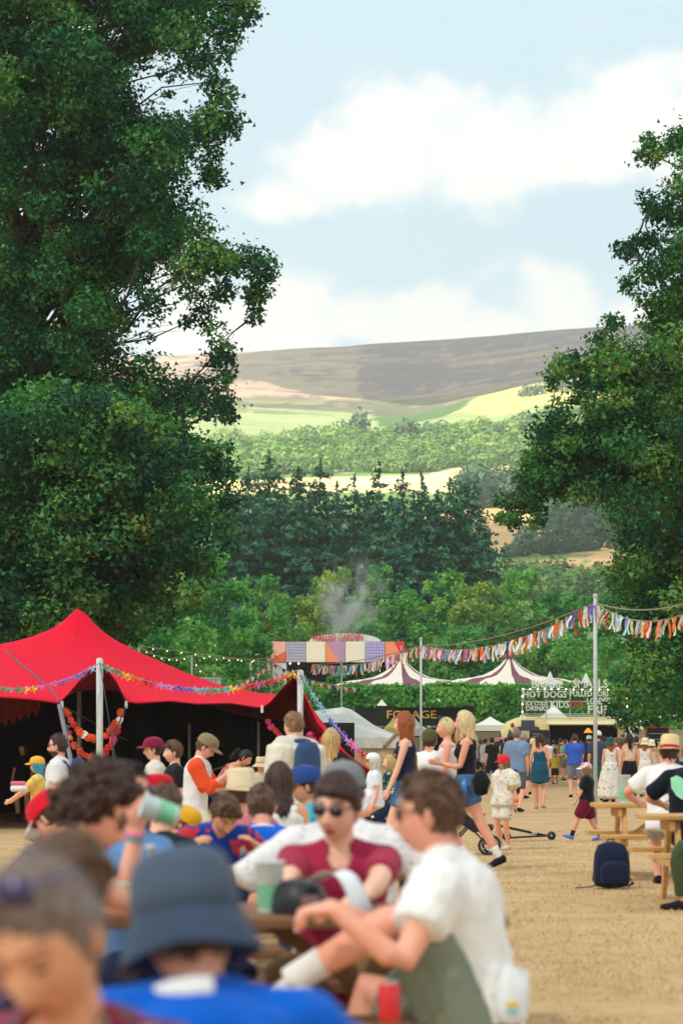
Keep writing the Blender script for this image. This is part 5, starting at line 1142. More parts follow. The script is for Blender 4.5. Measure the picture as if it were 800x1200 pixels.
def head_piece(fem, det, eyes=True):
    nu, nv = [(30, 22), (56, 42), (104, 80)][det]; d, f = sphere_dirs(nu, nv); P = head_shape(d, fem); mi = []
    for q in f:
        c = P[list(q)].mean(0); k = 0
        if det and c[1] > .05:
            ax = abs(c[0])
            if (c[0] / .024) ** 2 + ((c[2] + .0735) / .0125) ** 2 < 1: k = 1
            elif .012 < ax < .052 and abs(c[2] - (.029 + .004 * math.sin((ax - .012) / .04 * 3))) < (.0045 if not fem else .0022): k = 4
        mi.append(k)
    m = MB(); m.add(P, f); m.m = mi
    m.add(P[:nu], [tuple(range(nu))]); m.add(P[-nu:], [tuple(range(nu))[::-1]])
    for s in (-1, 1):
        e = MB(); e.ball((0, 0, 0), (.010, .019, .031), 8, 6); e.xform(Matrix.Rotation(R(-12 * s), 4, 'Z')); m.add(e.verts() + [s * .077, -.006, -.008], e.f, 0)
        e = MB(); e.ball((0, 0, 0), (.005, .011, .020), 6, 5); m.add(e.verts() + [s * .0865, -.003, -.004], e.f, 0)
        if eyes and det:
            m.ball((s * .032, .0755, .005), (.0135, .009, .0068), 10, 7, 2); m.ball((s * .032, .0805, .005), (.0062, .0052, .0062), 8, 6, 3)
    return m
ZL = dict(short=[.070,.064,.046,.0,-.035,-.050,-.072], buzz=[.074,.070,.05,.01,-.03,-.045,-.066], long=[.072,.062,.040,-.02,-.06,-.08,-.095], recede=[.095,.078,.055,.0,-.035,-.05,-.07], fringe=[.062,.058,.040,-.005,-.04,-.055,-.08])
def hair_piece(style, fem, det, rs, length=.3, vol=1.0):
    """style: short buzz curly fringe long pony bun bob ; in head coordinates"""
    nu, nv = [(30, 22), (56, 42), (84, 60)][det]; d, f = sphere_dirs(nu, nv); P = head_shape(d, fem)
    az = np.abs(np.degrees(np.arctan2(d[:, 0], d[:, 1]))); line = {'short':'short','buzz':'buzz','curly':'short','fringe':'fringe','recede':'recede'}.get(style, 'long')
    zl = np.interp(az, [0, 35, 60, 80, 95, 120, 180], ZL[line]); mask = (P[:, 2] - zl) / .02
    mask += .5 * vnoise(d, 7, int(rs.integers(1e6)), 2)
    th = dict(combed=.011, short=.017, buzz=.007, curly=.030, fringe=.022, recede=.012, long=.016, pony=.010, bun=.010, bob=.02)[style] * vol
    topk = np.clip(.55 + .6 * d[:, 2], .35, 1.15) if style in ('short', 'fringe', 'recede') else 1.0
    t = th * topk * np.clip(mask * .5, -.25, 1) + .002; strand = vnoise(d * [6, 6, 2.2], 2.2, int(rs.integers(1e6)), 3); t = t * (1 + (.2 if style == 'fringe' else .38) * strand)
    nrm = d * [1, .9, .9]; nrm /= np.linalg.norm(nrm, axis=1, keepdims=True); Q = P + nrm * t[:, None]
    m = MB(); keep = [q for q in f if max(mask[list(q)]) > -.35]; m.add(Q, keep); m.add(Q[-nu:], [tuple(range(nu))[::-1]])
    ok = np.where(mask > .5)[0]
    if style == 'curly':
        for i in rs.choice(ok, [60, 170, 420][det]): m.ball(Q[i] + rs.normal(size=3) * .006, rs.uniform(.010, .021) * (1.2 if det < 2 else 1), 6, 4)
    elif style in ('short', 'fringe', 'recede') and det:
        for i in rs.choice(ok, [0, 70, 0 if style == 'fringe' else 200][det]):
            g = np.array([rs.normal() * .35 + (.5 if style == 'fringe' else 0), (.3 if style == 'fringe' and d[i, 1] > .2 else (.35 if d[i, 1] > .3 else -.5)), -.55 + .3 * d[i, 2]]); g = unit(g - nrm[i] * (g @ nrm[i]) * .8); l = rs.uniform(.025, .05)
            if style == 'fringe': l *= 1.4
            p0 = Q[i] - nrm[i] * .004; pts = np.array([p0, p0 + g * l * .5 + nrm[i] * .006, p0 + g * l + nrm[i] * .001]); m.loft(pts, [.008, .007, .001], [.0035, .003, .001], np.cross(nrm[i], g), 4)
    if style == 'fringe':
        for k in range([0, 26, 80][det]):
            x0 = rs.uniform(-.062, .062); zt = .125 + rs.uniform(0, .006) - abs(x0) * .5; xe = np.clip(x0 * 1.12 - .020, -.078, .072); e_ = .064 + .30 * xe + rs.uniform(-.006, .010)
            p = np.array([(x0 * .8, -.01, zt + .006), (x0 * 1.0 - .006, .055, zt - .012), (xe * .98, .094 - abs(xe) * .3, .082), (xe, .103 - abs(xe) * .45, e_)]); m.loft(p, np.array([.006, .011, .010, .003]), np.array([.003, .005, .005, .0015]), (1, .1, 0), 5)
    if style in ('long', 'bob'):
        L = length if style == 'long' else .16; n = [26, 70, 130][det]
        for k in range(n):
            a = rs.uniform(72, 288) if k > n * .12 else rs.choice([rs.uniform(55, 75), rs.uniform(285, 305)]); ar = R(a); sx, sy = math.sin(ar), math.cos(ar); r0 = rs.uniform(.0, 1)
            l = L * rs.uniform(.75, 1.05); st = rs.uniform(-.006, .012); side = abs(sx)
            pts = [(sx * .045, sy * .05 - .005, .108 + st), (sx * (.083 + st), sy * (.098 + st), .045), (sx * (.088 + st), sy * (.102 + st) - .004, -.03), (sx * .080, sy * .088 - .015, -.10)]
            zb = -.10; steps = 4
            for q in range(1, steps + 1):
                u = q / steps; pts.append((sx * (.080 - .01 * u) + rs.normal() * .008, min(sy * .088, .0 if side > .9 else sy * .088) - .015 - .045 * u + rs.normal() * .008, zb - (l - .0) * u))
            wv = rs.uniform(.011, .02) * (1.5 if det == 0 else 1.0); w_ = np.array([.4, 1, 1, 1, 1, .95, .75, .25][:len(pts)]) * wv
            m.loft(np.array(pts), w_, w_ * .45, (sy, -sx, 0), 5)
    if style == 'pony':
        base = np.array([0, -.105, .045]); m.ball(base, .024, 8, 6)
        for k in range([10, 22, 40][det]):
            o = rs.normal(size=3) * .014; l = length * rs.uniform(.8, 1.05); pts = np.array([base + o * .3, base + o + [0, -.035, .0], base + o * 1.5 + [0, -.05, -.07], base + o * 2 + [0, -.045, -.07 - l * .55], base + o * 1.2 + [0, -.03, -.05 - l]]); m.loft(pts, [.01, .014, .014, .012, .003], [.008, .01, .01, .008, .002], (1, 0, 0), 5)
    if style in ('bun', 'combed'):
        base = np.array([.0, -.105, .075]); rb = .055 * vol
        for k in range([8, 26, 60][det] if style == 'bun' else 0):
            ax = unit(rs.normal(size=3) + [0, -1.6, .8]); u_ = unit(np.cross(ax, rs.normal(size=3))); v_ = np.cross(ax, u_); t0 = rs.uniform(0, 6.28); tt = np.linspace(t0, t0 + rs.uniform(2, 4), 7); rr = rb * rs.uniform(.75, 1.05)
            m.loft(base + rr * (np.cos(tt)[:, None] * u_ + np.sin(tt)[:, None] * v_) + ax * rs.normal() * .010, np.array([.4, 1, 1, 1, 1, 1, .4]) * .013, np.array([.4, 1, 1, 1, 1, 1, .4]) * .008, ax, 5)
        if style == 'bun': m.ball(base, rb * .85, 12, 9)
        else: base = np.array([0, -.118, .03])
        for k in range([0, 18, 70][det]):   # hair combed back to the bun
            a = R(rs.uniform(-105, 105)); p0 = np.array([math.sin(a) * .074, math.cos(a) * .06 + .005, (.088 + rs.uniform(0, .02)) if abs(a) < 1.0 else (.06 + rs.uniform(-.05, .03))]); p0 = unit(p0 / [.0765, .098, .117]) * np.array([.0765, .098, .117]) + 0; pm = unit((p0 + base) / 2 / np.array([.0765, .098, .117])) * np.array([.088, .110, .130]); p0 = p0 * 1.07
            m.loft(np.array([p0, pm, base]), [.006, .010, .008], [.004, .005, .004], unit(pm), 4)
    return m

def hat_piece(kind, rs, tall=1.0):
    """returns list of (name, MB) in head coordinates; z up, y forward"""
    out = []; ex, ey = .090, .112
    if kind in ('cap', 'cap_back'):
        pr = [(1.02, .030), (1.03, .055), (.98, .085), (.84, .113), (.60, .131), (.30, .140), (.02, .143)]
        m = MB(); m.lathe([(a, z * tall) for a, z in pr], seg=28, sx=ex, sy=ey); m.lathe([(.99, .028), (.99, .055), (.9, .09), (.5, .125), (.02, .137)][::-1], seg=28, sx=ex, sy=ey); out.append(('hat', m))
        s = -1 if kind == 'cap_back' else 1; n, k = 15, 5; P = np.zeros((k, n, 3))
        for i in range(k):
            for j in range(n):
                a = R(-62 + 124 * j / (n - 1)); u = i / (k - 1); q = math.cos(a); P[i, j] = (math.sin(a) * ex * (1.0 + .02 * u), s * (ey * q + .078 * u * (q ** .6)), .034 - .020 * u * u - .014 * math.sin(a) ** 2 + .006)
        m = MB(); sheet(m, P, .004); m.ball((0, 0, .144), .007, 6, 4); out.append(('brim', m))
    elif kind == 'bucket':
        pr = [(1.0, .02), (1.07, .024), (1.06, .06), (1.01, .095), (.90, .120), (.70, .133), (.4, .139), (.02, .141)]; m = MB(); m.lathe(pr, seg=32, sx=ex, sy=ey); out.append(('hat', m))
        def wob(V, a): V[:, :, 2] += .006 * np.sin(a * 3 + 1) * ((V[:, :, 0] ** 2 + V[:, :, 1] ** 2) ** .5 / .15) ** 3; return V
        m = MB(); m.lathe([(1.0, .030), (1.12, .008), (1.24, -.020), (1.34, -.050), (1.35, -.054), (1.32, -.056), (1.21, -.024), (1.0, .018)], seg=36, sx=ex * 1.03, sy=ey * .98, wob=wob); out.append(('brim', m))
    elif kind in ('straw', 'fedora', 'sun'):
        fl = 1.75 if kind == 'straw' else (1.55 if kind == 'fedora' else 1.7); hgt = .115 if kind != 'sun' else .10
        pr = [(1.0, .030), (1.02, .034), (.98, .07), (.92, .03 + hgt), (.80, .05 + hgt), (.55, .045 + hgt), (.02, .038 + hgt)]; m = MB(); m.lathe(pr, seg=32, sx=ex, sy=ey); out.append(('hat', m))
        def wob(V, a): r = (V[:, :, 0] ** 2 + V[:, :, 1] ** 2) ** .5; V[:, :, 2] += .010 * np.cos(a * 2) * (r / .17) ** 2 * (1 if kind != 'sun' else .5); return V
        dr = -.004 if kind != 'sun' else -.055
        m = MB(); m.lathe([(1.0, .036), (1.0 + (fl - 1) * .5, .030 + dr * .4), (fl, .032 + dr), (fl, .028 + dr), (1.0 + (fl - 1) * .5, .025 + dr * .4), (.98, .028)], seg=36, sx=ex, sy=ey, wob=wob); out.append(('brim', m))
        m = MB(); m.lathe([(1.035, .040), (1.04, .044), (1.015, .066), (1.0, .067)], seg=32, sx=ex, sy=ey); out.append(('hat_band', m))
    elif kind == 'beanie':
        m = MB(); m.lathe([(1.03, .0), (1.06, .02), (1.05, .06), (.95, .10), (.7, .13), (.35, .146), (.02, .15)], seg=28, sx=ex * .96, sy=ey * .96); out.append(('hat', m))
    elif kind == 'scarf':
        m = MB(); m.lathe([(1.0, .045), (1.02, .06), (.92, .10), (.66, .13), (.3, .142), (.02, .145)], seg=24, sx=ex * .95, sy=ey * .97); m.ball((0, -.10, .03), (.03, .03, .02), 8, 6); out.append(('headscarf', m))
    return out
def glasses_piece(up=False):
    m = MB(); 
    for s in (-1, 1):
        t = np.linspace(0, 2 * math.pi, 17)[:-1]; c = np.cos(t); sn = np.sin(t); X = s * .034 + .026 * np.sign(c) * np.abs(c) ** .8; Z = .005 + .0195 * np.sign(sn) * np.abs(sn) ** .85; yb = .098 - .30 * np.abs(X) ** 1.5
        V = np.concatenate([np.stack([X, yb, Z], 1), np.stack([X, yb - .004, Z], 1)]); m.add(V, [tuple(range(16)), tuple(range(31, 15, -1))] + [(k, 16 + k, 16 + (k + 1) % 16, (k + 1) % 16) for k in range(16)])
        m.tube([(s * .058, .088, .013), (s * .074, .06, .014), (s * .082, .0, .012), (s * .080, -.012, .0)], .003, 5)
    m.tube([(-.011, .097, .010), (0, .1005, .012), (.011, .097, .010)], .003, 5)
    return m

_jobs = []
def remesh_job(mb, vox, fn, smooth=2, dec=0):
    me = bpy.data.meshes.new('tmp'); me.from_pydata(mb.verts().tolist(), [], mb.f); o = bpy.data.objects.new('tmp', me); COL.objects.link(o)
    md = o.modifiers.new('r', 'REMESH'); md.mode = 'VOXEL'; md.voxel_size = vox; md.adaptivity = 0
    if smooth: sd = o.modifiers.new('s', 'SMOOTH'); sd.iterations = smooth; sd.factor = .5
    if dec: dd = o.modifiers.new('d', 'DECIMATE'); dd.ratio = dec
    _jobs.append((o, fn))
def flush_jobs():
    bpy.context.view_layer.update(); dg = bpy.context.evaluated_depsgraph_get()
    for o, fn in _jobs:
        e = o.evaluated_get(dg); me = e.to_mesh(); n = len(me.vertices)
        V = np.zeros(n * 3, np.float32); me.vertices.foreach_get('co', V); V = V.reshape(-1, 3).astype(float)
        Nn = np.zeros(n * 3, np.float32); me.vertices.foreach_get('normal', Nn); Nn = Nn.reshape(-1, 3)
        lp = np.zeros(len(me.loops), np.int32); me.loops.foreach_get('vertex_index', lp); ls = np.zeros(len(me.polygons), np.int32); me.polygons.foreach_get('loop_start', ls)
        e.to_mesh_clear(); fn(V, Nn, lp, ls)
    for o, fn in _jobs: d = o.data; bpy.data.objects.remove(o); bpy.data.meshes.remove(d)
    _jobs.clear()
def polymesh(name, V, lp, ls, mats, mi=None):
    me = bpy.data.meshes.new(name); me.vertices.add(len(V)); me.vertices.foreach_set('co', np.ascontiguousarray(V, np.float32).ravel())
    me.loops.add(len(lp)); me.loops.foreach_set('vertex_index', np.ascontiguousarray(lp, np.int32)); me.polygons.add(len(ls)); me.polygons.foreach_set('loop_start', np.ascontiguousarray(ls, np.int32))
    for m in mats: me.materials.append(m)
    if mi is not None: me.polygons.foreach_set('material_index', np.ascontiguousarray(mi, np.int32))
    me.polygons.foreach_set('use_smooth', np.ones(len(ls), bool)); me.update(calc_edges=True); return me

TS = [-.18,-.10,0,.2,.42,.65,.82,.91,.97,1.03]
TM = ([.10,.145,.165,.152,.150,.170,.176,.150,.085,.058], [.085,.11,.118,.106,.104,.118,.116,.095,.070,.057])
TF = ([.10,.150,.168,.145,.126,.142,.148,.128,.075,.048], [.09,.115,.120,.098,.090,.102,.098,.082,.062,.048])
def ik(S, T, a, b, pole):
    S, T = np.asarray(S, float), np.asarray(T, float); v = T - S; d = np.linalg.norm(v); dm = min(max(d, abs(a - b) + .02), (a + b) * .998); v = v / max(d, 1e-6); T2 = S + v * dm
    x = (a * a - b * b + dm * dm) / (2 * dm); h = math.sqrt(max(a * a - x * x, 0)); p = np.asarray(pole, float); p = p - v * (p @ v)
    return S + v * x + unit(p) * h, T2

def hand_lofts(mb, W, hd, pn, s, side, curl, spread=1.0):
    """palm, four unequal fingers and a thumb. hd: direction wrist to fingers, pn: palm normal, side: +1 right -1 left"""
    hd = unit(hd); pn = unit(pn - hd * (pn @ hd)); lat = np.cross(hd, pn) * side; k = s
    mb.loft(np.array([W - hd * .012 * k, W + hd * .02 * k, W + hd * .06 * k, W + hd * .092 * k]), np.array([.028, .034, .041, .040]) * k, np.array([.020, .017, .015, .012]) * k, lat, 10, 2.4)
    for i, (o, l, r_) in enumerate([(-.031, .066, .0083), (-.0105, .078, .0088), (.0105, .074, .0085), (.030, .058, .0076)]):
        o *= -1   # index nearest the thumb
        p = W + hd * (.088 - .006 * abs(i - 1.3)) * k + lat * o * k * spread; d = unit(hd + lat * o * 2.2 * spread); pts = [p - d * .01 * k, p]; a = 0
        for seg in (.42, .32, .26):
            a += curl * (1.0 + .08 * i); dd = d * math.cos(R(a)) + pn * math.sin(R(a)); p = p + dd * l * seg * k; pts.append(p)
        mb.loft(np.array(pts), np.array([1.05, 1.05, 1, .93, .75]) * r_ * k, np.array([1.05, 1.05, 1, .93, .75]) * r_ * k, lat, 7)
    b = W + hd * .022 * k + lat * .026 * k; d = unit(hd * .62 + lat * .70 + pn * .35); pts = [b - d * .01 * k, b + d * .030 * k, b + d * .030 * k + unit(d + hd * .5 + pn * .3) * .028 * k, b + d * .030 * k + unit(d + hd * .5 + pn * .3) * .028 * k + unit(hd + pn * .5 + d * .3) * .024 * k]
    mb.loft(np.array(pts), np.array([.015, .0125, .0105, .0075]) * k, np.array([.014, .012, .010, .0075]) * k, pn, 7)

def segd(P_, A, B):
    d = B - A; t = np.clip(((P_ - A) @ d) / (d @ d), 0, 1); return np.linalg.norm(P_ - A - t[:, None] * d, axis=1)
def person(label, px, Y, yaw=0, H=1.75, top=None, fem=False, hz=None, lean=0, side=0, twist=0, hy=0, hp=0, hr=0, lh=None, rh=None, le=None, re=None, ll=None, rl=None, lk=None, rk=None,
           girth=1.0, sk='fair', hair=('short', 'brown'), hlen=.3, hvol=1.0, shirt=None, legs=None, skirt=None, shoes=None, sock=None, hat=None, hatm=None, glasses=False, vox=.011, det=1, curl=22,
           hdl=None, hdr=None, group=None, sit=False, extra=None, foot=None, tf=(0, 0), cat='person', folds=1.0, headk=1.0, arm=1.0):
    rs = np.random.default_rng(abs(hash((round(px * 3), round(Y * 10)))) % (2 ** 31)); s = H / 1.75; Tx, Ty = TF if fem else TM; g = girth
    hz = (.93 if hz is None else hz) * (s if not sit else 1)
    if sit and hz == .93: hz = .55
    X0 = wx(px, Y); z0 = gz(X0, Y)
    def spine(t, h):
        o = np.zeros(3); 
        if t <= 0: return np.array([0, 0, h]) + RT(0) @ np.array([0, 0, .52 * s * t])
        n = max(2, int(t * 8)); 
        for k in range(n): o = o + RT((k + .5) / n * t) @ np.array([0, 0, .52 * s * t / n])
        return np.array([0, 0, h]) + o
    def RT(t): t = max(t, 0); return Rz(twist * t) @ Rx(-lean * (.5 + 1.0 * t)) @ Ry(side * (.5 + t))
    Rh = Rz(twist + hy) @ Rx(-hp) @ Ry(hr); hk = s * headk if H > 1.5 else s * headk * (1 + (1.5 - H) * .35)
    nd = unit(RT(1) @ np.array([0, 0, .7]) + np.array([0, 0, .4]) + Rh @ np.array([0, .06, .1]))
    hc_of = lambda h: spine(1, h) + nd * .066 * s + Rh @ np.array([0, .018, .078]) * hk
    Hc = hc_of(hz)
    if top is not None:
        dz = wz(top, Y) - z0 - (Hc[2] + .122 * hk * max(.75, math.cos(R(hp)) if abs(hp) < 60 else .75)); hz += dz
        if not sit: hz = max(hz, .45)
        Hc = hc_of(hz)
    off = Rz(yaw) @ Hc; ox, oy = X0 - off[0], Y - off[1]
    root = empty('person', (ox, oy, z0), R(yaw), label, cat, group)
    Ri = Rz(-yaw)
    def W2L(v): 
        if v is None: return None
        if v[0] == 'w': return Ri @ (np.array(P3(v[1], v[2], v[3])) - np.array([ox, oy, z0]))
        return np.array(v, float)
    Sp = lambda t: spine(t, hz)
    # ---- joints
    shx = (.165 if not fem else .146) * s * (.5 + .5 * g); A1, A2 = .29 * s * arm, .25 * s * arm; L1, L2 = .43 * s, .415 * s; J = {}
    for sd, nm in ((-1, 'l'), (1, 'r')):
        S = Sp(.90) + RT(.9) @ np.array([sd * shx, -.005 * s, -.012 * s]); T = W2L(lh if sd < 0 else rh); pole = le if sd < 0 else re
        if T is None: T = S + np.array([sd * .05, .05, -.52]) * s
        E, Wt = ik(S, T, A1, A2, np.array(pole if pole is not None else (sd * .6, -1, -.35), float)); J['S' + nm], J['E' + nm], J['W' + nm] = S, E, Wt
        Hp = np.array([0, 0, hz]) + RT(0) @ np.array([sd * .088 * s, 0, -.025 * s]); T = W2L(ll if sd < 0 else rl); pole = lk if sd < 0 else rk
        if T is None: T = np.array([sd * .10 * s, .0, .08 * s]) if not sit else np.array([sd * .14 * s, .40 * s, .08 * s])
        K, An = ik(Hp, T, L1, L2, np.array(pole if pole is not None else (sd * .25, 1, .25), float)); J['H' + nm], J['K' + nm], J['A' + nm] = Hp, K, An
    af = (.82 if fem else 1.0) * s * (.6 + .4 * g); lf = (1.0 if fem else 1.0) * s * (.65 + .35 * g)
    def torso(mb, t0, t1, inf, flare=0.0, seg=22, keepw=False):
        ts = np.concatenate([np.linspace(t0, min(.9, t1), 9), np.linspace(.93, t1, 3) if t1 > .93 else []]); rx = np.interp(ts, TS, Tx); ry = np.interp(ts, TS, Ty)
        if keepw: rx = np.where(ts < 0, Tx[2], rx); ry = np.where(ts < 0, Ty[2], ry)
        bl = np.interp(ts, [-.2, .1, .4, .8, 1], [g, g, g, .5 + .5 * g, 1]); fl = flare * np.clip((.5 - ts) / .6, 0, 1)
        mb.loft(np.array([Sp(t) for t in ts]), (rx * s * bl + inf + fl), (ry * s * bl + inf + fl), np.array([RT(t) @ np.array([1, 0, 0]) for t in ts]), seg, 2.35)
    def arm_l(mb, nm, f0, f1, inf, start=None):
        S, E, Wt = J['S' + nm], J['E' + nm], J['W' + nm]; key = np.array([S, S * .5 + E * .5, S * .12 + E * .88, E, E * .72 + Wt * .28, Wt]); rr = np.array([.054, .047, .040, .038, .041, .0265]) * af; dist = np.array([0, .27, .47, .54, .67, 1.0])
        ts = np.linspace(f0, f1, 9); pts = np.stack([np.interp(ts, dist, key[:, k]) for k in range(3)], 1); r_ = np.interp(ts, dist, rr) + inf
        if start is not None: pts = np.concatenate([[start], pts]); r_ = np.concatenate([[r_[0] * 1.05], r_])
        mb.loft(pts, r_, r_, RT(.5) @ np.array([.3, 1, .2]), 12)
    def leg_l(mb, nm, f0, f1, inf, flare=0.0):
        Hp, K, An = J['H' + nm], J['K' + nm], J['A' + nm]; key = np.array([Hp, Hp * .5 + K * .5, Hp * .1 + K * .9, K, K * .7 + An * .3, K * .25 + An * .75, An]); rr = np.array([.090, .079, .060, .056, .059, .042, .036]) * lf; dist = np.array([0, .255, .46, .51, .66, .88, 1.0])
        ts = np.linspace(f0, f1, 11); pts = np.stack([np.interp(ts, dist, key[:, k]) for k in range(3)], 1); r_ = np.interp(ts, dist, rr) + inf + flare * ts / max(f1, .1); mb.loft(pts, r_, r_, (1, .2, 0), 14)
    footd = {}
    def foot_l(mb, nm, inf=0.0, sole=0.0):
        sd = -1 if nm == 'l' else 1; An, K = J['A' + nm], J['K' + nm]; fw = foot[0 if sd < 0 else 1] if foot else None
        shin = unit(An - K); f_ = np.array(fw, float) if fw is not None else np.array([sd * .18, 1, 0.0]) - shin * 0
        f_ = unit(f_); dn = unit(np.cross(np.cross(f_, shin), f_)); k = s
        c = lambda y, z: An + f_ * y * k + dn * z * k
        mb.loft(np.array([c(-.062, .040), c(-.045, .038), c(0, .034), c(.06, .046), c(.115, .055), c(.165, .058), c(.190, .060)]), np.array([.018, .031, .034, .038, .044, .036, .018]) * k + inf, np.array([.020, .038, .042, .031, .023, .017, .010]) * k + inf, np.cross(f_, dn), 12)
        return f_, dn
    # ---- body
    B = MB(); torso(B, -.16, 1.0, 0)
    for x in (-1, 1): B.ball(Sp(-.02) + RT(0) @ np.array([x * .072 * s, -.036 * s, 0]), .082 * s * g, 12, 8)
    if fem:
        for x in (-1, 1): B.ball(Sp(.66) + RT(.66) @ np.array([x * .066 * s, .075 * s, 0]), .058 * s, 12, 8)
    for nm in 'lr':
        B.loft(np.array([Sp(.99), Sp(.955) * .5 + J['S' + nm] * .5, J['S' + nm]]), np.array([.046, .049, .052]) * af, np.array([.045, .048, .052]) * af, (0, 1, .1), 10); B.ball(J['S' + nm], .054 * af, 10, 8)
        arm_l(B, nm, 0, 1, 0); leg_l(B, nm, 0, 1, 0); foot_l(B, nm)
        hd = unit(J['W' + nm] - J['E' + nm]); ov = hdl if nm == 'l' else hdr; pn = RT(.5) @ np.array([(1 if nm == 'l' else -1) * 1.0, .15, 0])
        if ov is not None: hd = unit(W2Ldir(ov[0], Ri)); pn = W2Ldir(ov[1], Ri)
        hand_lofts(B, J['W' + nm], hd, pn, s * (.95 if not fem else .88), 1 if nm == 'r' else -1, curl)
    hb = Hc + Rh @ np.array([0, -.022, -.045]) * hk
    B.loft(np.array([Sp(.90), Sp(.97), Sp(1.0) * .4 + hb * .6, hb + Rh @ np.array([0, 0, .03])]), np.array([.075, .060, .052, .052]) * (s if not fem else s * .86), np.array([.07, .060, .054, .054]) * (s if not fem else s * .86), RT(1) @ np.array([1, 0, 0]), 14)
    hp_ = head_piece(fem, det, eyes=not glasses and det < 2); Vh = hp_.verts() * hk @ Rh.T + Hc
    sm_ = skin(SKINS[sk]); hm = hairmat(HC[hair[1]] if isinstance(hair[1], str) else hair[1])
    def body_fn(V, Nn, lp, ls):
        n = len(V); hl = np.array([i for f in hp_.f for i in f], np.int32) + n; hls = np.cumsum([0] + [len(f) for f in hp_.f])[:-1] + len(lp)
        me = polymesh('body', np.concatenate([V, Vh]), np.concatenate([lp, hl]), np.concatenate([ls, hls]), [sm_, LIP, EYEW, EYED, hm], np.concatenate([np.zeros(len(ls), int), hp_.m])); link('body', me, root)
    remesh_job(B, vox, body_fn, 2, .22 if vox < .010 else .26)
    def cloth_fn(nm, mats, amp, cut=None, mifn=None):
        def fn(V, Nn, lp, ls):
            if amp: V = V + Nn * ((vnoise(V * [1, 1, .7], 9 / s, 3 + len(label), 3) * amp * .9 + np.abs(vnoise(V * [1, 1, .6], 20 / s, 5, 2)) * amp * .6)[:, None])
            mi = None
            if cut is not None or mifn is not None:
                ends = np.append(ls[1:], len(lp)); k = ends[0] - ls[0]; cen = V[lp.reshape(-1, 4)].mean(1)
                if cut is not None:
                    keep = ~cut(cen); lp2 = lp.reshape(-1, 4)[keep]; cen = cen[keep]; used = np.unique(lp2); rem = np.full(len(V), -1); rem[used] = np.arange(len(used)); V = V[used]; lp = rem[lp2].ravel(); ls = np.arange(len(lp2)) * 4
                if mifn is not None: mi = mifn(cen)
            o = link(nm, polymesh(nm, V, lp, ls, mats, mi), root)
            if cut is not None: md = o.modifiers.new('thickness', 'SOLIDIFY'); md.thickness = .004; md.offset = -1
        return fn
    # ---- clothes
    if shirt:
        d = shirt; lo = d.get('loose', .012) ; M_ = MB(); nm = d.get('name', 'shirt'); t1 = d.get('top', .985)
        if d.get('cut') == 'tank':
            torso(M_, d.get('hem', -.02), d.get('top', .80), lo * .7, d.get('flare', 0), keepw=True)
            for x in (-1, 1):
                q = lambda t, y: Sp(t) + RT(t) @ np.array([x * .078 * s, y, 0]); M_.loft(np.array([q(.74, np.interp(.74, TS, Ty) * s * .96), q(.88, .085 * s), q(.975, .01 * s), q(.90, -.085 * s), q(.72, -np.interp(.72, TS, Ty) * s)]), d.get('strap', .022), .008, RT(.8) @ np.array([1, 0, 0]), 8)
        else:
            torso(M_, d.get('hem', -.10), t1, lo, d.get('flare', .004), keepw=True)
            for a_ in 'lr':
                M_.loft(np.array([Sp(.982), Sp(.952) * .5 + J['S' + a_] * .5, J['S' + a_]]), np.array([.046, .049, .052]) * af + lo, np.array([.046, .048, .052]) * af + lo, (0, 1, .1), 10); M_.ball(J['S' + a_], .054 * af + lo, 12, 8); arm_l(M_, a_, 0, d.get('sl', .36), lo + d.get('slo', .010))
        if fem:
            for x in (-1, 1): M_.ball(Sp(.66) + RT(.66) @ np.array([x * .062 * s, .072 * s, 0]), .060 * s + lo * .6, 12, 8)
        cut = None
        if d.get('scoop'):
            r_ = d['scoop']; cc = Sp(.99) + RT(1) @ np.array([0, .055 + r_ * .35, -.005]); cut = lambda P_: (np.linalg.norm((P_ - cc) * [1.15, 1, .95], axis=1) < r_) | (np.linalg.norm(P_ - Sp(1.02), axis=1) < .056 * s)
        mifn = None
        if d.get('sleeve_m'):
            mifn = lambda P_: (np.min([segd(P_, J[u_ + a_], J[v_ + a_]) for a_ in 'lr' for u_, v_ in ('SE', 'EW')], axis=0) < .096 * s).astype(int)
        remesh_job(M_, vox * (1.45 if det == 2 else 1.65), cloth_fn(nm, [d['m']] + ([d['sleeve_m']] if d.get('sleeve_m') else []), .007 * s * folds * (d.get('fold', 1)) * (1.4 if det == 2 else 1), cut, mifn), 1)
    if legs:
        d = legs; lo = d.get('loose', .014); M_ = MB(); torso(M_, -.17, d.get('waist', .10), lo * .8); 
        for x in (-1, 1): M_.ball(Sp(-.02) + RT(0) @ np.array([x * .072 * s, -.036 * s, 0]), .082 * s * g + lo * .8, 12, 8)
        for a_ in 'lr': leg_l(M_, a_, 0, d.get('len', .42), lo, d.get('flare', .008))
        remesh_job(M_, vox * (1.45 if det == 2 else 1.65), cloth_fn(d.get('name', 'shorts' if d.get('len', .42) < .7 else 'trousers'), [d['m']], .006 * s * folds * (2.2 if det == 2 else 1), None), 1)
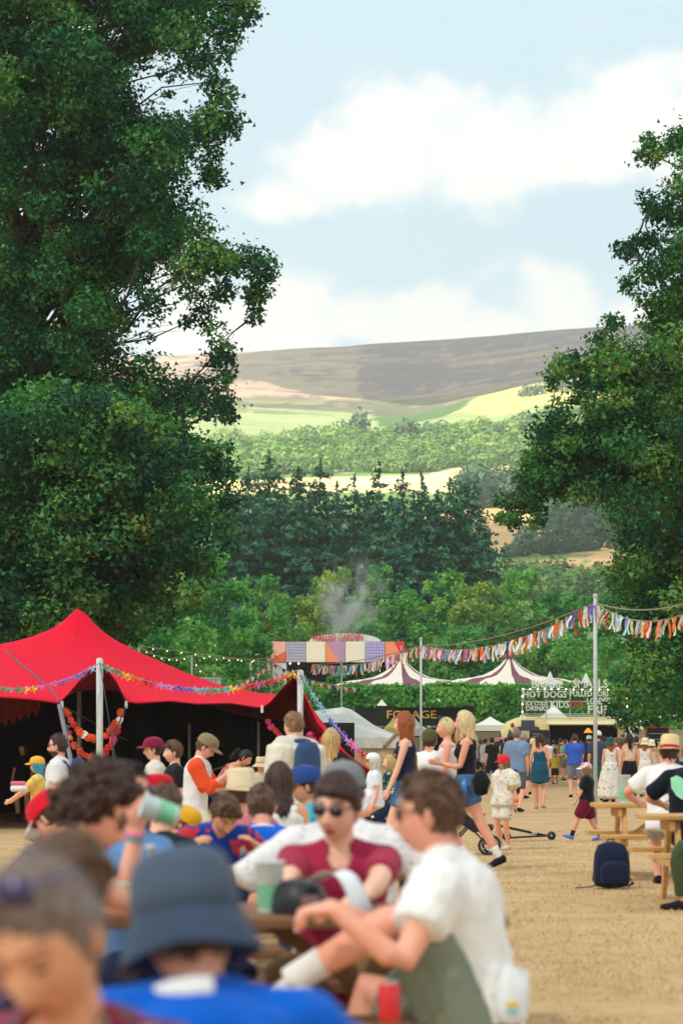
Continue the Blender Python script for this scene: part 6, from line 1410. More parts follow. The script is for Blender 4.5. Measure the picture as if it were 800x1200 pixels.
    if skirt:
        d = skirt; M_ = MB(); t0 = d.get('t0', .3); zl = d.get('z', .5) * s; top_ = Sp(t0); n = 12; seg = 48; bot = np.array([(J['Kl'] + J['Kr'])[0] / 2, (J['Kl'] + J['Kr'])[1] / 2 * .7, zl]); ts = np.linspace(0, 1, n)
        pts = top_ * (1 - ts[:, None]) + bot * ts[:, None]; tt = np.interp(pts[:, 2], [Sp(-.18)[2], Sp(1)[2]], [-.18, 1]); rx = np.maximum(np.interp(tt, TS, Tx), np.where(tt < 0, Tx[2], 0)) * s * g + .016 + d.get('flare', .08) * np.clip((Sp(.05)[2] - pts[:, 2]) / .6, 0, 1.6); ry = np.maximum(np.interp(tt, TS, Ty), np.where(tt < 0, Ty[2], 0)) * s * g + .016 + d.get('flare', .08) * .9 * np.clip((Sp(.05)[2] - pts[:, 2]) / .6, 0, 1.6)
        M_.loft(pts, rx + .012 * np.exp(-(tt / .25) ** 2), ry + .034 * np.exp(-(tt / .3) ** 2), RT(0) @ np.array([1, 0, 0]), seg); V = M_.v[0]; a = np.arctan2(V[:, 1] - np.interp(V[:, 2], pts[::-1, 2], pts[::-1, 1]), V[:, 0]); dep = np.clip((top_[2] - V[:, 2]) / max(top_[2] - zl, .1), 0, 1)
        w_ = 1 + .07 * dep * np.sin(a * 9 + rs.uniform(0, 6) + 2 * dep) + .03 * dep * np.sin(a * 17 + 1); V[:, :2] = (V[:, :2] - pts[0, :2] * 0) * w_[:, None]; M_.v[0] = V
        M_.build(d.get('name', 'skirt'), d['m'], root, True)
    fdir = []
    for a_ in 'lr':
        if shoes is not None and shoes != 'none':
            M_ = MB(); foot_l(M_, a_, .008); o = M_.build('shoe', shoes if not isinstance(shoes, tuple) else shoes[0], root, True)
        if sock is not None: M_ = MB(); leg_l(M_, a_, .86, 1.0, .006); M_.build('sock', sock, root, True)
    # ---- head things
    def onhead(mb, k=1.0): V = mb.verts() * hk * k @ Rh.T + Hc; q = MB(); q.v = [V]; q.f = mb.f; q.m = mb.m; q.n = len(V); return q
    if hair[0] != 'none':
        onhead(hair_piece(hair[0], fem, det, rs, hlen, hvol)).build('hair', hm, root, True)
    if hat:
        pcs = hat_piece(hat, rs); mm = hatm if isinstance(hatm, (list, tuple)) else [hatm, hatm]; first = None
        for k, (nm, mb) in enumerate(pcs):
            o = onhead(mb, 1.05 if hair[0] not in ('none', 'buzz') else 1.02).build(nm, mm[min(k, len(mm) - 1)], first or root, True)
            if first is None: first = o
    if glasses: onhead(glasses_piece()).build('sunglasses', LENS if glasses is True else glasses, root, True)
    if extra: extra(dict(root=root, Sp=Sp, RT=RT, J=J, Hc=Hc, Rh=Rh, s=s, hk=hk, W2L=W2L, onhead=onhead, rs=rs))
    return root
def W2Ldir(v, Ri): return Ri @ np.array(v, float)
# ================================================================ THE CAST
white = cloth((238,236,232)); black = cloth((26,28,32)); navy = cloth((30,40,66)); denim = cloth((74,108,146), 'patch', (92,128,166), (62,92,130), 2.0)
blue = cloth((4,94,200)); maroon = cloth((164,40,72)); sage = cloth((124,132,112)); khaki = cloth((140,108,70)); camo = cloth((170,168,160), 'patch', (128,126,116), (206,204,198), 1.6)
def strap(sk, m, x, nm='strap', w_=.028):
    Sp, RT, s = sk['Sp'], sk['RT'], sk['s']; mb = MB(); q = lambda t, y: Sp(t) + RT(t) @ np.array([x * s, y * s, 0])
    mb.loft(np.array([q(.55, .125), q(.75, .142), q(.90, .115), q(1.0, .03), q(.96, -.085), q(.85, -.125), q(.55, -.13)]), w_, .008, RT(.8) @ np.array([1, 0, 0]), 8, 3); mb.build(nm, m, sk['root'], True)
def rucksack(sk, m, size=(.30, .16, .42), t=.62, nm='rucksack'):
    Sp, RT, s = sk['Sp'], sk['RT'], sk['s']; R_ = RT(.6); c = Sp(t) + R_ @ np.array([0, -.20 * s, 0]); up_ = R_ @ np.array([0, 0, 1]); mb = MB()
    h = size[2] / 2 * s; mb.loft(np.array([c - up_ * h, c - up_ * h * .8, c, c + up_ * h * .7, c + up_ * h]), np.array([.8, 1, 1, .95, .6]) * size[0] / 2 * s, np.array([.7, 1, 1, .8, .5]) * size[1] / 2 * s, R_ @ np.array([1, 0, 0]), 16, 3.2); mb.build(nm, m, sk['root'], True)

def shirtprint(m_, dx=0, t=.62, w_=.12, nm='print', shape=None, fr=-1):
    def fn(sk):
        Sp, RT, s = sk['Sp'], sk['RT'], sk['s']; R_ = RT(t); c = Sp(t) + R_ @ np.array([dx, .158 * s * fr, 0]); mb = MB(); o = shape or [(-1, .8), (-.5, 1), (0, .75), (.5, 1), (1, .8), (.9, 0), (.5, -.6), (0, -.95), (-.5, -.6), (-.9, 0)]
        V = [c + R_ @ np.array([x * w_, fr * (.012 - .25 * (x * w_) ** 2 / .2), z * w_]) for x, z in o]; V2 = [v + R_ @ np.array([0, .02, 0]) for v in V]; n = len(V); mb.add(V + V2, [tuple(range(n))] + [(k, n + k, n + (k + 1) % n, (k + 1) % n) for k in range(n)]); mb.build(nm, m_, sk['root'])
    return fn
# ---- the front tables -----------------------------------------------------------------------------------------------
def f1(sk):
    g = glasses_piece(); g.xform(Matrix.Translation((0, -.012, .085)) @ Matrix.Rotation(R(24), 4, 'X') @ Matrix.Scale(1.10, 4)); sk['onhead'](g).build('sunglasses', mat('brown_shades', C(60, 52, 96), .2, .05, spec=.7), sk['root'], True)
    m = MB(); q = sk['onhead']
    for x in (-1, 1): m = MB(); m.ball((x * .032, .0835, .000), (.014, .006, .0026), 10, 6); q(m).build('eyelash', mat('lash', C(70, 44, 34), .7), sk['root'], True)
    keep = MB(); keep.ball((0, -.128, .035), .052, 14, 10); rs = np.random.default_rng(9)
    for k in range(70):
        ax = unit(rs.normal(size=3) + [0, -1.6, .3]); u_ = unit(np.cross(ax, rs.normal(size=3))); v_ = np.cross(ax, u_); t0 = rs.uniform(0, 6.28); tt = np.linspace(t0, t0 + rs.uniform(2, 4), 8); rr = .058 * rs.uniform(.8, 1.05)
        keep.loft(np.array([0, -.13, .035]) + rr * (np.cos(tt)[:, None] * u_ + np.sin(tt)[:, None] * v_) + ax * rs.normal() * .012, np.array([.4, 1, 1, 1, 1, 1, 1, .4]) * .014, np.array([.4, 1, 1, 1, 1, 1, 1, .4]) * .008, ax, 5)
    q(keep).build('hair_bun', hairmat(HC['brown']), sk['root'], True)
person('woman with grey swept-up hair and sunglasses on her head, looking down at the front left', 52, 3.55, yaw=160, top=1016, fem=True, sit=True, lean=14, hp=30, hr=6, sk='tan', hair=('combed', 'ggrey'),
       shirt=dict(m=cloth((150,40,56), 'patch', (40,90,110), (214,190,80), 1.6), sl=.55, scoop=.09), legs=dict(m=navy, len=.95), shoes=black, vox=.007, det=2, lh=(-.15,.35,.72), rh=(.12,.38,.72), extra=f1)
def f2(sk):
    m = MB(); n = 26; a = np.linspace(R(80), R(215), n); c = sk['Sp'](.985); R_ = sk['RT'](1); P = np.array([c + R_ @ np.array([.092 * math.cos(k), -.075 * math.sin(k) - .01, -.002 + .012 * math.sin(k)]) for k in a]); m.loft(P, .024, .016, R_ @ np.array([0, 0, 1]), 10); m.build('towel', white, sk['root'], True)
person('man in a faded navy bucket hat and blue top, back turned, nearest the camera', 220, 4.42, yaw=12, top=1013, sit=True, lean=16, hp=16, hr=-5, sk='pink', hair=('short', 'brown'), hat='bucket', hatm=[cloth((76,90,108)), cloth((60,74,94))], girth=1.1,
       shirt=dict(m=blue, sl=.6, loose=.026), legs=dict(m=navy, len=.5), shoes=black, vox=.007, det=2, lh=(-.22,.42,.74), rh=(.2,.45,.74), extra=f2)
person('man with brown fringe and dark sunglasses in a raspberry red t-shirt, facing the camera', 395, 8.9, yaw=180, top=909, sit=True, lean=13, hy=-22, hp=7, hr=-3, sk='fair', hair=('fringe', 'dark'), hvol=1.0, glasses=True,
       shirt=dict(m=maroon, sl=.36, scoop=.052, loose=.012, slo=.003, fold=.5), legs=dict(m=khaki, len=.55), shoes=black, sock=white, vox=.0075, det=2, rh=('w', 338, 1056, 8.42), lh=('w', 428, 1052, 8.42), re=(.9, -.3, -.6), le=(-.9, -.3, -.6), hdr=((.5, -.8, -.1), (0, 0, -1)), hdl=((-.6, -.7, -.1), (0, 0, -1)))
def wm(sk):
    m = MB(); c = sk['Sp'](.97); R_ = sk['RT'](1); a = np.linspace(0, 2 * math.pi, 24); P = np.array([c + R_ @ np.array([.082 * math.cos(k), .075 * math.sin(k), .004]) for k in a]); m.loft(P, .007, .007, (0, 0, 1), 6); m.build('neck_cord', mat('red_cord', C(170, 40, 50), .8), sk['root'], True)
    m = MB(); J = sk['J']; c = sk['Sp'](.02) + sk['RT'](0) @ np.array([-.17, .04, .0]); m.ball(c, (.02, .025, .03), 8, 6); m.build('belt_clip', BLACK, sk['root'], True)
person('man in white t-shirt and sage shorts sitting sideways, one foot up on the bench', 503, 7.6, yaw=74, H=1.84, top=906, sit=True, lean=12, twist=4, hy=4, hp=4, sk='pink', hair=('short', 'brown'), hvol=.75, glasses=True,
       shirt=dict(m=white, sl=.30, loose=.022, slo=.016, hem=-.06, fold=1.2), legs=dict(m=sage, len=.40, loose=.026, flare=.02), shoes=cloth((222,218,208)), sock=cloth((228,226,218)), vox=.0075, det=2,
       lh=('w', 392, 1066, 7.30), rh=('w', 384, 1062, 7.52), le=(-.5, -.1, -1), re=(.6, -.1, -1), ll=('w', 338, 1150, 7.5), lk=(-.15, .1, 1), rl=(.16, .42, .08), foot=[(-.1, 1, -.25), (.15, 1, 0)], hdl=((-.95, .2, -.1), (0, 0, -1)), hdr=((-.8, -.5, -.15), (0, 0, -1)), curl=30, extra=wm)
person('man with curly dark hair and purple striped shirt, bent over in profile at left', 112, 7.45, yaw=-84, top=912, sit=True, lean=24, hp=24, sk='pink', hair=('curly', 'dark'), hvol=1.25, glasses=True,
       shirt=dict(m=cloth((66,58,86), 'stripes', (126,122,146), (110,44,76), 1.0), sl=.34, loose=.02), legs=dict(m=navy, len=.5), shoes=black, vox=.0075, det=2, rh=('w', 196, 1066, 7.8), lh=('w', 150, 1068, 7.9))
def m8(sk):
    m = MB(); 
    for k, c in ((.90, 'pink'), (.86, 'teal')):
        J = sk['J']; p = J['Er'] * (1 - k) + J['Wr'] * k; d = unit(J['Wr'] - J['Er']); m = MB(); m.loft(np.array([p - d * .008, p + d * .008]), .034, .034, (1, 0, 0), 14); m.build('wristband', FLAGC[c], sk['root'], True)
person('man in sky blue t-shirt tipping a plastic cup to drink, behind curly haired man', 150, 8.95, yaw=-128, top=897, sit=True, lean=4, hp=-14, sk='pink', hair=('short', 'black'), glasses=True, shirt=dict(m=cloth((108,158,212)), sl=.36, loose=.016), legs=dict(m=navy, len=.9), shoes=black, vox=.009, det=2,
       rh=('w', 160, 972, 8.62), re=(.2, .2, -1), lh=('w', 200, 1064, 8.4), hdr=((.25, -.1, .95), (-.5, .8, .2)), curl=38, extra=m8)
# ---- the tables behind ----------------------------------------------------------------------------------------------
person('broad man in grey cap and white flecked shirt, directly behind the man in red', 402, 10.2, yaw=4, top=899, sit=True, lean=14, hp=10, sk='pink', hair=('short', 'dark'), hat='cap', hatm=cloth((128,130,134)), girth=1.22, shirt=dict(m=cloth((230,226,224), 'dots', (168,150,158), None, .9), sl=.55, loose=.02), legs=dict(m=navy, len=.5), shoes=black, vox=.010, lh=(-.35,.3,.74), rh=(.38,.28,.74), le=(-1, -.2, -.6), re=(1, -.2, -.6))
def colr(sk):
    m = MB(); c = sk['Sp'](.985); R_ = sk['RT'](1); a = np.linspace(0, 2 * math.pi, 24); P = np.array([c + R_ @ np.array([.072 * math.cos(k), .064 * math.sin(k), .012]) for k in a]) * 1.0; m.loft(P, .010, .022, (0, 0, 1), 8); m.build('collar', white, sk['root'], True)
person('youth with short crop in royal blue shirt with white collar, back turned', 306, 13.9, yaw=6, top=921, sit=True, lean=16, hp=14, sk='pink', hair=('short', 'brown'), hvol=.8, shirt=dict(m=blue, sl=.36, loose=.018), legs=dict(m=white, len=.5), shoes=black, vox=.011, extra=colr, lh=(-.2,.42,.76), rh=(.2,.42,.76))
person('boy with brown hair bowing low over the table in a blue and red top', 264, 13.5, yaw=-160, top=938, sit=True, lean=34, hp=44, H=1.6, sk='tan', hair=('fringe', 'brown'), shirt=dict(m=cloth((26,60,150), 'patch', (200,50,60), (220,220,230), .5), sl=.36, loose=.016), legs=dict(m=navy, len=.5), shoes=black, vox=.011, lh=(-.16,.42,.76), rh=(.2,.36,.76))
person('person in a pale straw hat with a pink top behind the boys in blue', 283, 15.6, yaw=14, top=910, sit=True, lean=8, hp=6, sk='pink', hair=('short', 'brown'), hat='straw', hatm=[cloth((226,208,170)), cloth((222,204,166)), cloth((214,196,158))], shirt=dict(m=cloth((206,120,130)), sl=.3), legs=dict(m=navy, len=.5), shoes=black, vox=.012, extra=lambda sk: strap(sk, navy, .10))
person('woman with long dark brown hair in a white vest top seen from behind', 327, 16.3, yaw=12, top=894, fem=True, sit=True, lean=6, hp=4, sk='tan', hair=('long', 'dark'), hlen=.16, shirt=dict(m=white, cut='tank', strap=.03), legs=dict(m=denim, len=.35), shoes=white, vox=.012)
person('man in profile in a backwards blue cap with purple brim and turquoise shirt', 358, 16.8, yaw=98, top=901, sit=True, lean=8, hp=6, sk='tan', hair=('short', 'dark'), hat='cap_back', hatm=[cloth((40,74,140)), cloth((150,80,170))], glasses=True, shirt=dict(m=cloth((60,180,200)), sl=.36), legs=dict(m=navy, len=.5), shoes=black, vox=.012)
person('person with shaggy brown hair and black t-shirt, back turned, left of boys in blue', 193, 12.3, yaw=-24, top=924, sit=True, lean=14, hp=14, sk='fair', hair=('short', 'brown'), hvol=1.5, shirt=dict(m=black, sl=.40, loose=.02), legs=dict(m=black, len=.9), shoes=black, vox=.011)
person('person in red hat with yellow brim, half hidden by the shaggy haired person', 184, 17.0, yaw=-60, top=911, sit=True, lean=6, sk='deep', hair=('short', 'black'), hat='bucket', hatm=[cloth((206,26,42)), cloth((232,206,70))], shirt=dict(m=cloth((60,50,60)), sl=.5), legs=dict(m=navy, len=.9), shoes=black, vox=.013)
person('small child in a mustard yellow cap beside the black t-shirt at the table', 216, 14.2, yaw=-100, top=950, sit=True, H=1.15, hp=30, lean=12, sk='pink', hair=('short', 'brown'), hat='cap', hatm=cloth((232,172,40)), shirt=dict(m=cloth((214,150,60)), sl=.35), legs=dict(m=navy, len=.5), shoes=black, vox=.012)
person('person in a bright red cap with white brim bowed at the far left table', 62, 12.5, yaw=60, top=938, sit=True, hp=42, lean=26, sk='pink', hair=('short', 'dark'), hat='cap', hatm=[cloth((214,24,44)), white], shirt=dict(m=cloth((226,224,222)), sl=.4), legs=dict(m=navy, len=.9), shoes=black, vox=.012)
# ---- standing people in front of the red tent -----------------------------------------------------------------------
def beard(sk):
    m = MB(); d, f = sphere_dirs(40, 30); P = head_shape(d); k = (P[:, 2] < -.045) & (P[:, 1] > -.02) & ~((np.abs(P[:, 0]) < .022) & (np.abs(P[:, 2] + .073) < .008)); t = .008 * np.clip(1 + .5 * vnoise(d, 9, 4, 2), .3, 2)
    Q = P + d * t[:, None]; m.add(Q, [q for q in f if k[list(q)].all()]); sk['onhead'](m).build('beard', hairmat(HC['dark']), sk['root'], True); strap(sk, cloth((40,70,110)), -.11)
    rucksack(sk, cloth((40,70,110)))
person('bearded man in a white t-shirt and blue sunglasses with a navy rucksack strap, facing left', 68, 27.0, yaw=84, top=861, H=1.82, sk='pink', hair=('recede', 'dark'), hvol=1.6, glasses=mat('blue_lens', C(30, 74, 110), .15, spec=.7), shirt=dict(m=cloth((226,224,220)), sl=.36, loose=.024), legs=dict(m=khaki, len=.5), shoes=black, girth=1.15, extra=beard, lh=(-.2,.2,.85))
person('woman in black t-shirt, denim shorts and black boots inside the dark left tent end', 27, 52, yaw=170, H=1.72, fem=True, sk='tan', hair=('long', 'black'), hlen=.3, shirt=dict(m=black, sl=.34, loose=.02), legs=dict(m=denim, len=.30), shoes=black, sock=black, vox=.015, rh=(.24,.06,.80))
person('child in a yellow cap and yellow top with turquoise hair holding a pink packet', 44, 31, yaw=82, top=888, H=1.42, fem=True, sk='fair', hair=('bob', 'teal'), hat='cap', hatm=cloth((236,178,58)), shirt=dict(m=cloth((234,196,92), 'patch', (240,214,140), (206,150,60), 1.2), sl=.4, loose=.02, hem=-.14), legs=dict(m=cloth((220,190,110)), len=.6), shoes=black, lh=(-.12,.34,.88), rh=(.10,.36,.88))
person('young man in a maroon cap and cream t-shirt before the dark tent mouth', 180, 28, yaw=96, top=866, H=1.78, sk='fair', hair=('short', 'dark'), hat='cap', hatm=cloth((140,30,66)), shirt=dict(m=cloth((224,216,202)), sl=.36), legs=dict(m=navy, len=.95), shoes=black)
person('dark haired youth in a black t-shirt standing next to the maroon cap', 203, 27.4, yaw=104, top=869, H=1.76, sk='fair', hair=('fringe', 'brown'), shirt=dict(m=black, sl=.36), legs=dict(m=navy, len=.95), shoes=black)
person('young man in khaki cap and white shirt with orange sleeves looking at his phone', 241, 26.6, yaw=-97, top=864, H=1.82, hp=30, lean=6, sk='pink', hair=('short', 'brown'), hat='cap', hatm=cloth((142,124,92)), shirt=dict(m=cloth((234,232,232)), sleeve_m=cloth((236,84,40)), sl=.74, loose=.022, hem=-.16), legs=dict(m=cloth((222,206,176)), len=.5), shoes=white, lh=(-.07,.36,1.06), rh=(.07,.36,1.06), le=(-.5, -.6, -1), re=(.5, -.6, -1), curl=40, hdl=((0, 0, 0), (0, 0, 1)) if False else None,
       extra=lambda sk: None)
person('woman in a dusty pink vest bending forward inside the tent mouth', 287, 36, yaw=-100, top=880, fem=True, lean=38, hp=34, sk='tan', hair=('pony', 'black'), hlen=.12, shirt=dict(m=cloth((176,106,104)), cut='tank', strap=.03), legs=dict(m=navy, len=.9), shoes=black, vox=.014)
person('child in a pale sun hat inside the tent mouth beside the bending woman', 306, 35, yaw=-150, top=889, H=1.3, sk='tan', hair=('short', 'brown'), hat='sun', hatm=[cloth((214,196,160)), cloth((208,190,156)), cloth((190,150,120))], shirt=dict(m=cloth((206,190,164)), sl=.4), legs=dict(m=navy, len=.9), shoes=black, vox=.014)
def hood(sk):
    m = MB(); c = sk['Sp'](.97); R_ = sk['RT'](1); a = np.linspace(0, 2 * math.pi, 20); P = np.array([c + R_ @ np.array([.105 * math.cos(k), .09 * math.sin(k) - .02, .0 - .02 * math.sin(k)]) for k in a]); m.loft(P, .030, .040, (0, 0, 1), 8)
    P = np.array([sk['Sp'](t) + sk['RT'](t) @ np.array([.0, -.17 - .03 * (1 - t), 0]) for t in (.98, .85, .6, .3, .05)]); m.loft(P, [.10, .15, .16, .15, .13], [.05, .045, .04, .035, .03], R_ @ np.array([1, 0, 0]), 14, 2.6); m.build('hooded_jacket', cloth((60,84,122)), sk['root'], True)
person('tall man with sandy hair, cream poncho and blue hood hanging at his back', 344, 23.6, yaw=42, top=836, H=1.84, hp=6, sk='fair', hair=('short', 'lbrown'), hvol=1.1, shirt=dict(m=cloth((222,214,196)), sl=.55, loose=.05, slo=.05, hem=-.30, flare=.06, fold=2), legs=dict(m=khaki, len=.9), shoes=black, extra=hood, lh=(-.12,.22,1.0), rh=(.12,.22,1.0))
person('woman with long straight blonde hair and black top, seen from behind beside tent pole', 388, 26.0, yaw=-8, top=854, fem=True, H=1.70, sk='fair', hair=('long', 'blond'), hlen=.36, shirt=dict(m=black, sl=.5, loose=.014), legs=dict(m=black, len=.9), shoes=black)
person('older woman in a white dress, white headscarf and dark glasses facing left', 437, 36, yaw=92, top=884, fem=True, H=1.62, sk='pink', hair=('bob', 'white'), hat='scarf', hatm=white, glasses=True, shirt=dict(m=cloth((232,232,236)), sl=.34, loose=.02), skirt=dict(m=cloth((232,232,236)), z=.45, flare=.10, t0=.35, name='dress'), shoes=white, vox=.013, girth=1.1)
person('blonde woman with a headband and a dark patterned jacket beside the white headscarf', 456, 37.5, yaw=108, top=885, fem=True, H=1.66, sk='fair', hair=('long', 'blond'), hlen=.12, shirt=dict(m=cloth((34,38,44), 'patch', (40,130,100), (200,200,200), 1.0), sl=.9, loose=.02), legs=dict(m=navy, len=.9), shoes=black, vox=.013)
# ---- the three walking friends and those around them -----------------------------------------------------------------
person('woman with very long red hair, navy vest and denim shorts walking to the left', 473, 25.8, yaw=84, H=1.72, fem=True, sk='fair', hair=('long', 'red'), hlen=.54, hvol=1.3, shirt=dict(m=navy, cut='tank', strap=.02), legs=dict(m=denim, len=.26, loose=.016), shoes=white, sock=white, vox=.009, lh=(-.2,.20,.78), rh=(.2,-.12,.82), ll=(-.09,.26,.08), rl=(.09,-.30,.14), le=(-.3,-1,-.3))
person('man in an olive hat and white t-shirt with his back to the camera', 503, 29.5, yaw=-6, top=857, H=1.78, sk='pink', hair=('short', 'dark'), hat='beanie', hatm=cloth((86,84,52)), shirt=dict(m=white, sl=.38, loose=.02), legs=dict(m=khaki, len=.5), shoes=black, vox=.012)
person('blonde woman with hair tied back and sunglasses on her head in a white lace vest', 522, 27.2, yaw=86, top=841, fem=True, H=1.70, sk='pink', hair=('pony', 'pale'), hlen=.18, shirt=dict(m=cloth((226,216,212), 'dots', (190,170,170), None, 1.0), cut='tank', strap=.035, hem=-.04), legs=dict(m=black, len=.32), shoes=black, sock=white, vox=.010, lh=(-.19,.10,.82), rh=(.18,.12,.82), ll=(-.09,.2,.08), rl=(.09,-.2,.1),
       extra=lambda sk: sk['onhead']((lambda g: g.xform(Matrix.Translation((0, -.012, .085)) @ Matrix.Rotation(R(24), 4, 'X') @ Matrix.Scale(1.08, 4)))(glasses_piece())).build('sunglasses', LENS, sk['root'], True))
def walker(sk):
    m = MB(); J = sk['J']; c = J['Hl'] + np.array([-.13, -.16, .06]); m.loft(np.array([c + [0, 0, .10], c, c - [0, 0, .14]]), [.05, .085, .07], [.05, .10, .07], (1, 0, 0), 12, 2.6); m.build('waist_bag', black, sk['root'], True)
    m = MB(); c = J['Hl'] + np.array([-.16, .02, -.05]); m.lathe([(0, -.11), (.034, -.11), (.036, .06), (.03, .09), (.016, .10), (.016, .13), (0, .13)], c, 14); m.build('water_bottle', mat('blue_bottle', C(50, 130, 220), .25, .05, spec=.6), sk['root'], True)
person('tall woman with long pale blonde hair, black vest and denim shorts striding left', 544, 26.2, yaw=86, H=1.74, fem=True, sk='pink', hair=('long', 'pale'), hlen=.28, hvol=1.2, shirt=dict(m=black, cut='tank', strap=.02, hem=.06), legs=dict(m=denim, len=.24, loose=.018, waist=.2), shoes=black, sock=white, vox=.009, lh=(-.10,.31,1.15), rh=(.2,.05,.82), le=(-.2,-.5,-1), ll=(-.09,-.36,.12), rl=(.09,.24,.08), foot=[(0, .9, -.35), (0, 1, 0)], extra=walker)
def redcap(sk):
    strap(sk, black, .09); strap(sk, black, -.09); rucksack(sk, black, (.3,.18,.46))
    m = MB(); J = sk['J']; p = J['El'] * .12 + J['Wl'] * .88; d = unit(J['Wl'] - J['El']); m.loft(np.array([p - d * .02, p + d * .02]), .033, .033, (1, 0, 0), 12); m.build('wristband', FLAGC['orange'], sk['root'], True)
pat = cloth((228,222,206), 'patch', (206,206,200), (226,160,60), 1.3)
person('child in a red and white cap, loose patterned outfit and black rucksack straps', 590, 31.4, yaw=128, H=1.22, fem=True, sk='tan', hair=('long', 'lbrown'), hlen=.06, hat='cap', hatm=[cloth((224,40,52)), cloth((214,30,44))], shirt=dict(m=pat, sl=.45, loose=.05, slo=.03, hem=-.2, flare=.03), legs=dict(m=pat, len=.40, loose=.035), shoes=cloth((206,200,180)), vox=.010, extra=redcap, lh=(-.26,.02,.58))
person('boy in a black t-shirt, maroon shorts, white cap and blue clogs walking left', 686, 34.2, yaw=80, H=1.10, sk='tan', hair=('bob', 'lbrown'), hat='cap', hatm=[cloth((232,226,222), 'patch', (206,90,90), None, 1.2), white], shirt=dict(m=cloth((22,26,34)), sl=.40, loose=.03, hem=-.14), legs=dict(m=cloth((104,20,44)), len=.46, loose=.035), shoes=cloth((84,120,200)), vox=.010, lh=(-.10,.20,.46), rh=(.2,.02,.52), ll=(-.06,.22,.06), rl=(.07,-.18,.08), foot=[(0, 1, .35), (0, 1, -.2)], sock=black,
       extra=shirtprint(cloth((206,206,204)), .02, .60, .05, 'print', [(-1, .9), (-.3, .5), (.2, 1), (1, .6), (.5, 0), (.9, -.6), (0, -.4), (-.8, -.9), (-.5, 0)], 1))
# ---- right hand tables -----------------------------------------------------------------------------------------------
person('man in white t-shirt and red banded straw hat, back turned at the pale table', 784, 23.0, yaw=-14, top=868, sit=True, lean=10, hp=10, sk='pink', hair=('short', 'dark'), hat='straw', hatm=[cloth((226,204,150)), cloth((216,190,136)), cloth((196,30,60))], girth=1.15, shirt=dict(m=white, sl=.38, loose=.024, hem=-.14), legs=dict(m=camo, len=.42, loose=.02), shoes=black, vox=.010, lh=(-.34,.30,.80), le=(-1, -.4, -.5), rh=(.2,.42,.78), extra=shirtprint(cloth((232,190,182)), .0, .72, .07, 'print', [(-1, .3), (1, .3), (1, -.3), (-1, -.3)]))
person('person in black top with mint green emblem on the back at right edge', 811, 21.3, yaw=-18, top=868, sit=True, lean=8, sk='pink', hair=('short', 'dark'), girth=1.1, shirt=dict(m=cloth((18,24,36)), sl=.45, loose=.024, hem=-.12), legs=dict(m=cloth((24,40,60)), len=.5), shoes=black, vox=.010, lh=(-.30,.30,.80), le=(-1, -.3, -.5), extra=shirtprint(cloth((150,222,180)), -.05, .66, .11, 'emblem'))
person('person in olive green clothes almost wholly cut off by the right edge', 846, 19.5, yaw=60, top=880, sit=True, lean=10, sk='tan', hair=('short', 'brown'), shirt=dict(m=cloth((74,88,58)), sl=.9, loose=.03), legs=dict(m=cloth((66,80,52)), len=.95, loose=.02), shoes=black, vox=.012)

# ---- the background crowd: a few bodies, each copied with other clothes ----------------------------------------------
TPL = {}
def tpl(key, first, **k):
    px, Y, yaw, lab = first; TPL[key] = (person(lab, px, Y, yaw, vox=.016, det=0, group='festival goers in front of the food truck', folds=.8, **k), k.get('H', 1.75))
skn = lambda k: skin(SKINS[k])
tpl('man', (663, 104, 176, 'man in a pale blue shirt and khaki shorts facing the camera near the hatch'), H=1.76, sk='pink', hair=('short', 'brown'), shirt=dict(m=cloth((150,196,212)), sl=.38, loose=.024), legs=dict(m=cloth((140,132,100)), len=.45, loose=.02), shoes=black, lh=(-.14,.26,1.05), rh=(.12,.28,1.05), girth=1.12)
tpl('manb', (605, 50, -18, 'grey haired man in a blue grey checked shirt walking away with a bag strap'), H=1.76, sk='pink', hair=('short', 'ggrey'), shirt=dict(m=cloth((118,146,176)), sl=.40, loose=.026, hem=-.2), legs=dict(m=cloth((92,96,104)), len=.5), shoes=black, ll=(-.10,.16,.08), rl=(.10,-.16,.1), girth=1.1, extra=lambda sk: strap(sk, black, .02))
tpl('manp', (700, 62, 8, 'man in a slate t-shirt and teal shorts right behind the tall steel pole'), H=1.8, sk='tan', hair=('short', 'dark'), hat='cap', hatm=cloth((206,226,214)), shirt=dict(m=cloth((56,70,92)), sl=.38, loose=.026), legs=dict(m=cloth((30,130,128)), len=.5, loose=.02), shoes=black, girth=1.12)
tpl('wdress', (632, 53, -10, 'dark haired woman in a short teal backless dress with a mustard scarf, walking away'), H=1.68, fem=True, sk='tan', hair=('long', 'dark'), hlen=.1, shirt=dict(m=cloth((30,84,110)), cut='tank', strap=.01, top=.72), skirt=dict(m=cloth((30,84,110)), z=.62, flare=.03, name='dress'), shoes=cloth((190,150,120)), ll=(-.08,.12,.08), rl=(.08,-.14,.1))
tpl('wtop', (624, 70, -6, 'fair haired woman in a white t-shirt and black shorts walking towards the truck'), H=1.66, fem=True, sk='pink', hair=('bob', 'pale'), shirt=dict(m=white, sl=.36, loose=.02), legs=dict(m=black, len=.36, loose=.02), shoes=black, ll=(-.08,.12,.08), rl=(.08,-.14,.1))
tpl('whatl', (714, 60, 12, 'woman in a dark green bucket hat and long white leaf print dress'), H=1.62, fem=True, sk='tan', hair=('bob', 'red'), hat='bucket', hatm=cloth((24,96,84)), shirt=dict(m=cloth((230,226,214), 'patch', (226,222,210), (120,150,120), .8), cut='tank', strap=.05, top=.84), skirt=dict(m=cloth((230,226,214), 'patch', (226,222,210), (120,150,120), .8), z=.14, flare=.10, name='dress'), shoes=black, girth=1.15)
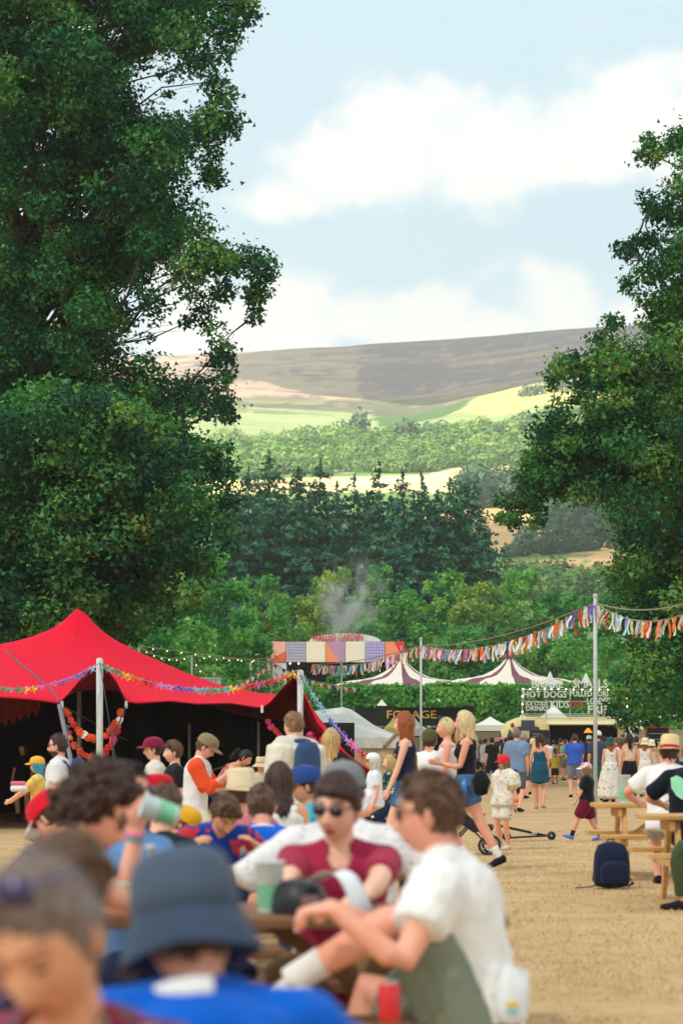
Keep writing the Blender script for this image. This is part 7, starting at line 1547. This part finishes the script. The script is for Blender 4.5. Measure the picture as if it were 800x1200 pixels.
tpl('wpony', (737, 57, 4, 'woman with a high dark ponytail, beige crop top and black trousers'), H=1.72, fem=True, sk='tan', hair=('pony', 'black'), hlen=.3, shirt=dict(m=cloth((222,196,160)), cut='tank', hem=.28, strap=.02), legs=dict(m=black, len=.95, waist=.24), shoes=black)
tpl('kid', (650, 92, 160, 'child in a yellow t-shirt standing by the truck queue'), H=1.2, sk='tan', hair=('short', 'lbrown'), shirt=dict(m=cloth((226,190,60)), sl=.4, loose=.03), legs=dict(m=navy, len=.5, loose=.02), shoes=black)
def outfits():
    def cp(key, px, Y, yaw, label, H=None, sk=None, **mm):
        src, h0 = TPL[key]; X = wx(px, Y); k = (H or h0) / h0; e = empty('person', (X, Y, gz(X, Y)), R(yaw), label, 'person', 'festival goers in front of the food truck'); e.scale = (k, k, k)
        for ch in list(src.children):
            if ch.name.split('.')[0] in mm.get('drop', ()): continue
            o = ch.copy(); COL.objects.link(o); o.parent = e; nm = ch.name.split('.')[0]
            m = {'body': skn(sk) if sk else None}.get(nm, mm.get(nm))
            if m is not None: o.material_slots[0].link = 'OBJECT'; o.material_slots[0].material = m
            for g in list(ch.children):
                q = g.copy(); COL.objects.link(q); q.parent = o; m = mm.get(nm)
                if m is not None: q.material_slots[0].link = 'OBJECT'; q.material_slots[0].material = m
        return e
    c, h = cloth, lambda k: hairmat(HC[k])
    cp('man', 641, 106, 4, 'man in a white t-shirt and black shorts reading the chalk menu board', shirt=white, shorts=black, hair=h('dark'))
    cp('man', 618, 106, -12, 'man in a sky blue t-shirt standing left of the chalk menu board', shirt=c((96,156,204)), shorts=c((40,80,140)), hair=h('dark'), H=1.8)
    cp('man', 673, 66, -6, 'man in a royal blue t-shirt and grey shorts with his back to the camera', shirt=c((58,92,190)), shorts=c((126,126,146)), hair=h('dark'))
    cp('man', 593, 86, 20, 'man in a pale yellow t-shirt in front of the pink price board', shirt=c((232,222,150)), shorts=c((90,90,96)), hair=h('dark'))
    cp('manb', 576, 84, 30, 'dark haired man in a black t-shirt left of the pale yellow t-shirt', shirt=c((24,34,38)), shorts=navy, hair=h('black'), drop=('strap',))
    cp('wtop', 604, 100, 150, 'dark haired woman with sunglasses standing by the pink price board', shirt=c((40,40,48)), hair=h('dark'))
    cp('man', 656, 110, 10, 'man in a brown shirt at the serving hatch, left of the orange t-shirt', shirt=c((92,70,58)), shorts=c((130,110,90)), hair=h('black'), H=1.85)
    cp('man', 669, 108, 0, 'man in a bright orange t-shirt at the serving hatch', shirt=c((226,84,40)), shorts=navy, hair=h('brown'))
    cp('man', 680, 110, 24, 'man in a turquoise t-shirt at the serving hatch, beside the orange t-shirt', shirt=c((92,178,196)), shorts=c((120,110,96)), hair=h('brown'))
    cp('manb', 689, 110, 0, 'man in a lilac shirt with red braces and red trousers at the hatch', shirt=c((170,166,192)), shorts=c((170,34,44)), hair=h('dark'), H=1.86, drop=())
    cp('wtop', 673, 104, -20, 'white haired woman in a peach top behind the pale blue shirt', shirt=c((222,172,150)), hair=h('white'), shorts=c((150,140,130)))
    cp('kid', 684, 96, -30, 'person in a black and yellow striped top in the truck queue', shirt=c((30,28,30), 'stripes', (232,196,40), None, .8), H=1.6, hair=h('dark'))
    cp('manb', 598, 62, 12, 'man in a black t-shirt close behind the child in the red cap', shirt=c((30,34,42)), shorts=navy, hair=h('dark'))
    cp('manb', 613, 64, -30, 'grey haired man in an olive shirt and white cap walking behind the checked shirt', shirt=c((110,106,92)), shorts=c((90,84,76)), hair=h('grey'))
    cp('wdress', 650, 98, 40, 'woman in a light summer frock sitting low in the truck queue', dress=c((206,160,150)), shirt=c((206,160,150)), hair=h('brown'), H=1.4)
    cp('whatl', 755, 66, -10, 'woman in a cream bucket hat and white floral blouse', hat=c((232,222,176)), shirt=c((226,224,214), 'patch', (222,220,210), (206,130,120), .9), dress=c((222,216,196)), H=1.64)
    cp('whatl', 763, 72, 6, 'woman in a plain white sun hat just right of the cream bucket hat', hat=c((232,226,200)), shirt=c((210,196,170)), dress=c((190,180,160)), H=1.62)
    cp('wtop', 727, 70, 16, 'woman in a peach vest between the green hat and the dark ponytail', shirt=c((224,190,166)), hair=h('brown'), shorts=c((210,196,170)))
    cp('man', 708, 76, -8, 'man with black hair in a grey t-shirt behind the steel pole', shirt=c((96,106,120)), shorts=navy, hair=h('black'))
    cp('manp', 690, 82, 10, 'man in a mint cap and dark top left of the steel pole', shirt=c((40,44,54)), shorts=navy, hat=c((180,216,196)))
    far = [('man', 712, 98, 20, (188,170,150), 'lbrown', 'man in a beige t-shirt in the queue, directly under the truck bottles'), ('wtop', 719, 95, -30, (214,150,140), 'blond', 'blonde woman in a salmon top in the queue'), ('manb', 725, 100, 200, (74,84,106), 'dark', 'man in a dark blue shirt facing the camera in the queue'),
           ('wtop', 730, 104, 10, (236,232,226), 'red', 'red haired woman in white in the queue'), ('man', 738, 98, 170, (150,60,64), 'brown', 'man in a brick red t-shirt right of the queue'), ('wtop', 744, 92, -60, (232,214,120), 'dark', 'dark haired woman in a lemon top at the right of the queue'),
           ('kid', 750, 90, 30, (90,160,130), 'brown', 'child in a green t-shirt right of the queue'), ('man', 757, 102, 120, (226,226,222), 'grey', 'grey haired man in white before the red framed menu board'), ('manb', 764, 96, 60, (70,60,80), 'black', 'man in a dark plum shirt before the red framed menu board'),
           ('wtop', 770, 100, -100, (160,170,190), 'blond', 'blonde woman in a pale grey top at the red framed board'), ('man', 776, 92, 140, (210,196,190), 'dark', 'dark haired man in an off white t-shirt right of the red framed board'), ('wdress', 697, 104, -40, (216,120,60), 'dark', 'woman in a rust orange frock near the hatch'),
           ('man', 629, 96, 30, (180,190,186), 'white', 'white haired man in a pale green t-shirt behind the walking women'), ('wtop', 585, 96, 60, (170,90,110), 'dark', 'dark haired woman in a mauve top left of the pink price board'), ('kid', 609, 88, -20, (200,90,70), 'brown', 'child in a rust t-shirt under the pink price board'),
           ('manb', 568, 92, -60, (210,206,196), 'dark', 'man in a stone coloured shirt near the white tent by the truck nose'), ('man', 661, 103, 90, (120,150,110), 'dark', 'man in a moss green t-shirt waiting behind the pale blue shirt'), ('wtop', 790, 88, 40, (60,70,90), 'brown', 'brown haired woman in a navy top at the far right of the queue'),
           ('man', 745, 78, -14, (56,90,80), 'black', 'man in a bottle green t-shirt beyond the ponytail woman'), ('wtop', 776, 80, 8, (230,180,170), 'brown', 'brown haired woman in a pale pink top beyond the straw hat'), ('manb', 722, 84, 30, (214,214,220), 'lbrown', 'man in a light grey shirt beyond the green bucket hat')]
    far += [('man', 694, 90, 10, (60,110,150), 'dark', 'man in a steel blue t-shirt in the crowd just left of the steel pole'), ('wtop', 703, 86, -20, (236,224,200), 'brown', 'brown haired woman in an ivory top behind the steel pole'), ('manb', 716, 78, 16, (196,60,60), 'dark', 'man in a tomato red shirt in the crowd right of the steel pole'),
            ('wtop', 728, 88, 0, (120,90,140), 'dark', 'dark haired woman in a violet top in the crowd'), ('man', 733, 86, -16, (230,226,220), 'brown', 'brown haired man in a chalk white t-shirt in the crowd'), ('man', 742, 84, 22, (70,76,70), 'lbrown', 'man in a charcoal green t-shirt in the crowd'),
            ('wtop', 749, 79, -8, (240,190,90), 'blond', 'blonde woman in an amber top in the crowd'), ('manb', 759, 84, 12, (150,176,200), 'grey', 'grey haired man in an ice blue shirt in the crowd'), ('wtop', 767, 86, 30, (200,70,110), 'black', 'black haired woman in a magenta top in the crowd'),
            ('man', 780, 98, -30, (90,70,60), 'dark', 'man in a chocolate brown t-shirt at the right end of the crowd'), ('man', 787, 100, 14, (220,150,90), 'brown', 'man in an apricot t-shirt at the right end of the crowd'), ('wtop', 795, 95, -14, (225,225,235), 'pale', 'pale haired woman in a frost white top at the right end of the crowd'),
            ('kid', 706, 72, 24, (236,120,130), 'blond', 'child in a coral t-shirt standing by the steel pole'), ('man', 648, 108, -10, (150,120,80), 'black', 'man in an ochre t-shirt between the chalk board and the hatch'), ('wtop', 635, 101, 18, (130,60,60), 'brown', 'brown haired woman in a wine red top by the chalk board'),
            ('man', 587, 102, 40, (48,60,54), 'black', 'black haired man in a dark forest t-shirt left of the pink board'), ('wtop', 581, 97, -30, (224,210,190), 'dark', 'dark haired woman in an oatmeal top left of the pink board'), ('manb', 563, 100, 20, (80,110,160), 'brown', 'man in a cobalt grey shirt near the white tents'),
            ('wdress', 718, 101, 30, (60,140,150), 'brown', 'brown haired woman in a sea green frock in the queue'), ('man', 751, 101, -6, (200,200,130), 'dark', 'man in a lime yellow t-shirt before the truck tail'), ('manb', 699, 96, 170, (230,230,230), 'dark', 'dark haired man in a bright white shirt facing out of the queue')]
    for ii, (key, px, Y, yaw, col, hc, lab) in enumerate(far): cp(key, px, Y, yaw, lab, shirt=c(col) if ii % 3 else c(col, ['dots', 'stripes', 'patch'][ii // 3 % 3], tuple(int(v * .6 + 90) for v in col), None, .6), dress=c(col), hair=h(hc), sk=['pink', 'tan', 'fair', 'tan'][px % 4], shorts=c([(60,66,84),(120,110,94),(36,40,48)][px % 3]))
flush_jobs(); outfits()
# ================================================================ SMALL THINGS
def backpack():
    X, Y = wx(716, 22.6), 22.6; root = empty('backpack', (X, Y, 0), R(8), 'dark navy backpack standing on the grass against the pale bench', 'backpack'); m_ = cloth((26,34,60)); h = .42
    def shell(w_, d_, zs, ks, y0, nm, n=20): m = MB(); m.loft(np.array([(0, y0 + dy, z) for z, k, dy in zs]), np.array([k for z, k, dy in zs]) * w_ / 2, np.array([k for z, k, dy in zs]) * d_ / 2, (1, 0, 0), n, 3.2); return m.build(nm, m_, root, True)
    shell(.34, .20, [(.02, .88, 0), (.06, 1, 0), (.2, 1.0, 0), (.32, .93, .01), (.40, .74, .02), (.425, .4, .02)], None, 0, 'bag_body'); shell(.27, .09, [(.04, .8, 0), (.07, 1, 0), (.2, 1, 0), (.25, .7, .01)], None, -.12, 'front_pocket')
    for s in (-1, 1):
        m = MB(); m.loft(np.array([(s * .07, .10, .40), (s * .09, .17, .32), (s * .10, .17, .18), (s * .13, .11, .06)]), .03, .008, (1, 0, 0), 8, 3); m.build('strap', m_, root, True)
    m = MB(); m.tube([(-.03, .03, .42), (-.03, .03, .455), (.03, .03, .455), (.03, .03, .42)], .008, 6); m.build('handle', BLACK, root, True)
    m = MB(); m.loft(np.array([(-.14, -.08, .05), (-.22, -.10, .02), (-.30, -.06, .012), (-.36, -.10, .012)]), .02, .006, (0, 1, 0), 6); m.build('waist_strap', BLACK, root, True)
    m = MB(); m.loft(np.array([(.15, -.05, .10), (.20, -.03, .05), (.17, .02, .02)]), .022, .006, (0, 1, 0), 6); m.build('waist_strap', BLACK, root, True)
backpack()
CUPM = mat('cloudy_cup', C(206, 222, 218), .3, .05, 6, spec=.5); 
def cup(label, p, h=.16, r=.042, m=None, band=None, tilt=None, cat='cup'):
    root = empty('cup', p, 0, label, cat); m_ = m or CUPM; b = MB(); b.lathe([(0, .003), (r * .78, 0), (r * .80, .004), (r, h), (r * 1.05, h + .002), (r * 1.03, h - .006), (r * .95, h - .006), (r * .76, .008), (0, .008)], seg=20); b.build('cup_wall', m_, root, True)
    if band: b = MB(); b.lathe([(r * .805 + .001, h * .08), (r * .84 + .0015, h * .30), (r * .90 + .0015, h * .56)], seg=20); b.build('print', band, root, True)
    if tilt: root.rotation_euler = tilt
    return root
GRN = mat('cup_green', C(130, 200, 160), .4, .25, 14)
cup('tall cloudy cup with a green foot on the pale picnic table', (wx(731, 24.5), 24.5, .752), .46 / 1.0 * .62, .062, None, GRN)
cup('big white and green paper cup on the front table beside the man in red', (wx(316, 8.0), 8.0, .752), .17, .048, mat('paper_cup', C(222, 226, 220), .6), GRN)
cup('white paper cup on the front table near the curly haired man', (wx(142, 7.95), 7.95, .752), .10, .04, mat('cream_cup', C(222, 214, 188), .6))
t_ = cup('clear plastic cup with green print tipped up to the drinking man', (wx(208, 8.5), 8.5, wz(957, 8.5)), .13, .045, CUPM, GRN, (0, R(-72), R(10)))
def bottle(label, p):
    root = empty('bottle', p, 0, label, 'bottle'); m = MB(); m.lathe([(0, 0), (.03, 0), (.034, .006), (.034, .07), (.031, .075), (.034, .08), (.034, .14), (.028, .165), (.013, .19), (.013, .205), (0, .205)], seg=18); m.build('bottle_body', mat('clear_plastic', C(200, 214, 212), .15, .03, trans=.55, spec=.5), root, True); m = MB(); m.lathe([(0, .225), (.0145, .225), (.0145, .206), (0, .206)][::-1], seg=12); m.build('cap', POLE, root, True); m = MB(); m.lathe([(.0345, .085), (.0350, .09), (.0350, .13), (.0345, .135)], seg=18); m.build('bottle_label', mat('yellow_label', C(220, 214, 170), .6), root)
bottle('clear plastic water bottle standing on the front table', (wx(176, 8.0), 8.0, .752))
def black_bag():
    root = empty('cap_on_table', (wx(350, 7.98), 7.98, .752), R(20), 'rounded black cap lying on the front table before the man in red', 'cap'); rs = np.random.default_rng(1)
    for nm, mb in hat_piece('cap', rs): mb.v = [v * 1.0 - np.array([0, 0, .026]) for v in mb.v]; mb.build('crown' if nm == 'hat' else 'brim', BLACK, root, True)
    m = MB(); m.box((-.0, -.115, .05), (.06, .004, .03)); m.build('badge', mat('grey_badge', C(150, 120, 120), .5), root)
    n = 10; P = np.zeros((n, 7, 3)); 
    for i in range(n):
        for j in range(7): u = i / 9; v = j / 6; P[i, j] = (.20 * u - .02, .13 * (v - .5), .06 + .07 * math.sin(u * 2.6) - .10 * u * u + .008 * math.sin(v * 7 + u * 4))
    m = MB(); sheet(m, P, .002); o = m.build('paper_wrapper', mat('white_paper', C(232, 234, 236), .8, .04), None, True, (wx(372, 7.92), 7.92, .80)); o.rotation_euler = (0, R(12), R(-30)); tag(o, 'crumpled white paper leaning on the black cap', 'paper')
black_bag()
def phone():
    root = empty('phone', (wx(258, 26.6), 26.55, wz(900, 26.55)), R(10), 'black phone in the hands of the man with orange sleeves', 'phone'); m = MB(); m.box((0, 0, 0), (.15, .075, .009), rot=Ry(-18), bev=.003); m.build('case', BLACK, root); m = MB(); m.box((-.0015, 0, .0055), (.14, .066, .002), rot=Ry(-18)); m.build('screen', mat('phone_glass', (.02, .02, .03), .1, spec=.7), root)
phone()
def packet():
    root = empty('food_packet', (wx(25, 30.9), 30.7, wz(924, 30.7)), R(6), 'pink and white paper food packet held out by the child in yellow', 'packet'); m = MB(); m.loft(np.array([(-.10, 0, 0), (-.09, 0, 0), (.08, 0, 0), (.10, 0, .01)]), [.05, .07, .07, .05], [.03, .04, .04, .03], (0, 1, 0), 10, 3.5); m.build('paper_wrap', mat('white_paper2', C(230, 226, 220), .8), root, True); m = MB(); m.box((-.01, 0, .065), (.19, .10, .055), bev=.015); m.build('box', mat('pink_box', C(226, 110, 130), .7), root)
packet()
def paper_bag():
    m = MB(); P = []; rs = np.random.default_rng(2); m.loft(np.array([(0, 0, 0), (.0, 0, .03), (.015, .01, .10), (.035, .02, .165)]), [.05, .06, .055, .045], [.03, .035, .025, .01], (1, 0, 0), 14, 2.6); V = m.v[0]; m.v[0] = V + (vnoise(V, 30, 3, 2) * .010)[:, None]; root = empty('paper_bag', (wx(598, 7.40), 7.40, .455), R(30), 'crumpled white paper bag with rainbow stripe on the bench end', 'bag'); m.build('bag_paper', mat('white_paper3', C(226, 228, 226), .8), root, True); m = MB(); m.box((-.02, -.040, .06), (.04, .004, .016)); m.build('stripe', FLAGC['yellow'], root); m = MB(); m.box((-.02, -.040, .04), (.04, .004, .016)); m.build('stripe', FLAGC['sky'], root)
paper_bag()
def red_can():
    root = empty('drink_can', (wx(456, 7.2), 7.2, wz(1198, 7.2)), 0, 'red drink can held by the crossed leg of the man in white', 'can'); m = MB(); m.lathe([(0, 0), (.026, 0), (.033, .012), (.033, .105), (.027, .116), (.026, .118), (0, .114)], seg=18); m.build('can_body', mat('red_can', C(214, 36, 40), .35, .06, spec=.6), root, True); m = MB(); m.lathe([(.0265, .117), (.028, .121), (.026, .122), (.025, .117)], seg=18); m.build('rim', STEEL, root)
red_can()
def pushchair():
    X, Y = wx(549, 29.8), 29.8; root = empty('pushchair', (X, Y, 0), R(-100), 'pushchair with a pale grey cover and black wheels behind the striding blonde woman', 'pushchair'); root.scale = (.8, .8, .8); W = MB(); a = np.linspace(0, 2 * math.pi, 21); W.loft(np.stack([0 * a, .13 * np.cos(a), .13 * np.sin(a)], 1), .022, .022, (1, 0, 0), 8, cap=False); ty = W.mesh('tyre', BLACK, True); H_ = MB(); H_.lathe([(0, -.02), (.025, -.02), (.025, .02), (0, .02)], seg=10); H_.xform(Matrix.Rotation(R(90), 4, 'Y'))
    for k in range(5): H_.bar((0, 0, 0), (0, .12 * math.cos(k * 1.256), .12 * math.sin(k * 1.256)), .012, .012)
    hm_ = H_.mesh('hub', STEEL)
    for x, y in ((-.24, .32), (.24, .32), (-.27, -.28), (.27, -.28)): o = link('wheel', ty, root, (x, y, .152)); link('hub', hm_, o)
    m = MB()
    for s in (-1, 1): m.tube([(s * .24, .32, .15), (s * .24, -.05, .55), (s * .24, -.45, 1.0)], .014, 7); m.tube([(s * .27, -.28, .15), (s * .24, .05, .50), (s * .24, .22, .62)], .014, 7)
    m.tube([(-.24, -.45, 1.0), (-.2, -.50, 1.03), (.2, -.50, 1.03), (.24, -.45, 1.0)], .018, 7); m.tube([(-.27, -.28, .15), (.27, -.28, .15)], .012, 6); m.build('frame', BLACK, root, True)
    m = MB(); m.loft(np.array([(0, .36, .42), (0, .10, .42), (0, -.12, .58), (0, -.20, .90)]), .21, [.05, .08, .09, .06], (1, 0, 0), 14, 3); m.build('seat', cloth((52,56,62)), root, True)
    m = MB(); n = 9; P = np.zeros((n, 9, 3))
    for i in range(n):
        for j in range(9): u = R(-20 + 120 * i / 8); v = (j / 8 - .5) * 2; P[i, j] = (v * .25, -.16 + .30 * math.sin(u) * (1 - .12 * v * v), .66 + .34 * math.cos(u) * (1 - .2 * v * v))
    sheet(m, P, .008); m.build('canopy', cloth((206,210,214)), root, True)
    m = MB(); m.loft(np.array([(0, -.30, .55), (0, -.34, .40), (0, -.30, .26)]), [.17, .19, .15], [.06, .09, .05], (1, 0, 0), 12, 3); m.build('carrier_bag', cloth((218,220,224)), root, True)
pushchair()
def scooter():
    a, b = np.array(P3(590, 950, 33.0)), np.array(P3(640, 972, 35.5)); root = empty('scooter', ((a + b)[0] / 2, 34.2, 0), 0, 'folded black kick scooter lying on the grass beside the child in the red cap', 'scooter'); o = np.array([(a + b)[0] / 2, 34.2, 0]); m = MB(); p0 = np.array([-.45, -.3, .24]); p1 = np.array([.30, .25, .07]); m.tube([p0, p1], .020, 8); m.build('stem', BLACK, root, True); m = MB(); m.tube([p0 + [-.02, -.18, .04], p0, p0 + [.02, .18, -.02]], .016, 8); m.build('handlebar', BLACK, root, True)
    m = MB(); m.bar(p1 + [-.55, -.25, -.02], p1, .11, .025, bev=.006); m.build('deck', BLACK, root); m = MB(); m.tube([p1 * .8 + p0 * .2, p1 * .7 + p0 * .3], .024, 8); m.build('clamp', STEEL, root, True)
    W = MB(); W.lathe([(.015, -.02), (.055, -.02), (.065, 0), (.055, .02), (.015, .02)], seg=14); W.xform(Matrix.Rotation(R(80), 4, 'X')); wm_ = W.mesh('wheel', BLACK, True)
    for p in (p1 + [.08, .03, .0], p1 + [-.58, -.28, -.0]): link('wheel', wm_, root, p)
scooter()
# ================================================================ AIR
def haze():
    m = bpy.data.materials.new('haze'); m.use_nodes = True; t = m.node_tree; t.nodes.clear()
    v = N(t, 'ShaderNodeVolumePrincipled'); v.inputs['Density'].default_value = .00016; v.inputs['Color'].default_value = (.93, .96, .98, 1); v.inputs['Anisotropy'].default_value = .2
    o = N(t, 'ShaderNodeOutputMaterial'); t.links.new(v.outputs[0], o.inputs['Volume'])
    b = MB(); b.box((0, 1650, 307.7), (6200, 3800, 624.6)); ob = b.build('haze', m); tag(ob, 'thin pale summer haze filling the valley air', 'haze', kind='stuff')
haze()
